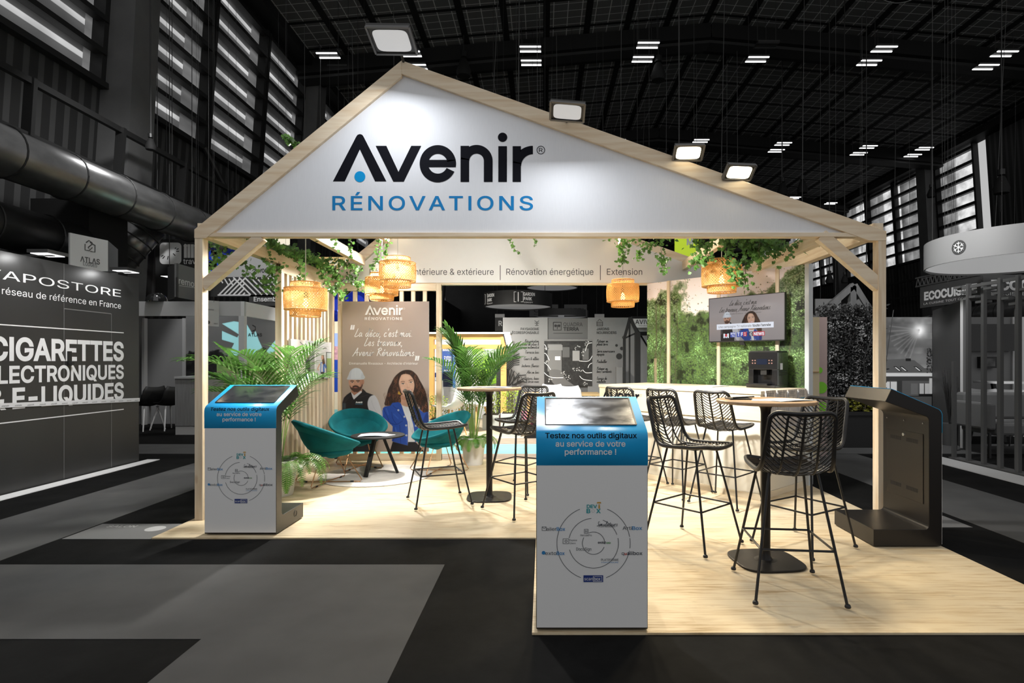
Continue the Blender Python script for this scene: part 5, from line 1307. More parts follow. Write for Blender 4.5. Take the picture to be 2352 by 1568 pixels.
    for st in ([(1000, 150), (970, 220), (962, 300), (985, 380), (1000, 450)], [(1160, 140), (1210, 210), (1232, 300), (1225, 380), (1240, 460)], [(985, 170), (955, 280), (975, 400)], [(1205, 190), (1240, 290), (1235, 400)]): C.stroke(st, 14, (58, 40, 34), 1, .85)

# ---- tall poster on the slat screen
PYp = 7.765; PLP = Pl((0, PYp, 0), (1, 0, 0)); pa, pb = W(786, 1037, PYp), W(985, 692, PYp)
po = thing('poster', 'tall beige poster with a hard-hat man and a curly-haired woman', 'poster', (pa.x, PYp, pa.z))
MB().box((pa.x, PYp+.001, pa.z), (pb.x, PYp+.022, pb.z)).build('board', M_WHITE, po)
S_ = 1.55; cw, chh = int(199*S_), int(345*S_); C = Canvas(cw, chh, (186, 170, 155))
yy_, xx_ = np.mgrid[0:chh, 0:cw]; sh = vnoise(chh, cw, 150, 5, 2)-.5
C.im *= (1+.10*sh+.05*(xx_/cw-.4)+.07*(yy_/chh-.5)*(xx_/cw > -1))[..., None]; C.im[..., 2] *= (1+.05*(xx_/cw))
C.t = (S_/7.127, S_/7.127, (780-786)*S_, (840-692)*S_); paint_people(C)
M_PRINT = print_mat('photo_print')
print_grid('photo_print', C.im, lambda s, t: (pa.x+(pb.x-pa.x)*s, PYp, pa.z+(pb.z-pa.z)*t), M_PRINT, po, .76)
L = Lett(PLP, .002); kx = (928-838)/1330
logo(L, lambda x, y: PLP.px(838+(x-42)*kx, 723+(y-1166)*.0725)); L.t('RÉNOVATIONS', 838, 734.5, 924, 728.5, bold=.01, track=0, wide=1.25)
def handpx(L, pl, s, x0, yb, x1, xh, pen, **k):
    u0, v0 = pl.px(x0, yb); u1, _ = pl.px(x1, yb); _, v1 = pl.px(x0, yb-xh); hand(L, s, u0, v0, v1-v0, (v1-v0)*pen, u1-u0, **k)
handpx(L, PLP, "La déco, c'est moi.", 814, 773, 948, 9, .17); handpx(L, PLP, 'Les travaux,', 836, 794, 925, 9, .17); handpx(L, PLP, 'Avenir Rénovations.', 811, 817, 956, 8.5, .18)
L.t('“', 804, 771, 815, 747, bold=.02); L.t('”', 953, 842, 964, 818, bold=.02); L.t('Emmanuelle Rivassoux - Architecte d’intérieur', 802.5, 837, 960, 831.5)
L.t('Avenir', 817, 925.5, 833, 921.5, bold=.02); L.build(mat('print_white', g(.88), .5), po)

# ---- picture on the slat wall
PLW = Pl((-2.84, 0, 0), (0, 1, 0)); (ua, va), (ub, vb) = PLW.px(668, 874.4), PLW.px(761, 786.5); va = PLW.px(714, 871)[1]; vb = PLW.px(714, 782)[1]
pc = thing('picture', 'small frameless picture of two people in a white room on the slat wall', 'picture', (-2.84, ua, va))
MB().box((-2.842, ua, va), (-2.868, ub, vb)).build('board', M_WHITE, pc)
C = Canvas(150, 140, (205, 200, 196), 1.5, 1.4); C.rect(0, 0, 52, 100, (186, 180, 175)); C.rect(32, 0, 54, 100, (150, 150, 152)); C.rect(54, 0, 100, 100, (222, 222, 224)); C.rect(55, 0, 58, 100, (236, 236, 238))
C.rect(85, 28, 100, 94, (60, 66, 68)); C.rect(87, 30, 100, 92, (150, 176, 110)); C.rect(87, 30, 100, 45, (205, 215, 215)); C.stroke([(20, 6), (26, 12), (32, 14)], 2, (90, 88, 88)); C.stroke([(76, 20), (82, 17), (86, 18)], 2, (80, 78, 80)); C.stroke([(58, 38), (62, 32), (66, 34)], 1.5, (90, 90, 90)); C.stroke([(2, 40), (2, 96)], 3, (70, 78, 86))
for pts, c in (([(33, 50), (42, 48), (44, 75), (43, 88), (32, 88)], (40, 42, 46)), ([(32, 86), (43, 86), (43, 100), (32, 100)], (60, 130, 190)), ([(70, 56), (80, 56), (81, 84), (69, 84)], (58, 110, 190)), ([(72, 58), (76, 58), (76, 84), (71, 84)], (226, 226, 228)), ([(70, 82), (80, 82), (79, 100), (71, 100)], (44, 42, 46)), ([(72, 38), (78, 36), (82, 60), (80, 66), (75, 60)], (96, 58, 42))): C.poly(pts, c, 0, smooth=False)
C.ell(38, 40, 4, 7, (196, 150, 128)); C.ell(38, 33, 5, 5, (236, 238, 242)); C.ell(74.5, 43, 3, 6, (214, 170, 148)); C.stroke([(68, 60), (62, 74), (66, 76)], 3, (214, 170, 148)); C.stroke([(80, 60), (85, 72)], 4, (58, 110, 190)); C.stroke([(36, 42), (38, 46), (41, 43)], 2.5, (66, 48, 40))
print_grid('photo_print', C.im, lambda s, t: (-2.84, ua+(ub-ua)*s, va+(vb-va)*t), M_PRINT, pc, 1.0)

# ---- forest print on the diagonal wall
def forest(w, h, seed):
    R = np.random.RandomState(seed); n1 = vnoise(h, w, 60, seed, 4); n2 = vnoise(h, w, 22, seed+1, 4)
    Y, Xx = np.mgrid[0:h, 0:w]; s = Xx/w; t = Y/h
    im = np.zeros((h, w, 3)); im[:] = np.array((226, 214, 214))/255.; im *= (1.02-.10*t)[..., None]
    crown = .30*np.exp(-((s-.58)/.20)**2)*1.5+.05*np.sin(s*9)          # depth of open sky per column
    dens = np.clip((t-crown)*5+(n1-.5)*4.0+.25, 0, 1)
    base = np.stack([42+50*n2, 58+62*n2, 30+30*n2], -1)/255.; a = np.clip((dens-.25)*2.2, 0, 1)[..., None]; im = im*(1-a)+base*a
    lum = vnoise(h, w, 40, seed+3, 3); lum = np.clip((lum-lum.mean())/lum.std()*.5+.5, -.3, 1.4)
    hol = np.clip((vnoise(h, w, 18, seed+9, 3)-.60)*7, 0, 1)*(dens > .6); im *= (1-.62*hol)[..., None]
    for layer, (cnt, dark) in enumerate(((5200, .55), (9500, .9), (7500, 1.35))):
        xs = R.randint(0, w, cnt); ys = R.randint(0, h, cnt); rs = R.uniform(.7, 2.2-.35*layer, cnt); k = R.rand(cnt)
        for x, y, r, q in zip(xs, ys, rs, k):
            d = dens[y, x]
            if q > d*1.05+.03 or (hol[y, x] > R.rand() and layer): continue
            lb = lum[min(h-1, y+4), x]
            if layer == 2 and R.rand() > lb*1.1: continue
            yel = s[y, x]*.35+.25+R.uniform(-.2, .2); f = dark*(.5+.6*max(0, lb))*R.uniform(.75, 1.25); haze = max(0, .48-t[y, x])*1.0+(.30 if s[y, x] < .22 else .05)*R.rand()
            c = np.array((74+44*yel, 112+28*yel, 64+28*yel))*f; c = c*(1-haze)+np.array((198, 204, 182))*haze
            x0, x1, y0, y1 = max(0, int(x-r-1)), min(w, int(x+r+2)), max(0, int(y-r-1)), min(h, int(y+r+2))
            gx, gy = np.meshgrid(np.arange(x0, x1), np.arange(y0, y1)); m = np.clip(r+.5-np.hypot(gx-x, (gy-y)*1.3), 0, 1)[..., None]*.85
            im[y0:y1, x0:x1] = im[y0:y1, x0:x1]*(1-m)+np.clip(c, 0, 255)/255.*m
    return im
fw_, fh_ = 430, 300; im = forest(fw_, fh_, 21); C = Canvas(fw_, fh_, (0, 0, 0)); C.im = im
R = random.Random(5)
for x, w_ in ((28, 5), (60, 4), (95, 3), (44, 3)):
    C.stroke([(x+R.uniform(-4, 4), 60), (x+4, 150), (x-3, 230), (x+2, 300)], w_, (66, 58, 46), 1, .55)
    for _ in range(3): y = R.uniform(70, 200); C.stroke([(x, y+40), (x+R.uniform(-40, 40), y)], 1.6, (70, 62, 50), 1, .5)
C.stroke([(28, 200), (30, 300)], 9, (150, 128, 110), 1, .7); C.stroke([(385, 40), (400, 120), (392, 200)], 3, (96, 88, 66), 1, .5); C.stroke([(395, 30), (425, 12)], 2, (110, 98, 76), 1, .6)
print_grid('forest_print', C.im, lambda s, t: PLD.pt(s*DLEN, .90+t*1.54, .001), M_PRINT, fw, 1.4)

# ---- television on the forest wall
PLT = Pl(PLD.pt(0, 0, .12), DU); (ua, va), (ub, vb) = PLT.px(1628, 786), PLT.px(1803, 782); _, vt = PLT.px(1628, 684.5); vm = (va+vb)/2; vt = (vt+PLT.px(1803, 671)[1])/2
tv = thing('television', 'flat television on the forest wall showing the two people and channel logos', 'television', PLT.pt(ua, vm))
fnT = lambda u, v, d: PLT.pt(u, v, d)
MB().prism([(ua, vm), (ub, vm), (ub, vt), (ua, vt)], fnT, -.045, -.004).build('body', M_BLACK, tv, bevel=.003)
MB().prism([((ua+ub)/2-.12, vm+.1), ((ua+ub)/2+.12, vm+.1), ((ua+ub)/2+.12, vt-.1), ((ua+ub)/2-.12, vt-.1)], fnT, -.118, -.045).build('wall_bracket', M_DKMETAL, tv)
b = MB(); e = .008; q = [(ua, vm), (ub, vm), (ub, vt), (ua, vt)]
for (x0, y0, x1, y1) in ((ua, vm, ub, vm+e*1.6), (ua, vt-e, ub, vt), (ua, vm, ua+e, vt), (ub-e, vm, ub, vt)): b.prism([(x0, y0), (x1, y0), (x1, y1), (x0, y1)], fnT, -.004, .001)
b.build('bezel', M_BLACK, tv); b = MB(); b.prism([(ua+.40, vm-.035), (ua+.47, vm-.045), (ua+.45, vm), (ua+.40, vm)], fnT, -.03, -.01); b.build('sensor_foot', M_BLACK, tv)
C = Canvas(260, 152, (176, 168, 168)); yy_, xx_ = np.mgrid[0:152, 0:260]; C.im *= (1.03-.16*abs(yy_/152-.4)+.08*(xx_/260-.5))[..., None]
q = 260/(1195-52); C.t = (.45*q, .45*q*1.03, (221-52)*q, (356-178)*q*1.0+6); paint_people(C)
scr = print_grid('screen', C.im, lambda s, t: PLT.pt(ua+e+(ub-ua-2*e)*s, vm+e*1.6+(vt-vm-e*2.6)*t, -.001), print_mat('tv_picture', .62), tv)
EM_W = mat('screen_white', g(.02), .3, emit=(.80, .84, .95), estr=.85); EM_K = mat('screen_ink', g(.02), .3, emit=g(.03), estr=.6); EM_B = mat('screen_blue', g(.02), .3, emit=(.03, .07, .45), estr=.8); EM_R = mat('screen_red', g(.02), .3, emit=(.55, .01, .03), estr=.8)
tvu = lambda fx, fy: (ua+(ub-ua)*fx, vt-(vt-vm)*fy)
L = Lett(PLT, .0005); L.poly([tvu(.115, .72), tvu(.865, .72), tvu(.865, .60), tvu(.115, .60)]); L.build(EM_W, tv, 'caption_band')
L = Lett(PLT, .0010); hh = .055*(vt-vm)
def tvt(L, s, x0, y, x1, h, **k): u, v = tvu(x0, y); L.m(s, u, v, h*(vt-vm), (ub-ua)*(x1-x0), **k)
tvt(L, 'Une campagne TV nationale', .14, .685, .585, .05); tvt(L, 'toute l’année', .60, .685, .83, .052, bold=.02); u, v = tvu(.29, .20); hand(L, "La déco, c'est moi", u, v, .055*(vt-vm), .008*(vt-vm)*1.2, (ub-ua)*.36, slant=.4)
u, v = tvu(.15, .335); hand(L, 'Les travaux, Avenir Rénovations.', u, v, .055*(vt-vm), .009*(vt-vm)*1.1, (ub-ua)*.68, slant=.4); tvt(L, 'Emmanuelle Rivassoux - Architecte d’intérieur', .25, .395, .71, .022); L.build(EM_K, tv, 'dark_lettering')
L = Lett(PLT, .0010); 
for x0, x1 in ((.305, .375), (.39, .435), ): L.poly([tvu(x0, .90), tvu(x1, .90), tvu(x1, .79), tvu(x0, .79)])
L.poly([tvu(.435, .885), tvu(.48, .885), tvu(.48, .79), tvu(.435, .79)]); L.build(EM_B, tv, 'logo')
L = Lett(PLT, .0011); L.poly([tvu(.48, .885), tvu(.525, .885), tvu(.525, .79), tvu(.48, .79)]); L.poly([tvu(.605, .885), tvu(.755, .885), tvu(.755, .79), tvu(.605, .79)]); L.disc(*tvu(.245, .855), .018); L.build(EM_R, tv, 'logo')
L = Lett(PLT, .0011); L.poly([tvu(.555, .885), tvu(.605, .885), tvu(.605, .79), tvu(.555, .79)]); L.build(EM_K, tv, 'logo')
L = Lett(PLT, .0014); tvt(L, 'M', .21, .905, .285, .085, bold=.04); tvt(L, 'BFM', .31, .838, .37, .04, bold=.02); tvt(L, 'TV.', .325, .895, .37, .04, bold=.02); tvt(L, 'T', .40, .872, .43, .07, bold=.03); tvt(L, 'F', .45, .872, .475, .07, bold=.03); tvt(L, '1', .495, .872, .51, .07, bold=.03); tvt(L, 'C', .565, .87, .597, .06, bold=.02); tvt(L, 'NEWS', .615, .87, .748, .06, bold=.03)
L.build(EM_W, tv, 'white_lettering'); L = Lett(PLT, .0017); L.disc(*tvu(.247, .855), .016); L.build(EM_R, tv, 'logo')
# ------------------------------------------------------------------ neighbouring stands (shown in grey tones, as the picture has them)
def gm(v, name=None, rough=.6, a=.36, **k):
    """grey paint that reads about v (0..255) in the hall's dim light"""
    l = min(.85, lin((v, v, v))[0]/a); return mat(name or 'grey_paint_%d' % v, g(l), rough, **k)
def panel(t, name, pts, m, th=.04, pl=None):
    """upright panel between plan points, given heights: pts = ((x,y),(x,y)), z0, z1"""
    (a, b), z0, z1 = pts; a, b = Vector((*a, 0)), Vector((*b, 0)); up = Vector((0, 0, 1)); d = (b-a).normalized(); n = d.cross(up)
    q = [a, b]; fn = lambda u, v, w: a+d*u+up*v-n*w; Lh = (b-a).length
    return MB().prism([(0, z0), (Lh, z0), (Lh, z1), (0, z1)], fn, 0, th).build(name, m, t)
XY = lambda x, Y: ((x-VX)/FPX*Y, Y)
Zp = lambda y, Y: CH-(y-VY)/FPX*Y
# ---- dark store wall on the left
M_STORE = mat('store_panel', g(.030), .35, noise=.12, nscale=1.5, stretch=(1, 1, .4)); M_LET = mat('store_lettering', g(.80), .5); M_LINE = mat('seam_grey', g(.16), .5)
sw = thing('store_wall', 'dark grey store wall with big pale lettering about cigarettes and a flush door', 'wall panel', (-5.53, 5.5, 0))
MB().box((-5.53, 3.3, 0), (-5.63, 7.775, 2.5)).build('panel', M_STORE, sw)
MB().box((-5.54, 7.65, .0), (-7.6, 7.775, 2.48)).build('return_panel', M_STORE, sw)
PV = Pl((-5.53, 0, 0), (0, 1, 0)); L = Lett(PV, .003)
L.m('VAPOSTORE', 5.60, 2.212, .092, 1.84, bold=.0); L.m('le réseau de référence en France', 5.68, 2.060, .072, 1.76)
L.m('CIGARETTES', 5.66, 1.388, .226, 1.83, bold=.028); L.m('ELECTRONIQUES', 5.62, 1.150, .168, 1.87, bold=.024); L.m('& E-LIQUIDES', 5.66, .885, .200, 1.83, bold=.028)
for z in (1.747, .741): L.poly([(3.4, z-.006), (7.49, z-.006), (7.49, z+.006), (3.4, z+.006)])
L.build(M_LET, sw)
L = Lett(PV, .002); yd0, yd1 = 5.53*FPX/(1248-146), 5.53*FPX/(1248-255)
for a in (yd0, yd1): L.poly([(a, .02), (a+.008, .02), (a+.008, 1.98), (a, 1.98)])
L.poly([(yd0, 1.975), (yd1, 1.975), (yd1, 1.985), (yd0, 1.985)]); L.poly([(yd0, 0.02), (yd0+.006, .02), (yd0+.006, 2.5), (yd0, 2.5)]); L.build(M_LINE, sw, 'door_seam')
b = MB(); b.box((-5.53, yd0+.045, 1.32), (-5.505, yd0+.09, 1.49)); b.tube([(-5.505, yd0+.067, 1.35), (-5.47, yd0+.067, 1.35)], .024, 12); b.build('door_lock', M_BLACK, sw, bevel=.004)
tp = MB(); PT = lambda u, v, d: PV.pt(u, v, d); tp.prism([(3.4, .99), (7.775, .824), (7.775, .872), (3.4, 1.035)], PT, .008, .012)
o = tp.build('barrier_tape', gm(140, 'tape_grey'), None); tag(o, 'pale barrier tape stretched across the dark store wall', 'tape')
L = Lett(PV, .014)
for i in range(16):
    y = 5.5+i*.145; z = .99-(y-3.4)*.038+.010; L.m('stands', y, z, .016, .08, shear=.3)
L.build(gm(50, 'tape_print'), o)
MB().box((-5.50, 3.3, .003), (-5.33, 7.9, .012)).build('kick_strip', gm(150, 'strip_white')); tag(bpy.data.objects['kick_strip'], 'pale floor strip along the foot of the dark store wall', 'floor strip')
for i, (x, y, s) in enumerate(((80, 590, 'flat spotlight on the store wall top, at the frame edge side'), (264, 630, 'flat spotlight on the store wall top, below the lodge sign'))):
    Y = 5.45*FPX/(1248-x); z = 2.52; t = thing('wall_spotlight', s, 'spotlight', (-5.35, Y, z), 'spotlights on the dark store wall')
    b = MB(); b.box((-5.63, Y-.02, 2.5), (-5.25, Y+.02, 2.515)); b.box((-5.42, Y-.13, 2.515), (-5.20, Y+.13, 2.55)); b.build('housing', M_HOUS, t)
    MB().box((-5.40, Y-.11, 2.508), (-5.22, Y+.11, 2.514)).build('lens', mat('spot_lens', g(.5), .3, emit=g(1), estr=1.6), t)
    lamp('wall_spot_beam', (-5.30, Y, 2.49), (-5.53, Y-.03, 2.0), 2.2, (.12, .12), (1, 1, 1))
lamp('aisle_fill', (4.0, 7.0, 4.8), (7.6, 10.4, 1.4), 60, (.5, .5), (1, 1, 1), spread=95)  # unseen fill light added to lift the stands on the right
lamp('aisle_fill', (-2.8, 5.2, 4.6), (-5.53, 6.4, 1.2), 24, (.5, .5), (1, 1, 1), spread=70)  # unseen fill light added to lift the store wall and its lettering

def box_sign(label, P, z0, z1, mats, cat='sign', name='box_sign'):
    t = thing(name, label, cat, (*P[0], z0)); 
    for i in range(len(P)-1): panel(t, 'face', ((P[i], P[i+1]), z0, z1), mats[i], .03)
    return t
def face_pl(a, b): return Pl((a[0], a[1], 0), (b[0]-a[0], b[1]-a[1], 0))
# ---- lodge sign above the store wall
A, B_, C_ = XY(161, 8.35), XY(248, 8.9), XY(271, 9.6)
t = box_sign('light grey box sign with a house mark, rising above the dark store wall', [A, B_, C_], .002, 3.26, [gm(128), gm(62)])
P = face_pl(A, B_); L = Lett(P, .003); M_SIGNK = gm(38, 'sign_ink')
L.t('ΛTLΛS', 184, 600, 229, 588, bold=.012); L.t('LODGES', 191, 609, 222.5, 601); 
for st in ([(197, 557), (204, 552), (212, 558)], [(195, 560), (195, 574), (206, 576)], [(218, 562), (218, 579), (207, 577)], [(206, 556), (217, 563)], [(212, 560), (202, 568), (206, 574), (212, 568)]): L.stroke([P.px(*q) for q in st], .014)
L.build(M_SIGNK, t)
# ---- sign with a dark side, further along
A, B_, C_ = XY(385, 9.75), XY(405, 9.35), XY(478, 10.3)
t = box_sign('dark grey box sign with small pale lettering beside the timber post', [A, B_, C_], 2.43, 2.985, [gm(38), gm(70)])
P = face_pl(B_, C_); L = Lett(P, .003); L.t('removit', 410, 651, 462, 637, bold=.01); L.polypx([(411, 655), (460, 662), (460, 663), (411, 656)]); L.build(gm(135), t)
panel(t, 'dark_edge', ((XY(399, 9.5), XY(406, 9.3)), 2.43, 2.75), M_BLACK, .02)
# ---- hanging sign with the rounded white square
Y = 12.9; a, b2 = XY(357, Y), XY(474, Y)
t = thing('hanging_sign', 'dark hanging sign with a rounded white square and sparks mark', 'sign', (a[0], Y, Zp(640, Y)))
panel(t, 'board', ((a, b2), Zp(690, Y), Zp(549, Y)), gm(30), .1); P = face_pl(a, b2); L = Lett(P, .004)
u0, v1 = P.px(367, 557); u1, v0 = P.px(417, 606.5); r = .09; pts = []
for cx, cy, a0 in ((u1-r, v1-r, 0), (u0+r, v1-r, 90), (u0+r, v0+r, 180), (u1-r, v0+r, 270)):
    for k in range(7): an = math.radians(a0+15*k); pts.append((cx+r*math.cos(an), cy+r*math.sin(an)))
L.poly(pts); L.build(gm(205, 'mark_white', a=.33), t, 'square_mark')
L = Lett(P, .004); L.t('illi', 422, 590, 454, 563, bold=.04); L.t('travaux', 421, 606, 478, 594, bold=.01); L.build(gm(205, 'mark_white'), t)
L = Lett(P, .007)
for st in ([(371, 589), (376, 586)], [(374, 594), (379, 588)], [(387, 588), (385, 596)], [(398, 582), (403, 587)], [(402, 571), (405, 569)], [(406, 573), (411, 571)], [(405, 577), (412, 577)]): L.stroke([P.px(*q) for q in st], .02)
L.build(gm(25), t, 'spark_mark')
for x in (380, 430):
    q = XY(x, Y); MB().tube([(q[0], Y+.05, Zp(549, Y)), (q[0], Y+.05, Zp(510, Y))], .012, 6).build('chain', M_DKMETAL, t)
# blue sign glimpsed through the timber corner
a, b2 = XY(470, 13.6), XY(560, 13.6); t = thing('hanging_sign', 'bright blue hanging sign with a dark round mark, glimpsed through the corner brace', 'sign', (*a, 3.0))
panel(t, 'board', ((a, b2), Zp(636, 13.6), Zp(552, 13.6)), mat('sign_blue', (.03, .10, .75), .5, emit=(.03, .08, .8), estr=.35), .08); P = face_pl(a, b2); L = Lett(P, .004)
L.disc(*P.px(497, 578), .13); L.disc(*P.px(488, 610), .11); L.build(M_BLACK, t, 'logo'); L = Lett(P, .006); L.ring(*P.px(495, 578), .07, .11, -80, 80); L.t('travaux', 480, 632, 540, 620, bold=.01); L.build(gm(200), t)
# ---- neighbouring white-beamed stand behind the left side
M_NB = gm(125, 'stand_beam'); M_NB2 = gm(140, 'stand_post')
Y = 10.; ns = thing('neighbour_stand', 'grey-white shell stand with fascia beam and corner post beyond the timber post', 'exhibition stand', (*XY(316, Y), 0))
cx_ = XY(561, Y)
panel(ns, 'fascia_beam', ((XY(312, Y), cx_), 2.17, 2.425), M_NB, .06); panel(ns, 'fascia_beam', ((cx_, (cx_[0]-.05, 12.2)), 2.17, 2.425), gm(150), .06)
MB().box((cx_[0]-.1, Y, 0), (cx_[0], Y+.09, 2.17)).build('corner_post', M_NB2, ns)
panel(ns, 'wall_panel', ((XY(312, 12.45), XY(440, 12.45)), .002, 2.3), gm(95), .05); panel(ns, 'wall_panel', ((XY(312, 12.44), XY(334, 12.40)), .002, 2.3), gm(80), .05)
for x in (332, 425): q = XY(x, 12.3); MB().box((q[0]-.03, 12.25, 0), (q[0]+.03, 12.35, 2.3)).build('wall_post', gm(120), ns)
# landscape print inside that stand, and its hanging banner
Yq = 11.6; a, b2 = XY(427, Yq), XY(652, Yq); z0, z1 = Zp(905, Yq), Zp(715, Yq)
bp = thing('banner', 'large grey landscape banner with dark trees, seen through the left opening', 'banner', (*a, z0))
panel(bp, 'board', (((a[0], a[1]+.01), (b2[0], b2[1]+.01)), 0.02, z1), gm(45), .04)
C = Canvas(225, 190, (80, 80, 80)); yy_, xx_ = np.mgrid[0:190, 0:225]; C.im = np.repeat((70+26*vnoise(190, 225, 70, 3, 2)+20*yy_/190)[..., None], 3, 2)/255.
C.t = (1, 1, -427, -715)
sky = [(510, 743.5), (537, 738), (565, 742), (581, 769), (587, 760), (594, 781), (608, 811), (634, 779), (634, 735), (652, 735), (652, 905), (500, 905), (498, 830), (517, 830), (538, 788), (510, 780), (510, 760), (545, 775), (549, 768)]
C.poly(sky, (150, 208, 214), 0, smooth=False)
tr = vnoise(190, 225, 16, 8, 4); line = 85+14*(vnoise(1, 225, 60, 4, 3)[0]-.5)*2; msk = np.clip((yy_-line[None, :]-30*(tr-.5))/4, 0, 1)
col = (C.im[..., 2]-C.im[..., 0]) > .08; gcol = np.stack([90+80*tr, 130+70*tr, 70+50*tr], -1)/255.*.8; dk = np.repeat((16+70*np.clip(tr-.35, 0, 1))[..., None], 3, 2)/255.
C.im = C.im*(1-msk[..., None])+np.where(col[..., None], gcol, dk)*msk[..., None]
bot = np.clip((yy_-135)/3., 0, 1)[..., None]; C.im = C.im*(1-bot*.75)+np.where(col[..., None], np.array((120, 105, 95))/255., np.array((30, 30, 30))/255.)*bot*.75
print_grid('landscape_print', C.im, lambda s, t: (a[0]+(b2[0]-a[0])*s, Yq, z0+(z1-z0)*t), print_mat('banner_print'), bp, 2.6)
P = face_pl(a, b2); L = Lett(P, .006); L.t('ATLAS', 570, 772, 602, 765, bold=.01); L.stroke([P.px(580, 746), P.px(587, 750), P.px(587, 757), P.px(580, 760)], .015); L.build(gm(30), bp)
hb = thing('banner', 'white paper banner hanging at the corner inside the timber post', 'banner', (*XY(475, 9.6), 1.9)); panel(hb, 'sheet', ((XY(468, 9.7), XY(503, 9.9)), Zp(749, 9.8), Zp(690, 9.8)), gm(120), .01)
P = face_pl(XY(468, 9.7), XY(503, 9.9)); L = Lett(P, .004); L.t('BIENVENUE', 477, 712, 491, 709); L.disc(*P.px(478, 740), .03); L.t('merci', 491, 744, 500, 741); L.build(gm(35), hb)
# chevron wall with two bands of writing
Y = 13.2; a, b2 = XY(480, Y), XY(660, Y); cw_ = thing('chevron_panel', 'dark chevron-patterned hanging wall with pale diagonal bars and two lines of writing', 'sign', (*a, 2.9))
panel(cw_, 'upper_band', ((XY(505, Y), b2), Zp(636, Y), Zp(585, Y)), gm(120), .05); panel(cw_, 'pattern_board', ((a, b2), Zp(681, Y), Zp(636, Y)), gm(32), .04); panel(cw_, 'lower_band', ((XY(572, Y), b2), Zp(702, Y), Zp(677, Y)), gm(38), .06)
P = face_pl(a, b2); L = Lett(P, .005)
for k in range(6): L.stroke([P.px(503+k*11, 677), P.px(503+k*11+min(38, 60-k*11)*1.0, 677-min(38, 60-k*11))], .035)
for k in range(8): L.stroke([P.px(536+k*13, 637), P.px(min(536+k*13+40, 655), min(677, 637+min(40, 655-536-k*13)))], .035)
for k in range(3): L.stroke([P.px(506+k*10, 640), P.px(512+k*12, 650+k*3)], .03)
L.polypx([(500, 679), (575, 679), (575, 676), (500, 676)]); L.build(gm(190, 'bar_white'), cw_, 'diagonal_bars')
L = Lett(P, .008); L.t('à vos côtés', 584, 626, 650, 614, bold=.01); L.build(gm(20), cw_, 'dark_lettering'); L = Lett(P, .025); L.t('Ensemble, créons', 584, 692, 700, 682, bold=.02); L.build(gm(200), cw_)
# reception desk and black chairs there
dk_ = thing('reception_desk', 'grey wood reception desk on a pale plinth, left of the timber post', 'desk', (*XY(402, 10.6), 0))
a, b2 = XY(403, 10.6), XY(478, 10.6); panel(dk_, 'plinth', ((a, b2), .002, .17), gm(120), .5); panel(dk_, 'front', ((XY(402, 10.58), XY(479, 10.58)), .17, 1.05), gm(85, 'desk_wood', noise=.15, nscale=6, stretch=(8, 1, .5)), .5); panel(dk_, 'top', ((XY(400, 10.55), XY(480, 10.55)), 1.05, 1.09), gm(120), .55)
def shell_chair(label, x, Y, rz, mshell, mleg, seat_z=.45, sc=1., grp=None, name='shell_chair'):
    t = thing(name, label, 'chair', group=grp); b = MB(); rows = []
    prof_ = [(.22, .0, .20), (.1, -.01, .225), (-.08, -.01, .23), (-.17, .03, .235), (-.22, .14, .235), (-.245, .26, .22), (-.26, .35, .17)]
    for y, z, w in prof_: rows.append([(w*k/4, y+.03*abs(k/4)**2, seat_z+z+.06*abs(k/4)**2.2*(1 if z < .1 else .4)) for k in range(-4, 5)])
    for rw in rows: b.v += rw
    for i in range(len(rows)-1):
        for j in range(8): b.f.append((i*9+j, i*9+j+1, (i+1)*9+j+1, (i+1)*9+j))
    o = b.build('seat_shell', mshell, t, smooth='all'); sd = o.modifiers.new('solid', 'SOLIDIFY'); sd.thickness = .018
    for sx in (1, -1):
        for sy in (1, -1): MB().tube([(sx*.12, sy*.10, seat_z-.01), (sx*.21, sy*.20, .003)], [.017, .011], 8).build('leg', mleg, t, smooth=True)
    q = XY(x, Y); t.location = (*q, 0); t.rotation_euler = (0, 0, rz); t.scale = (sc,)*3; return t
M_CHK, M_LGG = mat('chair_black', g(.012), .6), gm(140, 'chair_leg_grey')
shell_chair('black shell chair on grey legs next to the dark store wall', 338, 11.3, 1.2, M_CHK, M_LGG, .47, 1.05); shell_chair('black shell chair on grey legs touching the reception desk', 386, 11.4, 1.2, M_CHK, M_LGG, .47, 1.05)
dm = thing('dome_lamp', 'glossy dark dome resting on the grey fascia beam', 'lamp', (*XY(360, 10.05), 2.43)); MB().lathe([(.17, 0), (.165, .05), (.13, .11), (.07, .145), (0, .155)], 24, (*XY(360, 10.05), 2.426)).build('dome', mat('dome_gloss', g(.02), .05, coat=1), dm, smooth='all')

# ---- seen through the stand: hanging ring lamps
def ring_lamp(label, x, y, Y, r, h, mside, min_, tilt=None):
    p = W(x, y, Y); t = thing('ring_lamp', label, 'hanging lamp', p)
    MB().lathe([(r, 0), (r, h), (r-.02, h), (r-.02, 0), (r, 0)], 64, p).build('drum', mside, t, smooth=True); MB().lathe([(0, .03), (r-.02, .03)], 64, p).build('inner_face', min_, t)
    b = MB()
    for a in (0.5, 2.6, 4.7): b.tube([(p.x+math.cos(a)*r*.9, p.y+math.sin(a)*r*.9, p.z+h), (p.x+math.cos(a)*r*.9, p.y+math.sin(a)*r*.9, roof_z(p.x)+.02)], .006, 5)
    b.build('suspension', M_DKMETAL, t); return t, p
def wrap_text(L, p, r, s, ang, z, h, w, d=.004, bold=0.):
    vs, fs = text_uv(s, -w/2, z, h, w, bold); L.add([(p.x+math.sin(ang+a/r)*(r+d), p.y-math.cos(ang+a/r)*(r+d), p.z+b) for a, b, _ in vs], fs)
M_RIN = mat('ring_inner', g(.35), .6, emit=g(1), estr=.13)
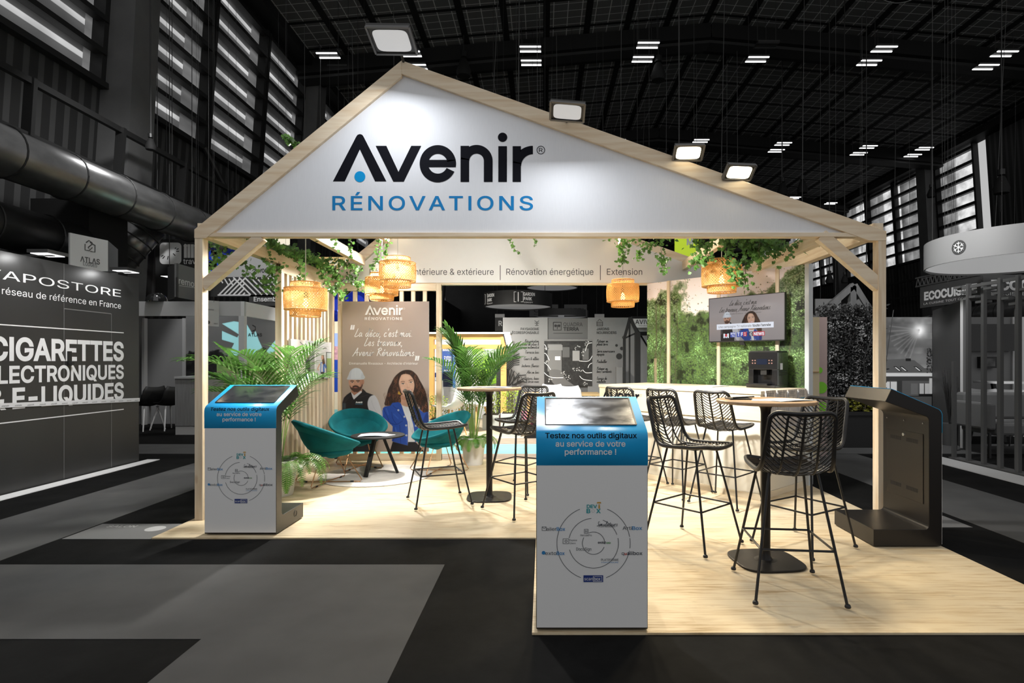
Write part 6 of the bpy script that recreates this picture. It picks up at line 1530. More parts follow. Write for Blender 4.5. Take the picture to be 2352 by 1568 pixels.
t, p = ring_lamp('black ring lamp with pale lettering, seen through the stand', 1190, 706, 14., .835, .33, gm(12), M_RIN); L = MB(); 
for a in (.36, -.86): wrap_text(L, p, .835, 'GARDEN', a, .20, .072, .28, bold=.02); wrap_text(L, p, .835, 'PARK', a-.04, .095, .072, .20, bold=.02); wrap_text(L, p, .835, 'CONCEPT', a-.02, .03, .03, .22)
for a in (.06, -1.12): 
    for (u0, v0, u1, v1) in ((-.11, .05, -.10, .29), (.10, .05, .11, .29), (-.11, .28, .11, .29), (-.11, .05, .11, .06), (-.02, .06, .0, .28)):
        vs = [(u0, v0), (u1, v0), (u1, v1), (u0, v1)]; L.add([(p.x+math.sin(a+q/.835)*.84, p.y-math.cos(a+q/.835)*.84, p.z+b_) for q, b_ in vs], [(0, 1, 2, 3)])
L.build('lettering', gm(150), t, fix=False)
ring_lamp('grey ring lamp hanging further back, behind the black lettered one', 1268, 662, 19., .86, .30, gm(30), M_RIN); ring_lamp('low grey ring lamp behind the planting display panels', 1290, 728, 22.5, 1.05, .25, gm(40), M_RIN)
# garden display panels
Y = 12.; gd = thing('display_wall', 'grey display wall about edible gardens with a dark garden plan', 'display panel', (*XY(1155, Y), 0)); P = Pl((0, Y, 0), (1, 0, 0)); zt2 = Zp(729, Y)
m = gm(84, 'display_grey', noise=.12, nscale=1.2); panel(gd, 'panel', ((XY(1155, Y), XY(1258, Y)), 0, zt2), m, .05); panel(gd, 'panel', ((XY(1258, Y+.04), XY(1350, Y+.04)), 0, zt2-.01), gm(62), .05); panel(gd, 'panel', ((XY(1350, Y), XY(1490, Y)), 0, zt2), m, .05)
L = Lett(P, .004); L.t('PAYSAGISME', 1196, 758, 1238, 752.5, bold=.02); L.t('ÉCORESPONSABLE', 1176, 766.5, 1238, 761, bold=.02); L.t('JARDINS', 1370.5, 758, 1399, 752.5, bold=.02); L.t('NOURRICIERS', 1370.5, 766.5, 1416, 761, bold=.02)
for s, x0, y, x1 in (('Récupération', 1205, 786, 1238), ("d'eau de pluie &", 1198, 793, 1238), ('arrosage automatisé', 1190, 800, 1238), ('Terrasse bois', 1206, 811.5, 1238), ('Cours & allées', 1203, 826.5, 1238), ('Jachères fleuries', 1197, 842.5, 1238), ('Abri en bois', 1210, 857.5, 1238), ('Clôtures, haies', 1203, 871.5, 1238), ('& brise-vues', 1208, 878.5, 1238),
                     ('Potager en', 1370.5, 786, 1397), ('pleine terre', 1370.5, 793, 1396), ('Serre nourricière', 1370.5, 809, 1412), ('équipée', 1370.5, 816, 1388), ('Poulailler', 1370.5, 833, 1394), ('Potager en', 1370.5, 849, 1396), ('bacs surélevés', 1370.5, 855.5, 1405), ('Espace de', 1370.5, 871.5, 1394), ('cueillette', 1370.5, 878.5, 1391)):
    handpx(L, P, s, x0, y, x1, 3.2, .26)
for st in ([(1233, 738), (1233, 747)], [(1228, 736), (1233, 741), (1238, 736)], [(1228, 741), (1233, 744), (1238, 741)], [(1229, 747), (1237, 747)], [(1372, 740), (1383, 740)], [(1372, 744), (1383, 744)], [(1372, 748), (1383, 748)], [(1371, 738), (1371, 749)], [(1384, 738), (1384, 749)], [(1373, 737), (1377, 733), (1382, 737)]): L.stroke([P.px(*q) for q in st], .012)
L.build(gm(18, 'display_ink'), gd); Pm = Pl((0, Y+.04, 0), (1, 0, 0)); L = Lett(Pm, .004); L.t('QUADRA', 1294, 749, 1338, 740.5); L.t('TERRA', 1294, 759, 1330, 751.5, bold=.03)
for q in ([(1271, 740), (1289, 740), (1289, 758), (1271, 758), (1271, 740)],): L.stroke([Pm.px(*z) for z in q], .018)
for cxp in (1276, 1284): L.disc(*Pm.px(cxp, 748), .028)
L.stroke([Pm.px(1280, 746), Pm.px(1280, 756)], .014); L.polypx([(1271, 764.5), (1338, 764.5), (1338, 765.5), (1271, 765.5)]); L.build(gm(15, 'display_ink2'), gd)
C = Canvas(220, 212, (26, 26, 26), 2., 2., -1250*2, -779*2); C.im *= (.7+.8*vnoise(212, 220, 8, 3, 3))[..., None]
C.rect(1250, 779, 1360, 783, (120, 120, 120), 0, .6); C.rect(1258, 790, 1290, 852, (82, 82, 82)); C.poly([(1262, 850), (1288, 850), (1300, 870), (1318, 885), (1285, 886), (1268, 875)], (70, 70, 70)); C.rect(1292, 797, 1308, 820, (66, 66, 66)); C.rect(1260, 792, 1292, 804, (96, 96, 96)); C.rect(1275, 818, 1287, 826, (190, 190, 190)); C.rect(1315, 805, 1331, 828, (110, 110, 110)); C.rect(1338, 800, 1352, 826, (70, 70, 70))
for x, y, r_ in ((1326, 797, 9), (1350, 788, 9), (1320, 845, 8), (1332, 850, 9), (1296, 856, 7), (1306, 866, 8), (1262, 870, 6), (1345, 880, 7), (1256, 800, 4), (1256, 830, 4), (1340, 810, 7)):
    for k in range(14): a = random.random()*6.28; C.ell(x+math.cos(a)*r_*random.random(), y+math.sin(a)*r_*random.random(), 1.2, 1.2, (150, 150, 150) if k % 2 else (40, 40, 40), 0, .8)
for st in ([(1240, 789), (1252, 792), (1256, 803)], [(1240, 810), (1254, 812), (1262, 827)], [(1240, 826), (1256, 836), (1265, 848)], [(1240, 843), (1262, 864), (1294, 866)], [(1362, 787), (1350, 790), (1344, 806)], [(1362, 812), (1352, 828), (1330, 828)], [(1362, 832), (1354, 836), (1350, 844)], [(1362, 854), (1346, 855), (1338, 848)], [(1362, 873), (1340, 870), (1331, 862)]): C.stroke(st, 1.1, (200, 200, 200))
p0_, p1_ = W(1250, 886, Y-.01), W(1360, 779, Y-.01); print_grid('garden_plan', C.im, lambda s, t: (p0_.x+(p1_.x-p0_.x)*s, Y-.012, p0_.z+(p1_.z-p0_.z)*t), MATS['banner_print'], gd, 2.6)
C = Canvas(10, 10, (0, 0, 0))
L = Lett(P, .006)      # printed leaf drawings at the panel edges
R = random.Random(9)
for k in range(11): a = -.2+k*.3; L.stroke([P.px(1164+R.uniform(-3, 3), 893), P.px(1164+26*math.sin(a)+R.uniform(0, 14), 868-22*math.cos(a)), P.px(1166+44*math.sin(a), 862+R.uniform(-4, 22))], .022)
for k in range(6): L.stroke([P.px(1163, 830+k*5), P.px(1180, 818+k*4), P.px(1193, 812+k*5)], .02)
for x, y, r_ in ((1416, 793, 3), (1428, 800, 4), (1422, 818, 7), (1433, 775, 4)): L.disc(*P.px(x, y), r_*.0092)
L.build(gm(25), gd, 'plant_print')
pb_ = thing('planter_box', 'tall grey planter board against the display wall by the black frame', 'planter', (*XY(1418, 11.7), 0)); panel(pb_, 'board', ((XY(1416, 11.7), XY(1430, 11.7)), 0, Zp(843, 11.7)), gm(85), .2); panel(pb_, 'side', ((XY(1430, 11.7), XY(1436, 11.9)), 0, Zp(843, 11.7)), gm(15), .02)
# black greenhouse frame
gf = thing('greenhouse_frame', 'black metal greenhouse frame standing before the display wall', 'frame', (*XY(1450, 10.6), 0)); Yb = 10.6
for (x0, y0), (x1, y1), w in (((1434, 998), (1434, 777), .05), ((1464, 998), (1464, 763), .10), ((1446, 998), (1446, 735), .03)): MB().bar(W(x0, y0, Yb), W(x1, y1, Yb), w, w, (0, 1, 0)).build('post', M_BLACK, gf)
for (x0, y0), (x1, y1), w in (((1434, 777), (1447, 729), .05), ((1447, 729), (1464, 766), .06), ((1434, 777), (1464, 763), .03), ((1447, 729), (1490, 729), .04), ((1464, 766), (1500, 766), .07), ((1453, 740), (1490, 800), .03)): MB().bar(W(x0, y0, Yb), W(x1, y1, Yb+(.4 if x1 > 1470 else 0)), w, w, (0, 1, 0)).build('rail', M_BLACK, gf)
av = thing('hanging_sign', 'white sign with dark capitals behind the black greenhouse frame', 'sign', (*XY(1455, 12.6), 2.)); panel(av, 'board', ((XY(1455, 11.9), XY(1500, 11.9)), Zp(752, 11.9), Zp(728, 11.9)), gm(140), .03); P2 = Pl((0, 11.9, 0), (1, 0, 0)); L = Lett(P2, .004); L.t('AVIVA', 1459, 744, 1500, 734, bold=.01); L.t('Gardens', 1467, 749, 1490, 746.5); L.build(gm(20), av)
# two grey signs and two numbered aisle boards in the distance
for i, (x0, x1, s, lb) in enumerate(((1222, 1276, 'OPPF', 'grey hanging sign with dark capitals, nearer the display wall emblem'), (1302, 1342, 'OPPI', 'grey hanging sign with dark capitals, nearer the bamboo lamp'))):
    Y = 22.; t = thing('hanging_sign', lb, 'sign', (*XY(x0, Y), 3)); panel(t, 'board', ((XY(x0-6, Y), XY(x1+6, Y)), Zp(727, Y), Zp(699, Y)), gm(50), .1); P2 = Pl((0, Y, 0), (1, 0, 0)); L = Lett(P2, .006); L.t(s, x0+4, 717, x1-2, 708, bold=.02); L.polypx([(x0+4, 722), (x1-4, 722), (x1-4, 721), (x0+4, 721)]); L.build(gm(15), t)
for x, lb in ((1137, 'dark aisle board with a pale letter beside the display wall'), (1366, 'dark aisle board behind the bamboo lamp and display wall')):
    Y = 16.; t = thing('aisle_board', lb, 'sign', (*XY(x, Y), 2.)); panel(t, 'board', ((XY(x, Y), XY(x+24, Y)), Zp(760, Y), Zp(729, Y)), gm(28), .05); panel(t, 'top_label', ((XY(x, Y-.01), XY(x+22, Y-.01)), Zp(729, Y), Zp(721, Y)), gm(105), .05); P2 = Pl((0, Y-.01, 0), (1, 0, 0)); L = Lett(P2, .02); L.t('R', x+8, 748, x+17, 737, bold=.03); L.build(gm(140), t)
M_WCH = mat('chair_white', (.75, .73, .70), .4); M_OAK = mat('oak_leg', (.55, .33, .13), .5)
shell_chair('grey-white shell chair before the garden plan, seen above the kiosk', 1264, 10.6, 3.0, gm(135, 'chair_grey'), M_LGG, .55, 1.02); shell_chair('grey-white shell chair at the table before the garden plan', 1310, 10.4, 3.2, gm(125, 'chair_grey2'), M_LGG, .53, 1.02)
tb = thing('wooden_table', 'pale wooden table in front of the garden plan', 'table', (*XY(1290, 11.3), 0)); q = XY(1290, 11.3); MB().box((q[0]-.75, 11.0, .70), (q[0]+.75, 11.7, .74)).build('tabletop', mat('table_oak', (.6, .42, .2), .5), tb)
for sx in (-.65, .65):
    for sy in (11.08, 11.62): MB().box((q[0]+sx-.03, sy-.03, .002), (q[0]+sx+.03, sy+.03, .70)).build('leg', M_OAK, tb)

# ---- colourful stand seen through the opening: pergola and stove panels
M_OR = mat('orange_pine', (.62, .34, .10), .5, noise=.1, nscale=4); pg = thing('pergola', 'orange-stained wooden pergola of a neighbouring stand behind the potted palm', 'pergola', (*XY(985, 11.2), 0))
Y = 11.2
for x0, x1, y0, y1 in ((975, 1156, 767, 779), (975, 1156, 791, 801)): panel(pg, 'beam', ((XY(x0, Y), XY(x1, Y)), Zp(y1, Y), Zp(y0, Y)), M_OR, .12)
for x0, x1 in ((1150, 1163), (985, 996)): panel(pg, 'post', ((XY(x0, Y-.02), XY(x1, Y-.02)), .002, Zp(770, Y)), M_OR, .12)
panel(pg, 'roof_edge', ((XY(970, Y-.1), XY(1172, Y-.1)), Zp(767, Y), Zp(763, Y)), M_WHITE, .6)
b = MB(); b.bar(W(1157, 768, Y-.15), W(1166, 800, Y-.15), .03, .10, (0, 1, 0)); b.build('black_brace', M_BLACK, pg)
rs = thing('roof_sheet', 'translucent white sheet end at the pergola corner', 'roof sheet', W(1165, 780, 10.9)); MB().add([W(1158, 767, 10.8), W(1172, 768, 10.8), W(1178, 795, 10.8), W(1164, 794, 10.8), W(1158, 767, 10.86), W(1172, 768, 10.86), W(1178, 795, 10.86), W(1164, 794, 10.86)], [(0, 1, 2, 3), (7, 6, 5, 4), (0, 4, 5, 1), (1, 5, 6, 2), (2, 6, 7, 3), (3, 7, 4, 0)]).build('sheet', M_WHITE, rs)
lamp('pergola_fill', (XY(1080, 12)[0], 11.6, 2.0), (XY(1070, 13)[0], 13.2, .9), 60, (.4, .4), (1, .95, .85))  # this and the next two: unseen fill lights added to brighten the pergola stand
lamp('pergola_fill', (-1.0, 8.9, 3.3), (-1.1, 10.3, .3), 150, (.4, .4), (1, .96, .88), spread=120)
lamp('pergola_fill', (.6, 8.9, 3.6), (.2, 9.3, 0), 24, (.4, .4), (1, .96, .88), spread=100)
wl = thing('stand_wall', 'white rear wall of the pergola stand', 'stand wall', (*XY(970, 13.6), 0)); panel(wl, 'panel', ((XY(960, 13.6), XY(1160, 13.6)), 0, Zp(770, 13.6)), mat('stand_white', (.78, .80, .82), .6), .05)
Y = 13.2; iv = thing('stove_banner', 'blue banner with white capitals seen beside the palm leaves', 'banner', (*XY(1015, Y), .8)); panel(iv, 'board', ((XY(1015, Y), XY(1043, Y)), Zp(888, Y), Zp(800, Y)), mat('banner_blue', (.03, .08, .30), .5), .03)
P = Pl((0, Y, 0), (1, 0, 0)); L = Lett(P, .004); L.t('INVICTA', 1017, 806, 1041, 801.5, bold=.02)
for s, y in (('Poêles', 821, ), ('à bois', 825.5), ('granulés', 829.5), ('Bois et', 836), ('énergie', 840), ('INVICTA', 852)): L.t(s, 1020, y, 1037, y-3.2, bold=.02)
L.build(M_WHITE, iv)
sc_ = thing('display_screen', 'dark blue stove screen under the blue banner', 'screen', (*XY(1018, 13.1), .6)); panel(sc_, 'board', ((XY(1018, 13.1), XY(1040, 13.1)), Zp(888, 13.1), Zp(854, 13.1)), mat('screen_navy', (.01, .012, .03), .2), .03); panel(sc_, 'stripe', ((XY(1040, 13.0), XY(1046, 13.0)), Zp(890, 13.1), Zp(800, 13.1)), mat('banner_blue2', (.08, .2, .55), .4), .02)
gl = thing('wall_graphic', 'lime green curved wall graphic behind the palm leaves', 'wall graphic', W(1110, 830, 13.4)); b = MB(); b.prism([P.px(*q) for q in ((1080, 800), (1105, 800), (1140, 838), (1142, 880), (1110, 888), (1085, 850))], lambda u, v, d: P.pt(u, v, d-.32), 0, .02); b.build('shape', mat('lime', (.30, .62, .02), .5), gl)
dp = thing('advert_board', 'dark advert board with lime letters beside the pergola post', 'display panel', (*XY(1140, 13), 0)); panel(dp, 'board', ((XY(1140, 13.), XY(1152, 13.)), .002, Zp(801, 13)), gm(30), .03); L = Lett(Pl((0, 13., 0), (1, 0, 0)), .004); L.t('UG', 1143, 815, 1150, 806, bold=.02); L.build(MATS['lime'], dp)
lk = thing('stand_counter', 'white counter with a navy shelf glimpsed beside the slat screen', 'counter', (*XY(975, 12.8), 0)); panel(lk, 'front', ((XY(975, 12.8), XY(1012, 12.8)), .002, Zp(875, 12.8)), M_WHITE, .4); panel(lk, 'shelf', ((XY(975, 12.79), XY(1012, 12.79)), Zp(866, 12.8), Zp(856, 12.8)), mat('navy', (.02, .04, .16), .4), .3)
shell_chair('white shell chair on oak legs beside the palm, in the next stand', 1035, 10.4, 1.2, M_WCH, M_OAK, .48, 1.05); shell_chair('white shell chair on oak legs behind the palm trunk', 1094, 11.0, -2.2, M_WCH, M_OAK, .48, 1.05)
def shrub(label, x, Y, z0, r, h, m, seed, n=500, name='shrub', ls=(.02, .05), box=None, loc=None, cat='shrub'):
    R = random.Random(seed); q = loc or XY(x, Y); t = thing(name, label, cat, (q[0], q[1], z0)); b = MB(); s = MB()
    for _ in range(n):
        a = R.uniform(0, 6.283); f = R.random()**.5; zz = R.random(); rr_ = r*f*(1-.45*abs(zz-.45)); 
        if box: p = Vector((q[0]+R.uniform(-box[0], box[0]), q[1]+R.uniform(-box[1], box[1]), z0+zz*h))
        else: p = Vector((q[0]+math.cos(a)*rr_, q[1]+math.sin(a)*rr_, z0+zz*h))
        L_ = R.uniform(*ls); d = Vector((R.uniform(-1, 1), R.uniform(-1, 1), R.uniform(-.4, 1))).normalized(); w = d.orthogonal().normalized()*L_*.3
        b.add([p, p+d*L_*.5+w, p+d*L_, p+d*L_*.5-w], [(0, 1, 2, 3)])
    for k in range(7 if not box else 16):
        p = Vector((q[0]+R.uniform(-.3, .3)*r, q[1]+R.uniform(-.3, .3)*r, z0)) if not box else Vector((q[0]+R.uniform(-box[0], box[0]), q[1]+R.uniform(-box[1], box[1]), z0))
        s.tube([p, p+Vector((R.uniform(-.1, .1)*r, R.uniform(-.1, .1)*r, h*.5)), p+Vector((R.uniform(-.4, .4)*r, R.uniform(-.4, .4)*r, h*.95))], .006, 5)
    b.build('leaves', m, t, fix=False); s.build('stems', gm(30) if name == 'bamboo_hedge' else M_TWIG, t); return t
M_LIME = leafmat('lime_leaf', (.30, .42, .05), .4); M_LF = leafmat('flower_leaf', (.25, .34, .06), .4)
def planter(label, x0, x1, Y, h, d=.4):
    t = thing('planter_box', label, 'planter', (*XY((x0+x1)/2, Y), 0)); a, b2 = XY(x0, Y), XY(x1, Y); panel(t, 'box', ((a, b2), .002, h), mat('planter_grey', (.42, .46, .45), .6), d); MB().box((a[0]+.02, Y+.02, h), (b2[0]-.02, Y+d-.02, h+.012)).build('soil', M_SOIL, t); return h
for i, (x0, x1, Y, h, lb, sl) in enumerate(((1150, 1196, 10.3, .42, 'grey planter box beside the far high table stem', 'yellow-green shrub in the planter by the far table stem'), (985, 1012, 10.4, .30, 'low planter box at the foot of the slat screen', 'yellow-green shrub at the foot of the slat screen'), (1108, 1146, 11.3, .30, 'low planter box behind the palm pot', 'low flowering shrub behind the palm pot'), (1048, 1080, 11.5, .28, 'low planter box near the white oak-legged chair', 'lime shrub near the white oak-legged chair'))):
    planter(lb, x0, x1, Y, h); q = ((XY((x0+x1)/2, Y)[0]), Y+.2); shrub(sl, 0, 0, h+.012, .24, .42, M_LIME if i % 2 == 0 else M_LF, 30+i, 420, loc=q)
pkk = thing('floor_cushion', 'pink floor cushion behind the far bar stool', 'cushion', (*XY(1190, 11.6), 0)); MB().lathe([(0, .002), (.22, .002), (.30, .10), (.29, .25), (.2, .34), (0, .36)], 24, (*XY(1192, 11.6), 0)).build('cover', mat('pink_fabric', (.75, .25, .35), .8), pkk, smooth='all')
# blue spheres and blue stand behind the slat screen
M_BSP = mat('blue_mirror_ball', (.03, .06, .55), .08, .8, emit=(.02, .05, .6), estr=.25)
for x, y, r_, lb in ((777, 712, .42, 'large blue mirror ball seen in the gap beside the slat wall'), (822, 693, .28, 'blue mirror ball peeking above the poster behind the slats'), (800, 706, .2, 'small blue mirror ball behind the slats near the wall gap')):
    p = W(x, y, 13.5); b = MB(); b.lathe([(r_*math.sin(math.pi*i/16), -r_*math.cos(math.pi*i/16)) for i in range(17)], 28, p); _mb = tag(b.build('mirror_ball', M_BSP, None, smooth='all'), lb, 'decoration', 'blue mirror balls')
    MB().tube([p+Vector((0, 0, r_-.01)), p+Vector((0, 0, r_+9.2))], .006, 5).build('cord', M_DKMETAL, _mb)
bs = thing('blue_stand', 'blue and white shelf wall of a stand seen in the gap beside the slat wall', 'stand wall', (*XY(760, 12.5), 0)); Y = 12.5
for y0, y1, m in ((738, 765, mat('cream_band', (.75, .68, .52), .6)), (765, 795, mat('shelf_blue_light', (.30, .42, .75), .5)), (795, 826, mat('shelf_mix', (.45, .25, .30), .5, noise=.7, nscale=9)), (826, 900, mat('shelf_blue', (.01, .06, .42), .5)), (900, 940, mat('cream_band', (.75, .68, .52), .6)), (940, 1010, mat('shelf_teal', (.25, .6, .62), .5))): panel(bs, 'shelf_band', ((XY(745, Y), XY(800, Y)), Zp(y1, Y), Zp(y0, Y)), m, .3)
lamp('blue_stand_lamp', (XY(790, 11.6)[0], 11.3, 2.2), (XY(775, 12.5)[0], 12.5, 1.2), 22, (.3, .3), (1, .97, .92))
# warm-lit hanging wall far behind the lounge corner and lime banner above the forest wall
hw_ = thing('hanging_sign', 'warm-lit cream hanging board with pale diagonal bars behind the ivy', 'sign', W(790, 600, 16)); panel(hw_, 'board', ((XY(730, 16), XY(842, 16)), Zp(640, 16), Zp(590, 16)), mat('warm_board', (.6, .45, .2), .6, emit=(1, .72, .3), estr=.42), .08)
P = Pl((0, 16, 0), (1, 0, 0)); L = Lett(P, .01)
for k in range(7): L.stroke([P.px(735+k*16, 636), P.px(765+k*16, 594)], .06)
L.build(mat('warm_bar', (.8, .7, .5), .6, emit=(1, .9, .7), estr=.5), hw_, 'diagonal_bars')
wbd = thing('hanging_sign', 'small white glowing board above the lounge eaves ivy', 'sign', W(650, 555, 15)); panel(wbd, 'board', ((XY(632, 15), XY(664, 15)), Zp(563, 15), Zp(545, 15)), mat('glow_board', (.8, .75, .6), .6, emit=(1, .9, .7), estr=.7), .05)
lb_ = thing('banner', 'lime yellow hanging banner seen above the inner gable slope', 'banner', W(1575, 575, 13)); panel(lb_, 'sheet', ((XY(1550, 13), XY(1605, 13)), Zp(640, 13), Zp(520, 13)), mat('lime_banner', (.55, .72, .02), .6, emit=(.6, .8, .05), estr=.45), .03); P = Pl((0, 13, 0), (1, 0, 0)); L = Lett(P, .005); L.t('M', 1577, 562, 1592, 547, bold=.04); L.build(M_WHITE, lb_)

# ---- right side: bamboo screen, timber gables, banners
pt = thing('timber_post', 'pale pine cladding strip just behind the forest wall end', 'post', (*XY(1871, 7.6), 0)); panel(pt, 'board', ((XY(1863, 7.6), XY(1882, 7.6)), .002, Zp(728, 7.6)), mat('pale_pine', (.78, .66, .44), .5), .06); MB().box((XY(1863, 7.58)[0], 7.58, Zp(855, 7.6)), (XY(1882, 7.58)[0], 7.6, Zp(853, 7.6))).build('joint_line', M_OAK, pt)
gs_ = thing('green_sign', 'taupe board with lime round marks behind the rear bar stool', 'sign', (*XY(1890, 8.2), 0)); panel(gs_, 'board', ((XY(1878, 8.2), XY(1900, 8.2)), .002, Zp(728, 8.2)), mat('taupe', (.48, .36, .34), .6), .03)
P = Pl((0, 8.2, 0), (1, 0, 0)); L = Lett(P, .004)
for x, y, r_ in ((1886, 890, .085), (1882, 850, .045), (1888, 935, .08)): L.disc(*P.px(x, y), r_)
L.build(mat('lime_mark', (.22, .62, .03), .5), gs_, 'logo')
bk = thing('black_banner', 'tall narrow black banner beside the bamboo hedge', 'banner', (*XY(1880, 8.6), 0)); panel(bk, 'sheet', ((XY(1876, 8.6), XY(1895, 8.6)), .002, Zp(730, 8.6)), gm(24), .03); L = Lett(Pl((0, 8.6, 0), (1, 0, 0)), .004); L.t('Jardin', 1878, 802, 1887, 797); L.disc(*L.pl.px(1882, 788), .02); L.build(gm(170), bk)
M_DKLF = leafmat('bamboo_leaf_grey', (.022, .022, .022), .3, .8); M_DKLF2 = leafmat('hedge_leaf_olive', (.20, .20, .02), .3)
pl_ = thing('planter_box', 'black rectangular planter box behind the right-hand kiosk', 'planter', (*XY(1970, 9.), 0)); panel(pl_, 'box', ((XY(1938, 9.), XY(2010, 9.)), .002, Zp(945, 9)), mat('planter_black', g(.012), .5), .42); panel(pl_, 'rim', ((XY(1936, 8.98), XY(2012, 8.98)), Zp(945, 9)-.06, Zp(945, 9)), mat('planter_black', g(.012), .5), .46)
q = XY(1952, 9.2); shrub('tall dark bamboo hedge growing from the black planter beside the right post', 0, 0, Zp(945, 9)-.02, .6, 1.72, M_DKLF, 50, 7000, 'bamboo_hedge', (.03, .075), (.50, .14), q, 'hedge')
q = XY(1985, 9.1); shrub('short olive-green grass tuft in the black planter', 0, 0, Zp(945, 9)-.01, .25, .36, M_DKLF2, 51, 500, 'grass_tuft', (.05, .1), (.25, .12), q, 'plant')
nb = thing('hanging_sign', 'grey hanging board with dark lettering behind the timber gable', 'sign', (*XY(1873, 12), 2.4)); panel(nb, 'board', ((XY(1873, 12.), XY(1932, 12.)), Zp(732, 12), Zp(686, 12)), gm(75), .04); L = Lett(Pl((0, 12., 0), (1, 0, 0)), .004); L.t('Sylvania', 1884, 722, 1921, 711, bold=.03); L.build(gm(14), nb)
wbp = thing('paper_banner', 'pale printed panel behind the bamboo hedge', 'banner', (*XY(1893, 11), 0)); panel(wbp, 'board', ((XY(1893, 11.), XY(1990, 11.)), .002, Zp(728, 11)), gm(95, 'pale_print', noise=.6, nscale=3), .04)
tg = thing('timber_gable', 'grey timber gable frame behind the right post', 'roof frame', W(1950, 720, 10)); M_GT = gm(50, 'grey_timber', noise=.25, nscale=3, stretch=(3, 3, .6))
for p, q, w in (((1868, 735), (1960, 655), .10), ((1960, 655), (2010, 735), .10), ((1957, 660), (1957, 735), .10), ((1958, 690), (1932, 735), .08), ((1966, 690), (1995, 735), .08), ((1868, 732), (2010, 732), .07), ((1880, 735), (1880, 1008), .10), ((2002, 735), (2002, 1008), .10)): MB().bar(W(*p, 10), W(*q, 10), w, w, (0, 1, 0)).build('beam', M_GT, tg)
# house poster
Y = 11.; a, b2 = XY(2020, Y), XY(2141, Y); z1 = Zp(728, Y); hp_ = thing('house_poster', 'grey printed wall showing a house with roof windows under a low sun', 'banner', (*a, 0)); panel(hp_, 'board', (((a[0], Y+.01), (b2[0], Y+.01)), .002, z1), gm(60), .05)
C = Canvas(200, 300, (70, 70, 70), 200/121, 300/181, -2020*200/121, -728*300/181); yy_, xx_ = np.mgrid[0:300, 0:200]; v = 62+45*np.clip((yy_-110)/80., 0, 1)+34*(vnoise(300, 200, 50, 7, 3)-.5)*(1+1.5*(np.sin(yy_/9.) > .3)); sun = np.hypot((xx_-152)/1.0, (yy_-50)); v = v+105*np.exp(-(sun/26)**2)+50*np.exp(-sun/50); C.im = np.repeat(np.clip(v, 0, 235)[..., None], 3, 2)/255.
for k in range(9): a_ = 1.9+.17*k; C.stroke([(2112, 757), (2112+70*math.cos(a_), 757+70*math.sin(a_))], 3, (150, 150, 150), 3, .25)
C.rect(2020, 845, 2141, 910, (70, 70, 70)); C.poly([(2020, 826), (2075, 824), (2100, 827), (2139, 858), (2020, 856)], (72, 72, 72), 0, smooth=False); C.rect(2080, 823, 2092, 829, (25, 25, 25)); C.rect(2020, 856, 2141, 864, (175, 175, 175)); 
for x in (2052, 2066, 2098): C.poly([(x, 841), (x+7, 841), (x+20, 852), (x+13, 853)], (30, 30, 30), 0, smooth=False); C.poly([(x+3, 843), (x+6, 843), (x+16, 851), (x+13, 851)], (200, 200, 200), 0, smooth=False)
C.rect(2020, 864, 2141, 874, (48, 48, 48)); C.rect(2032, 876, 2060, 905, (170, 170, 170)); C.rect(2060, 874, 2072, 905, (45, 45, 45)); C.rect(2092, 880, 2108, 905, (85, 85, 85)); C.rect(2112, 880, 2134, 905, (150, 150, 150)); C.rect(2122, 880, 2124, 905, (40, 40, 40)); C.rect(2134, 868, 2141, 905, (160, 160, 160)); C.rect(2044, 876, 2046, 905, (60, 60, 60))
for k in range(60): C.ell(2132+random.uniform(-3, 8), 800+random.uniform(0, 55), 1.4, 2, (30, 30, 30), 0, .8)
C.rect(2110, 904, 2141, 909, (20, 20, 20)); 
print_grid('house_print', C.im, lambda s, t: (a[0]+(b2[0]-a[0])*s, Y-.001, Zp(909, Y)+(z1-Zp(909, Y))*t), MATS['banner_print'], hp_, 2.6)
# slatted dark wall and white stand with screens, behind the bar fence
cl = thing('clad_wall', 'dark grey vertically lined partition wall beside the house print', 'partition wall', (*XY(2142, 10.5), 0)); m = gm(44, 'lined_cladding'); N = Nd(m); vec, xyz = N.coords(); f = N.line(N.math('ADD', xyz[0], xyz[1]), .06, .018); N.l(N.mix(f, g(.085), g(.02)), N.b.inputs['Base Color'])
A_, B2 = XY(2142, 10.9), XY(2212, 8.95); panel(cl, 'panel', ((A_, B2), .002, 2.34), m, .08); panel(cl, 'edge', ((B2, (B2[0]+.12, B2[1]+.02)), .002, 2.36), gm(120), .05)
wsd = thing('white_stand', 'pale stand wall behind the bar fence, holding a black screen and a picture', 'stand wall', (*XY(2225, 10.4), 0)); panel(wsd, 'panel', ((XY(2205, 10.4), XY(2352, 10.4)), .002, Zp(728, 10.4)), gm(78), .05); panel(wsd, 'bright_panel', ((XY(2328, 10.35), XY(2440, 10.35)), .002, Zp(728, 10.4)), gm(175), .04)
sc2 = thing('television', 'large black wall screen behind the grey bar fence', 'television', (*XY(2226, 10.3), 1.5)); panel(sc2, 'screen', ((XY(2228, 10.28), XY(2330, 10.28)), Zp(806, 10.3), Zp(744, 10.3)), mat('tv_black', g(.003), .15), .12)
fp = thing('picture', 'small dark framed picture below the black wall screen', 'picture', (*XY(2255, 10.3), 1.3)); panel(fp, 'frame', ((XY(2254, 10.3), XY(2290, 10.3)), Zp(845, 10.3), Zp(819, 10.3)), M_BLACK, .10); panel(fp, 'image', ((XY(2258, 10.29), XY(2286, 10.29)), Zp(841, 10.3), Zp(823, 10.3)), gm(50, 'picture_grey', noise=.7, nscale=6), .01)
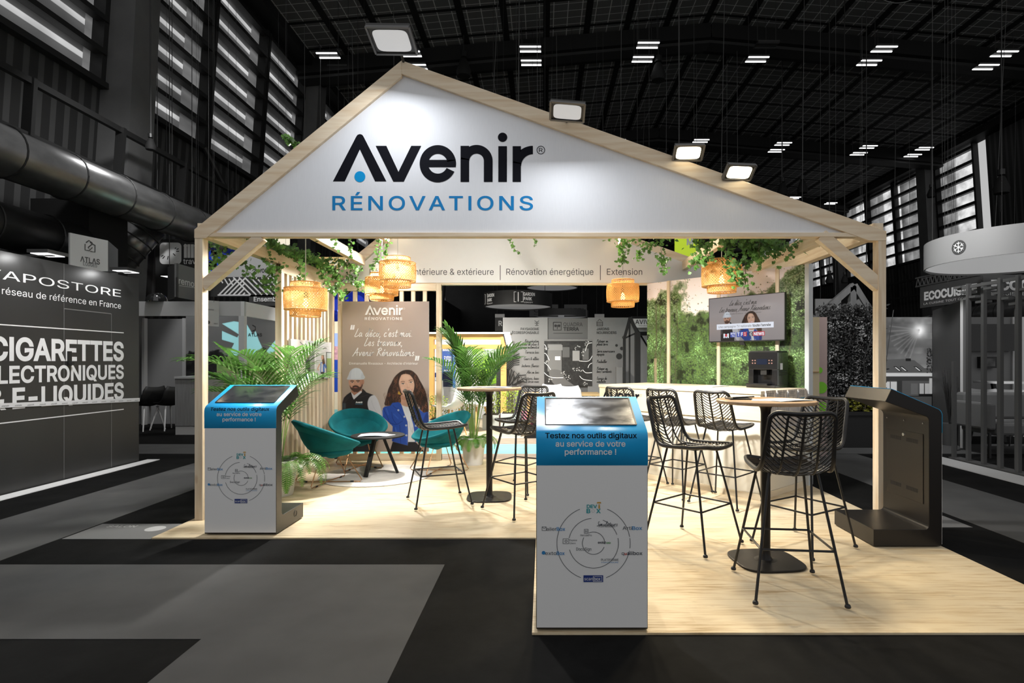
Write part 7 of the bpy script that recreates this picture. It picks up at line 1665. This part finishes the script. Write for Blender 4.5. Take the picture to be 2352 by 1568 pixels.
dp_ = thing('grass_vase', 'dark grass sprays in a grey pot at the foot of the lined partition', 'potted plant', (*XY(2176, 9.5), 0)); MB().lathe([(0, .002), (.10, .002), (.13, .36), (.12, .36), (0, .34)], 20, (*XY(2180, 9.3), 0)).build('pot', gm(40), dp_, smooth=True)
b = MB(); R = random.Random(3); q = XY(2180, 9.3)
for k in range(40): a_ = R.uniform(0, 6.28); r_ = R.uniform(.02, .16); b.tube([(q[0], q[1], .34), (q[0]+math.cos(a_)*r_*.5, q[1]+math.sin(a_)*r_*.5, .8), (q[0]+math.cos(a_)*r_, q[1]+math.sin(a_)*r_, R.uniform(1.0, 1.32))], [.005, .004, .001], 4)
b.build('grass_blades', gm(10), dp_)
tb2 = thing('high_table', 'pale high table behind the grey bar fence', 'table', (*XY(2310, 9.6), 0)); q = XY(2320, 9.6); MB().box((q[0]-.4, 9.4, 1.0), (q[0]+.6, 9.9, 1.03)).build('tabletop', gm(170), tb2); b = MB().bar((q[0]-.05, 9.65, .002), (q[0]-.25, 9.65, 1.0), .05, .05); b.bar((q[0]+.2, 9.65, .002), (q[0]+.35, 9.65, 1.0), .05, .05); b.build('trestle', M_BLACK, tb2)
shell_chair('pale grey shell chair behind the bar fence, nearest the lined partition', 2262, 9.4, 2.6, gm(120), M_BLACK, .5, 1.05); shell_chair('pale grey shell chair behind the bar fence at the frame edge', 2338, 9.3, 2.9, gm(150), M_BLACK, .5, 1.05)
so = thing('armchair', 'grey upholstered armchair on black metal legs behind the bar fence', 'armchair', (*XY(2300, 8.2), 0)); q = XY(2236, 8.3); M_SOF = gm(58, 'sofa_grey', .9)
b = MB(); b.box((q[0], 8.0, .40), (q[0]+.10, 8.75, .78)); b.build('armrest', M_SOF, so, bevel=.03); MB().box((q[0]+.1, 8.0, .32), (q[0]+1.5, 8.7, .50)).build('seat', M_SOF, so, bevel=.04); MB().box((q[0]+.1, 8.6, .50), (q[0]+1.5, 8.82, .90)).build('backrest', M_SOF, so, bevel=.04)
b = MB()
for x in (q[0]+.03, q[0]+.55, q[0]+1.4):
    for y in (8.04, 8.7): b.box((x-.015, y-.015, .002), (x+.015, y+.015, .36))
b.build('legs', M_BLACK, so)
fn_ = thing('bar_fence', 'open fence of tall dark grey square bars along the right-hand stand', 'fence', (5.74, 7.2, 0)); M_BAR = gm(48, 'fence_grey'); R = random.Random(2)
for i in range(17):
    y = 7.95-i*.135; xo = 5.72+(.10 if i % 2 else 0); ztop = 2.42-(.18 if i % 3 == 1 else 0)-(1.05 if i == 0 else 0)
    MB().box((xo, y-.022, .012), (xo+.045, y+.022, ztop)).build('bar', M_BAR, fn_)
b = MB()
for i in range(16):
    y = 7.95-i*.135; z = 2.38-.06*(i % 4)-.02*i; b.box((5.73, y-.135, z), (5.85, y, z+.03))
b.box((5.70, 5.7, .0125), (5.86, 8.0, .03)); b.box((5.75, 5.7, 2.36), (5.78, 7.9, 2.40)); b.build('connectors', M_BAR, fn_)
MB().box((5.30, 5.0, .003), (5.68, 8.4, .012)).build('kick_strip', gm(120, 'strip_grey')); tag(COL.objects[-1] if COL.objects[-1].name.startswith('kick') else bpy.data.objects['kick_strip.001'], 'pale floor strip along the foot of the bar fence', 'floor strip')
# kitchen banners on a truss
def banner(label, a, b2, z0, z1, txts, m, mt):
    t = thing('hanging_banner', label, 'banner', (*a, z0)); panel(t, 'board', ((a, b2), z0, z1), m, .06); P = face_pl(a, b2); L = Lett(P, .005)
    for k in txts: L.t(*k[:5], **k[5])
    L.build(mt, t); return t
banner('dark hanging banner with pale bold capitals, angled, left of its twin', XY(2113, 12.), XY(2250, 10.45), 2.49, 2.935, [('ECOCUISINE', 2123, 689, 2245, 672, dict(bold=.04)), ('LA CUISINE TOUT COMPRIS', 2122, 700, 2246, 695.5, dict())], gm(38), gm(140, 'banner_letter'))
banner('dark hanging banner with pale bold capitals facing us at the frame edge', XY(2258, 10.4), XY(2480, 10.4), 2.50, 2.955, [('ECOCUISINE', 2276, 665, 2470, 644, dict(bold=.04)), ('LA CUISINE TOUT COMPRIS', 2276, 678, 2470, 671, dict())], gm(38), gm(140, 'banner_letter'))
def truss(label, p, q, s=.22, n=12, m=None):
    t = thing('lighting_truss', label, 'truss', p); p, q = Vector(p), Vector(q); d = (q-p); dn = d.normalized(); sd = dn.cross(Vector((0, 0, 1))).normalized()*s/2; up = Vector((0, 0, s))
    c = [p+sd, p-sd, p+sd+up, p-sd+up]; b = MB()
    for k in c: b.tube([k, k+d], .02, 6)
    b.build('chords', m or M_DKMETAL, t); b = MB()
    for i in range(n):
        f0, f1 = d*(i/n), d*((i+1)/n)
        for k in (0, 1): b.tube([c[k]+f0, c[k+2]+f0+(f1-f0)*.5], .010, 5); b.tube([c[k+2]+f0+(f1-f0)*.5, c[k]+f1], .010, 5)
        b.tube([c[2]+f0, c[3]+f1], .010, 5)
    b.build('lacing', m or M_DKMETAL, t); return t
M_TR = gm(40, 'truss_grey', .4)
a, b2 = XY(2113, 12.1), XY(2262, 10.5); truss('lighting truss carrying the pale-lettered kitchen banners', (*a, 2.95), (*b2, 2.97), .18, 14, M_TR)
truss('lighting truss hanging above the rounded-square sign', (*XY(330, 12.5), Zp(523, 12.5)), (*XY(480, 12.5), Zp(523, 12.5)), .16, 12, M_TR)
# big white ring of the fitness stand
t, p = ring_lamp('large pale drum ring with snowflake and wordmark at the right edge', 2335, 607, 8.6, 1.17, .40, gm(78, 'drum_grey'), mat('drum_inner', g(.5), .6, emit=g(1), estr=.30)); L = MB(); r_ = 1.17
wrap_text(L, p, r_, 'maclean', -.02+.12, .135, .10, .62, bold=.03); L.build('lettering', gm(14), t, fix=False)
def wrap_disc(L, ang, z, rad, r0=0, d=.004, n=28):
    A = [6.28318*i/n for i in range(n)]; vs = [(p.x+math.sin(ang+math.cos(a)*q/r_)*(r_+d), p.y-math.cos(ang+math.cos(a)*q/r_)*(r_+d), p.z+z+math.sin(a)*q) for a in A for q in (r0, rad)]
    L.add(vs, [(2*i, 2*i+1, (2*i+3) % (2*n), (2*i+2) % (2*n)) for i in range(n)])
L = MB(); wrap_disc(L, -1.28, .19, .105); wrap_disc(L, .08, .31, .075); L.build('dark_discs', gm(30), t, fix=False); L = MB()
for k in range(6):
    a_ = k*math.pi/3+.52
    for (u0, w0, u1, w1) in ((0, 0, .08*math.cos(a_), .08*math.sin(a_)), (.05*math.cos(a_), .05*math.sin(a_), .07*math.cos(a_+.4), .07*math.sin(a_+.4)), (.05*math.cos(a_), .05*math.sin(a_), .07*math.cos(a_-.4), .07*math.sin(a_-.4))):
        L.tube([(p.x+math.sin(-1.28+u/r_)*(r_+.006), p.y-math.cos(-1.28+u/r_)*(r_+.006), p.z+.19+w) for u, w in ((u0, w0), (u1, w1))], .005, 4)
for u0, w0, u1, w1 in ((-.04, -.03, -.025, .04), (-.025, .04, 0, -.01), (0, -.01, .025, .04), (.025, .04, .04, -.03)): L.tube([(p.x+math.sin(.08+u/r_)*(r_+.006), p.y-math.cos(.08+u/r_)*(r_+.006), p.z+.31+w) for u, w in ((u0, w0), (u1, w1))], .008, 4)
L.build('emblem_lines', gm(190), t, fix=False)
# floor signs beside the platform
fs = thing('floor_sticker', 'grey printed floor sticker at the left platform corner', 'floor sticker', (-3.3, 4.6, .001)); b = MB(); b.prism([(-3.72, 4.392), (-3.035, 4.392), (-3.035, 4.80), (-3.72, 4.80)], lambda u, v, d: (u, v, d), .0006, .002); b.build('sheet', mat('sticker_grey', g(.17), .5), fs)
PF_ = Pl((0, 0, .002), (1, 0, 0), (0, 1, 0)); L = Lett(PF_, .0006); L.m('SALON', -3.62, 4.70, .05, .24, bold=.02); L.ring(-3.18, 4.66, .0, .075, 0, 360, 30); L.build(mat('sticker_white', g(.5), .5), fs)
fs = thing('floor_sticker', 'grey printed floor sticker beyond the right-hand kiosk', 'floor sticker', (3.2, 4.8, .001)); b = MB(); b.prism([(2.94, 4.70), (3.55, 4.70), (3.55, 5.05), (2.94, 5.05)], lambda u, v, d: (u, v, d), .0006, .002); b.build('sheet', mat('sticker_grey', g(.17), .5), fs); L = Lett(PF_, .0006); L.m('SALON', 3.05, 4.78, .05, .24, bold=.02); L.build(mat('sticker_white', g(.5), .5), fs)
# ------------------------------------------------------------------ hall fittings: lights, ducts, cables, hoists
M_TUBE = mat('light_tube', g(1), .4, emit=g(1), estr=3.0); M_TRAY = mat('light_tray', g(.05), .5)
names = ['nearest', 'second', 'third', 'furthest']; ordn = ['first', 'second', 'third', 'fourth', 'fifth', 'sixth', 'seventh', 'eighth']
rows = [(20.4, ((750, 121), (940, 117), (1218, 106), (1490, 97), (2037, 106), (2315, 117)), 'front side of the nearest roof beam'),
        (20.9, ((775, 153), (955, 148), (1220, 138), (1478, 130), (1743, 130), (2002, 138), (2272, 148)), 'back side of the nearest roof beam'),
        (28.2, ((1420, 320), (1612, 320), (1802, 327), (1999, 334), (2128, 338)), 'front side of the second roof beam'),
        (29.0, ((1603, 336), (1786, 343), (1976, 350), (2101, 354)), 'back side of the second roof beam'),
        (37.5, ((1827, 452), (1911, 465)), 'third roof beam')]
def lt(label, Y, x, y, on=True, w=.70):
    Y = (11.72-CH)*FPX/(VY-y); p = W(x, y, Y); t = thing('ceiling_light', label, 'ceiling light', p, 'twin-tube hall lights')
    MB().box((p.x-w/2, p.y-.05, p.z), (p.x+w/2, p.y+.40, p.z+.06)).build('tray', M_TRAY, t)
    for dy in (0, .30): MB().box((p.x-w/2, p.y+dy-.025, p.z-.03), (p.x+w/2, p.y+dy+.025, p.z-.004)).build('tube', M_TUBE if on else M_TRAY, t)
    b = MB()
    for sx in (-.3, .3): b.tube([(p.x+sx, p.y+.15, p.z+.06), (p.x+sx, p.y+.15, roof_z(p.x))], .01, 5)
    b.build('hanger', M_TRAY, t)
for Y, pts, s in rows:
    for i, (x, y) in enumerate(pts): lt('lit twin-tube light, %s from the left on the %s' % (ordn[i], s), Y, x, y)
lt('unlit twin-tube light on the front side of the nearest roof beam', 20.4, 1765, 98, False)
# ducts
def duct(label, p, q, r, ribs, m, elbow=None):
    t = thing('air_duct', label, 'air duct', p); p, q = Vector(p), Vector(q); path = [p, q] if not elbow else [p, q]+elbow
    if elbow: path = [p, q]+[Vector(e) for e in elbow]
    MB().tube(path, r, 28).build('pipe', m, t, smooth='all'); d = (q-p).normalized(); a = d.orthogonal().normalized(); c = d.cross(a); n = int((q-p).length/ribs)
    for i in range(n):
        o = p+d*ribs*(i+.5); b = MB(); b.tube([o+(a*math.cos(k*.2618)+c*math.sin(k*.2618))*(r+.008) for k in range(24)], .014, 5, closed=True); b.build('seam_ring', gm(14), t)
    return t
M_DUCT = mat('duct_metal', g(.16), .28, .75, noise=.25, nscale=4, stretch=(1, .5, 1)); M_DUCT2 = mat('duct_metal_dark', g(.05), .35, .6)
duct('large grey ventilation duct with ring seams running along the window wall', (-7.5, 6.3, 4.28), (-7.5, 22, 4.28), .36, 1.05, M_DUCT)
duct('second ventilation duct below the large one, ending at the black recess', (-7.9, 6.5, 3.35), (-7.9, 9.6, 3.35), .33, 1.0, M_DUCT2)
duct('short duct branch joining the large duct from below, behind the lodge sign', W(268, 592, 11.4), W(338, 515, 11.7), .36, .2, M_DUCT)
duct('grey ventilation duct along the opposite wall above the bar fence', (12.5, 14, 2.75), (19.5, 34, 3.0), .35, 1.6, M_DUCT)
struct(MB().box((-8.75, 9.7, 0), (-7.75, 10.6, 4.15)).build('wall_recess', mat('void_shade_black', g(.002), .9)))  # solid black block; its colour stands in for the shade under the ducts
lamp('duct_lamp', (-6.0, 9.0, 6.6), (-7.5, 10.5, 4.3), 50, (.4, .4), (1, 1, 1), spread=100)
# flat lamps glowing under the ducts
for i, (x, y, lb) in enumerate(((387, 508, 'glowing flat lamp on the truss, highest one'), (353, 524, 'glowing flat lamp at the truss end by the duct elbow'), (433, 526, 'glowing flat lamp at the truss nearest the timber rafter'), (75, 575, 'dim strip lamp behind the store wall top'), (381, 633, 'pale flat lamp disc beside the dark box sign'))):
    p = W(x, y, 12.2); t = thing('flat_lamp', lb, 'lamp'); t.location = (0, 0, 0); WL[t.name] = Vector((0, 0, 0)); MB().box((p.x-.14, p.y, p.z), (p.x+.14, p.y+.25, p.z+.03)).build('housing', M_HOUS, t); MB().box((p.x-.12, p.y+.01, p.z-.008), (p.x+.12, p.y+.24, p.z-.001)).build('lens', mat('flat_lens', g(.5), .4, emit=g(1), estr=1.2), t); MB().tube([(p.x, p.y+.12, p.z+.03), (p.x, p.y+.12, roof_z(p.x)+.03)], .008, 5).build('rod', M_TRAY, t)
# hoists with chain bags and thin rigging lines
def hoist(label, x, y, Y, s=1.):
    p = W(x, y, Y); t = thing('chain_hoist', label, 'hoist', p, 'black chain hoists on rigging lines')
    MB().lathe([(0, -.42*s), (.15*s, -.40*s), (.17*s, -.28*s), (.09*s, -.05*s), (.06*s, 0), (0, .02*s)], 12, p).build('chain_bag', M_BLACKMATT, t, smooth=True); MB().lathe([(0, .02*s), (.08*s, .03*s), (.08*s, .16*s), (0, .18*s)], 10, p).build('motor', M_DKMETAL, t)
    MB().tube([p+Vector((0, 0, .1)), Vector((p.x, p.y, roof_z(p.x)+.03))], .016, 5).build('chain', gm(26), t)
for a in ((1065, 135, 19.5, 1.5, 'black chain hoist hanging over the short end of the long slope'), (1512, 145, 19.5, 1.5, 'black chain hoist hanging over the middle of the long slope'), (346, 318, 11, .55, 'small chain hoist hanging before the window wall louvres'), (2139, 432, 20, .8, 'chain hoist hanging before the far louvre windows'), (2300, 405, 16, 1.2, 'big chain hoist hanging at the edge above the drum ring'), (1797, 420, 22, 1.2, 'chain hoist hanging above the lower long slope, first one'), (1843, 415, 22, 1.2, 'chain hoist hanging above the lower long slope, second one'), (1990, 615, 17, .7, 'small hoist bag seen inside the right corner brace'), (1905, 630, 18, .7, 'small hoist bag behind the corner brace foot'), (1940, 632, 18, .6, 'smallest hoist bag behind the corner brace')):
    hoist(a[4], *a[:4])
M_ROPE = mat('rigging_line', g(.14), .6); R = random.Random(12)
xs = [655, 700, 735, 790, 812, 830, 905, 1020, 1130, 1190, 1235, 1280, 1305, 1340, 1385, 1425, 1475, 1530, 1560, 1600, 1655, 1670, 1695, 1795, 1842, 1976, 1980, 2055, 2090, 2140, 2165, 2190, 2285, 2298, 2330]
for i, x in enumerate(xs):
    Y = R.uniform(17, 26); yb = min(760, 150+abs(x-930)*.40 if x > 930 else 150+abs(930-x)*.85)+R.uniform(-10, 60); dx = R.uniform(-12, 40) if i % 4 == 0 else R.uniform(-3, 3)
    if x > 2050: yb = R.uniform(420, 560)
    p, q = W(x+dx, -40, Y), W(x, yb, Y)
    p.x = max(XL+.2, min(XR-.2, p.x)); p.z = roof_z(p.x)+.03
    o = MB().tube([q, p], .009 if i % 9 else .018, 4).build('rigging_line', M_ROPE); tag(o, 'thin rigging line hanging from the dark hall roof', 'cable', 'thin rigging lines')
pts = [W(x, y, 15) for x, y in ((2020, -6), (2040, 4), (2062, 7), (2085, 3), (2110, -8))]; tag(MB().tube(catmull(pts, 4), .012, 5).build('cable_loop', M_ROPE), 'slack cable loop hanging from the roof at the top edge', 'cable')

# suspension lines of everything that hangs from the roof
def lines_for(o):
    vs = [c.matrix_basis @ Vector(k) for c in o.children if c.type == 'MESH' for k in c.bound_box]
    vs = [o.location+v for v in vs]
    if not vs: return
    zt_ = max(v.z for v in vs); x0, x1 = min(v.x for v in vs), max(v.x for v in vs); y = sum(v.y for v in vs)/len(vs); b = MB()
    for f in (.2, .8): x = x0+(x1-x0)*f; b.tube([(x, y, zt_-.03), (x, y, roof_z(x)+.02)], .003, 4)
    b.build('suspension_line', M_TRAY, o)
for o in list(COL.objects):
    if o.type == 'EMPTY' and not o.parent and (o.name.split('.')[0] in ('hanging_sign', 'chevron_panel', 'aisle_board', 'hanging_banner', 'lighting_truss') or o.get('label', '').startswith(('lime yellow hanging', 'white paper banner'))): lines_for(o)
bpy.data.objects.remove(_to, do_unlink=True)
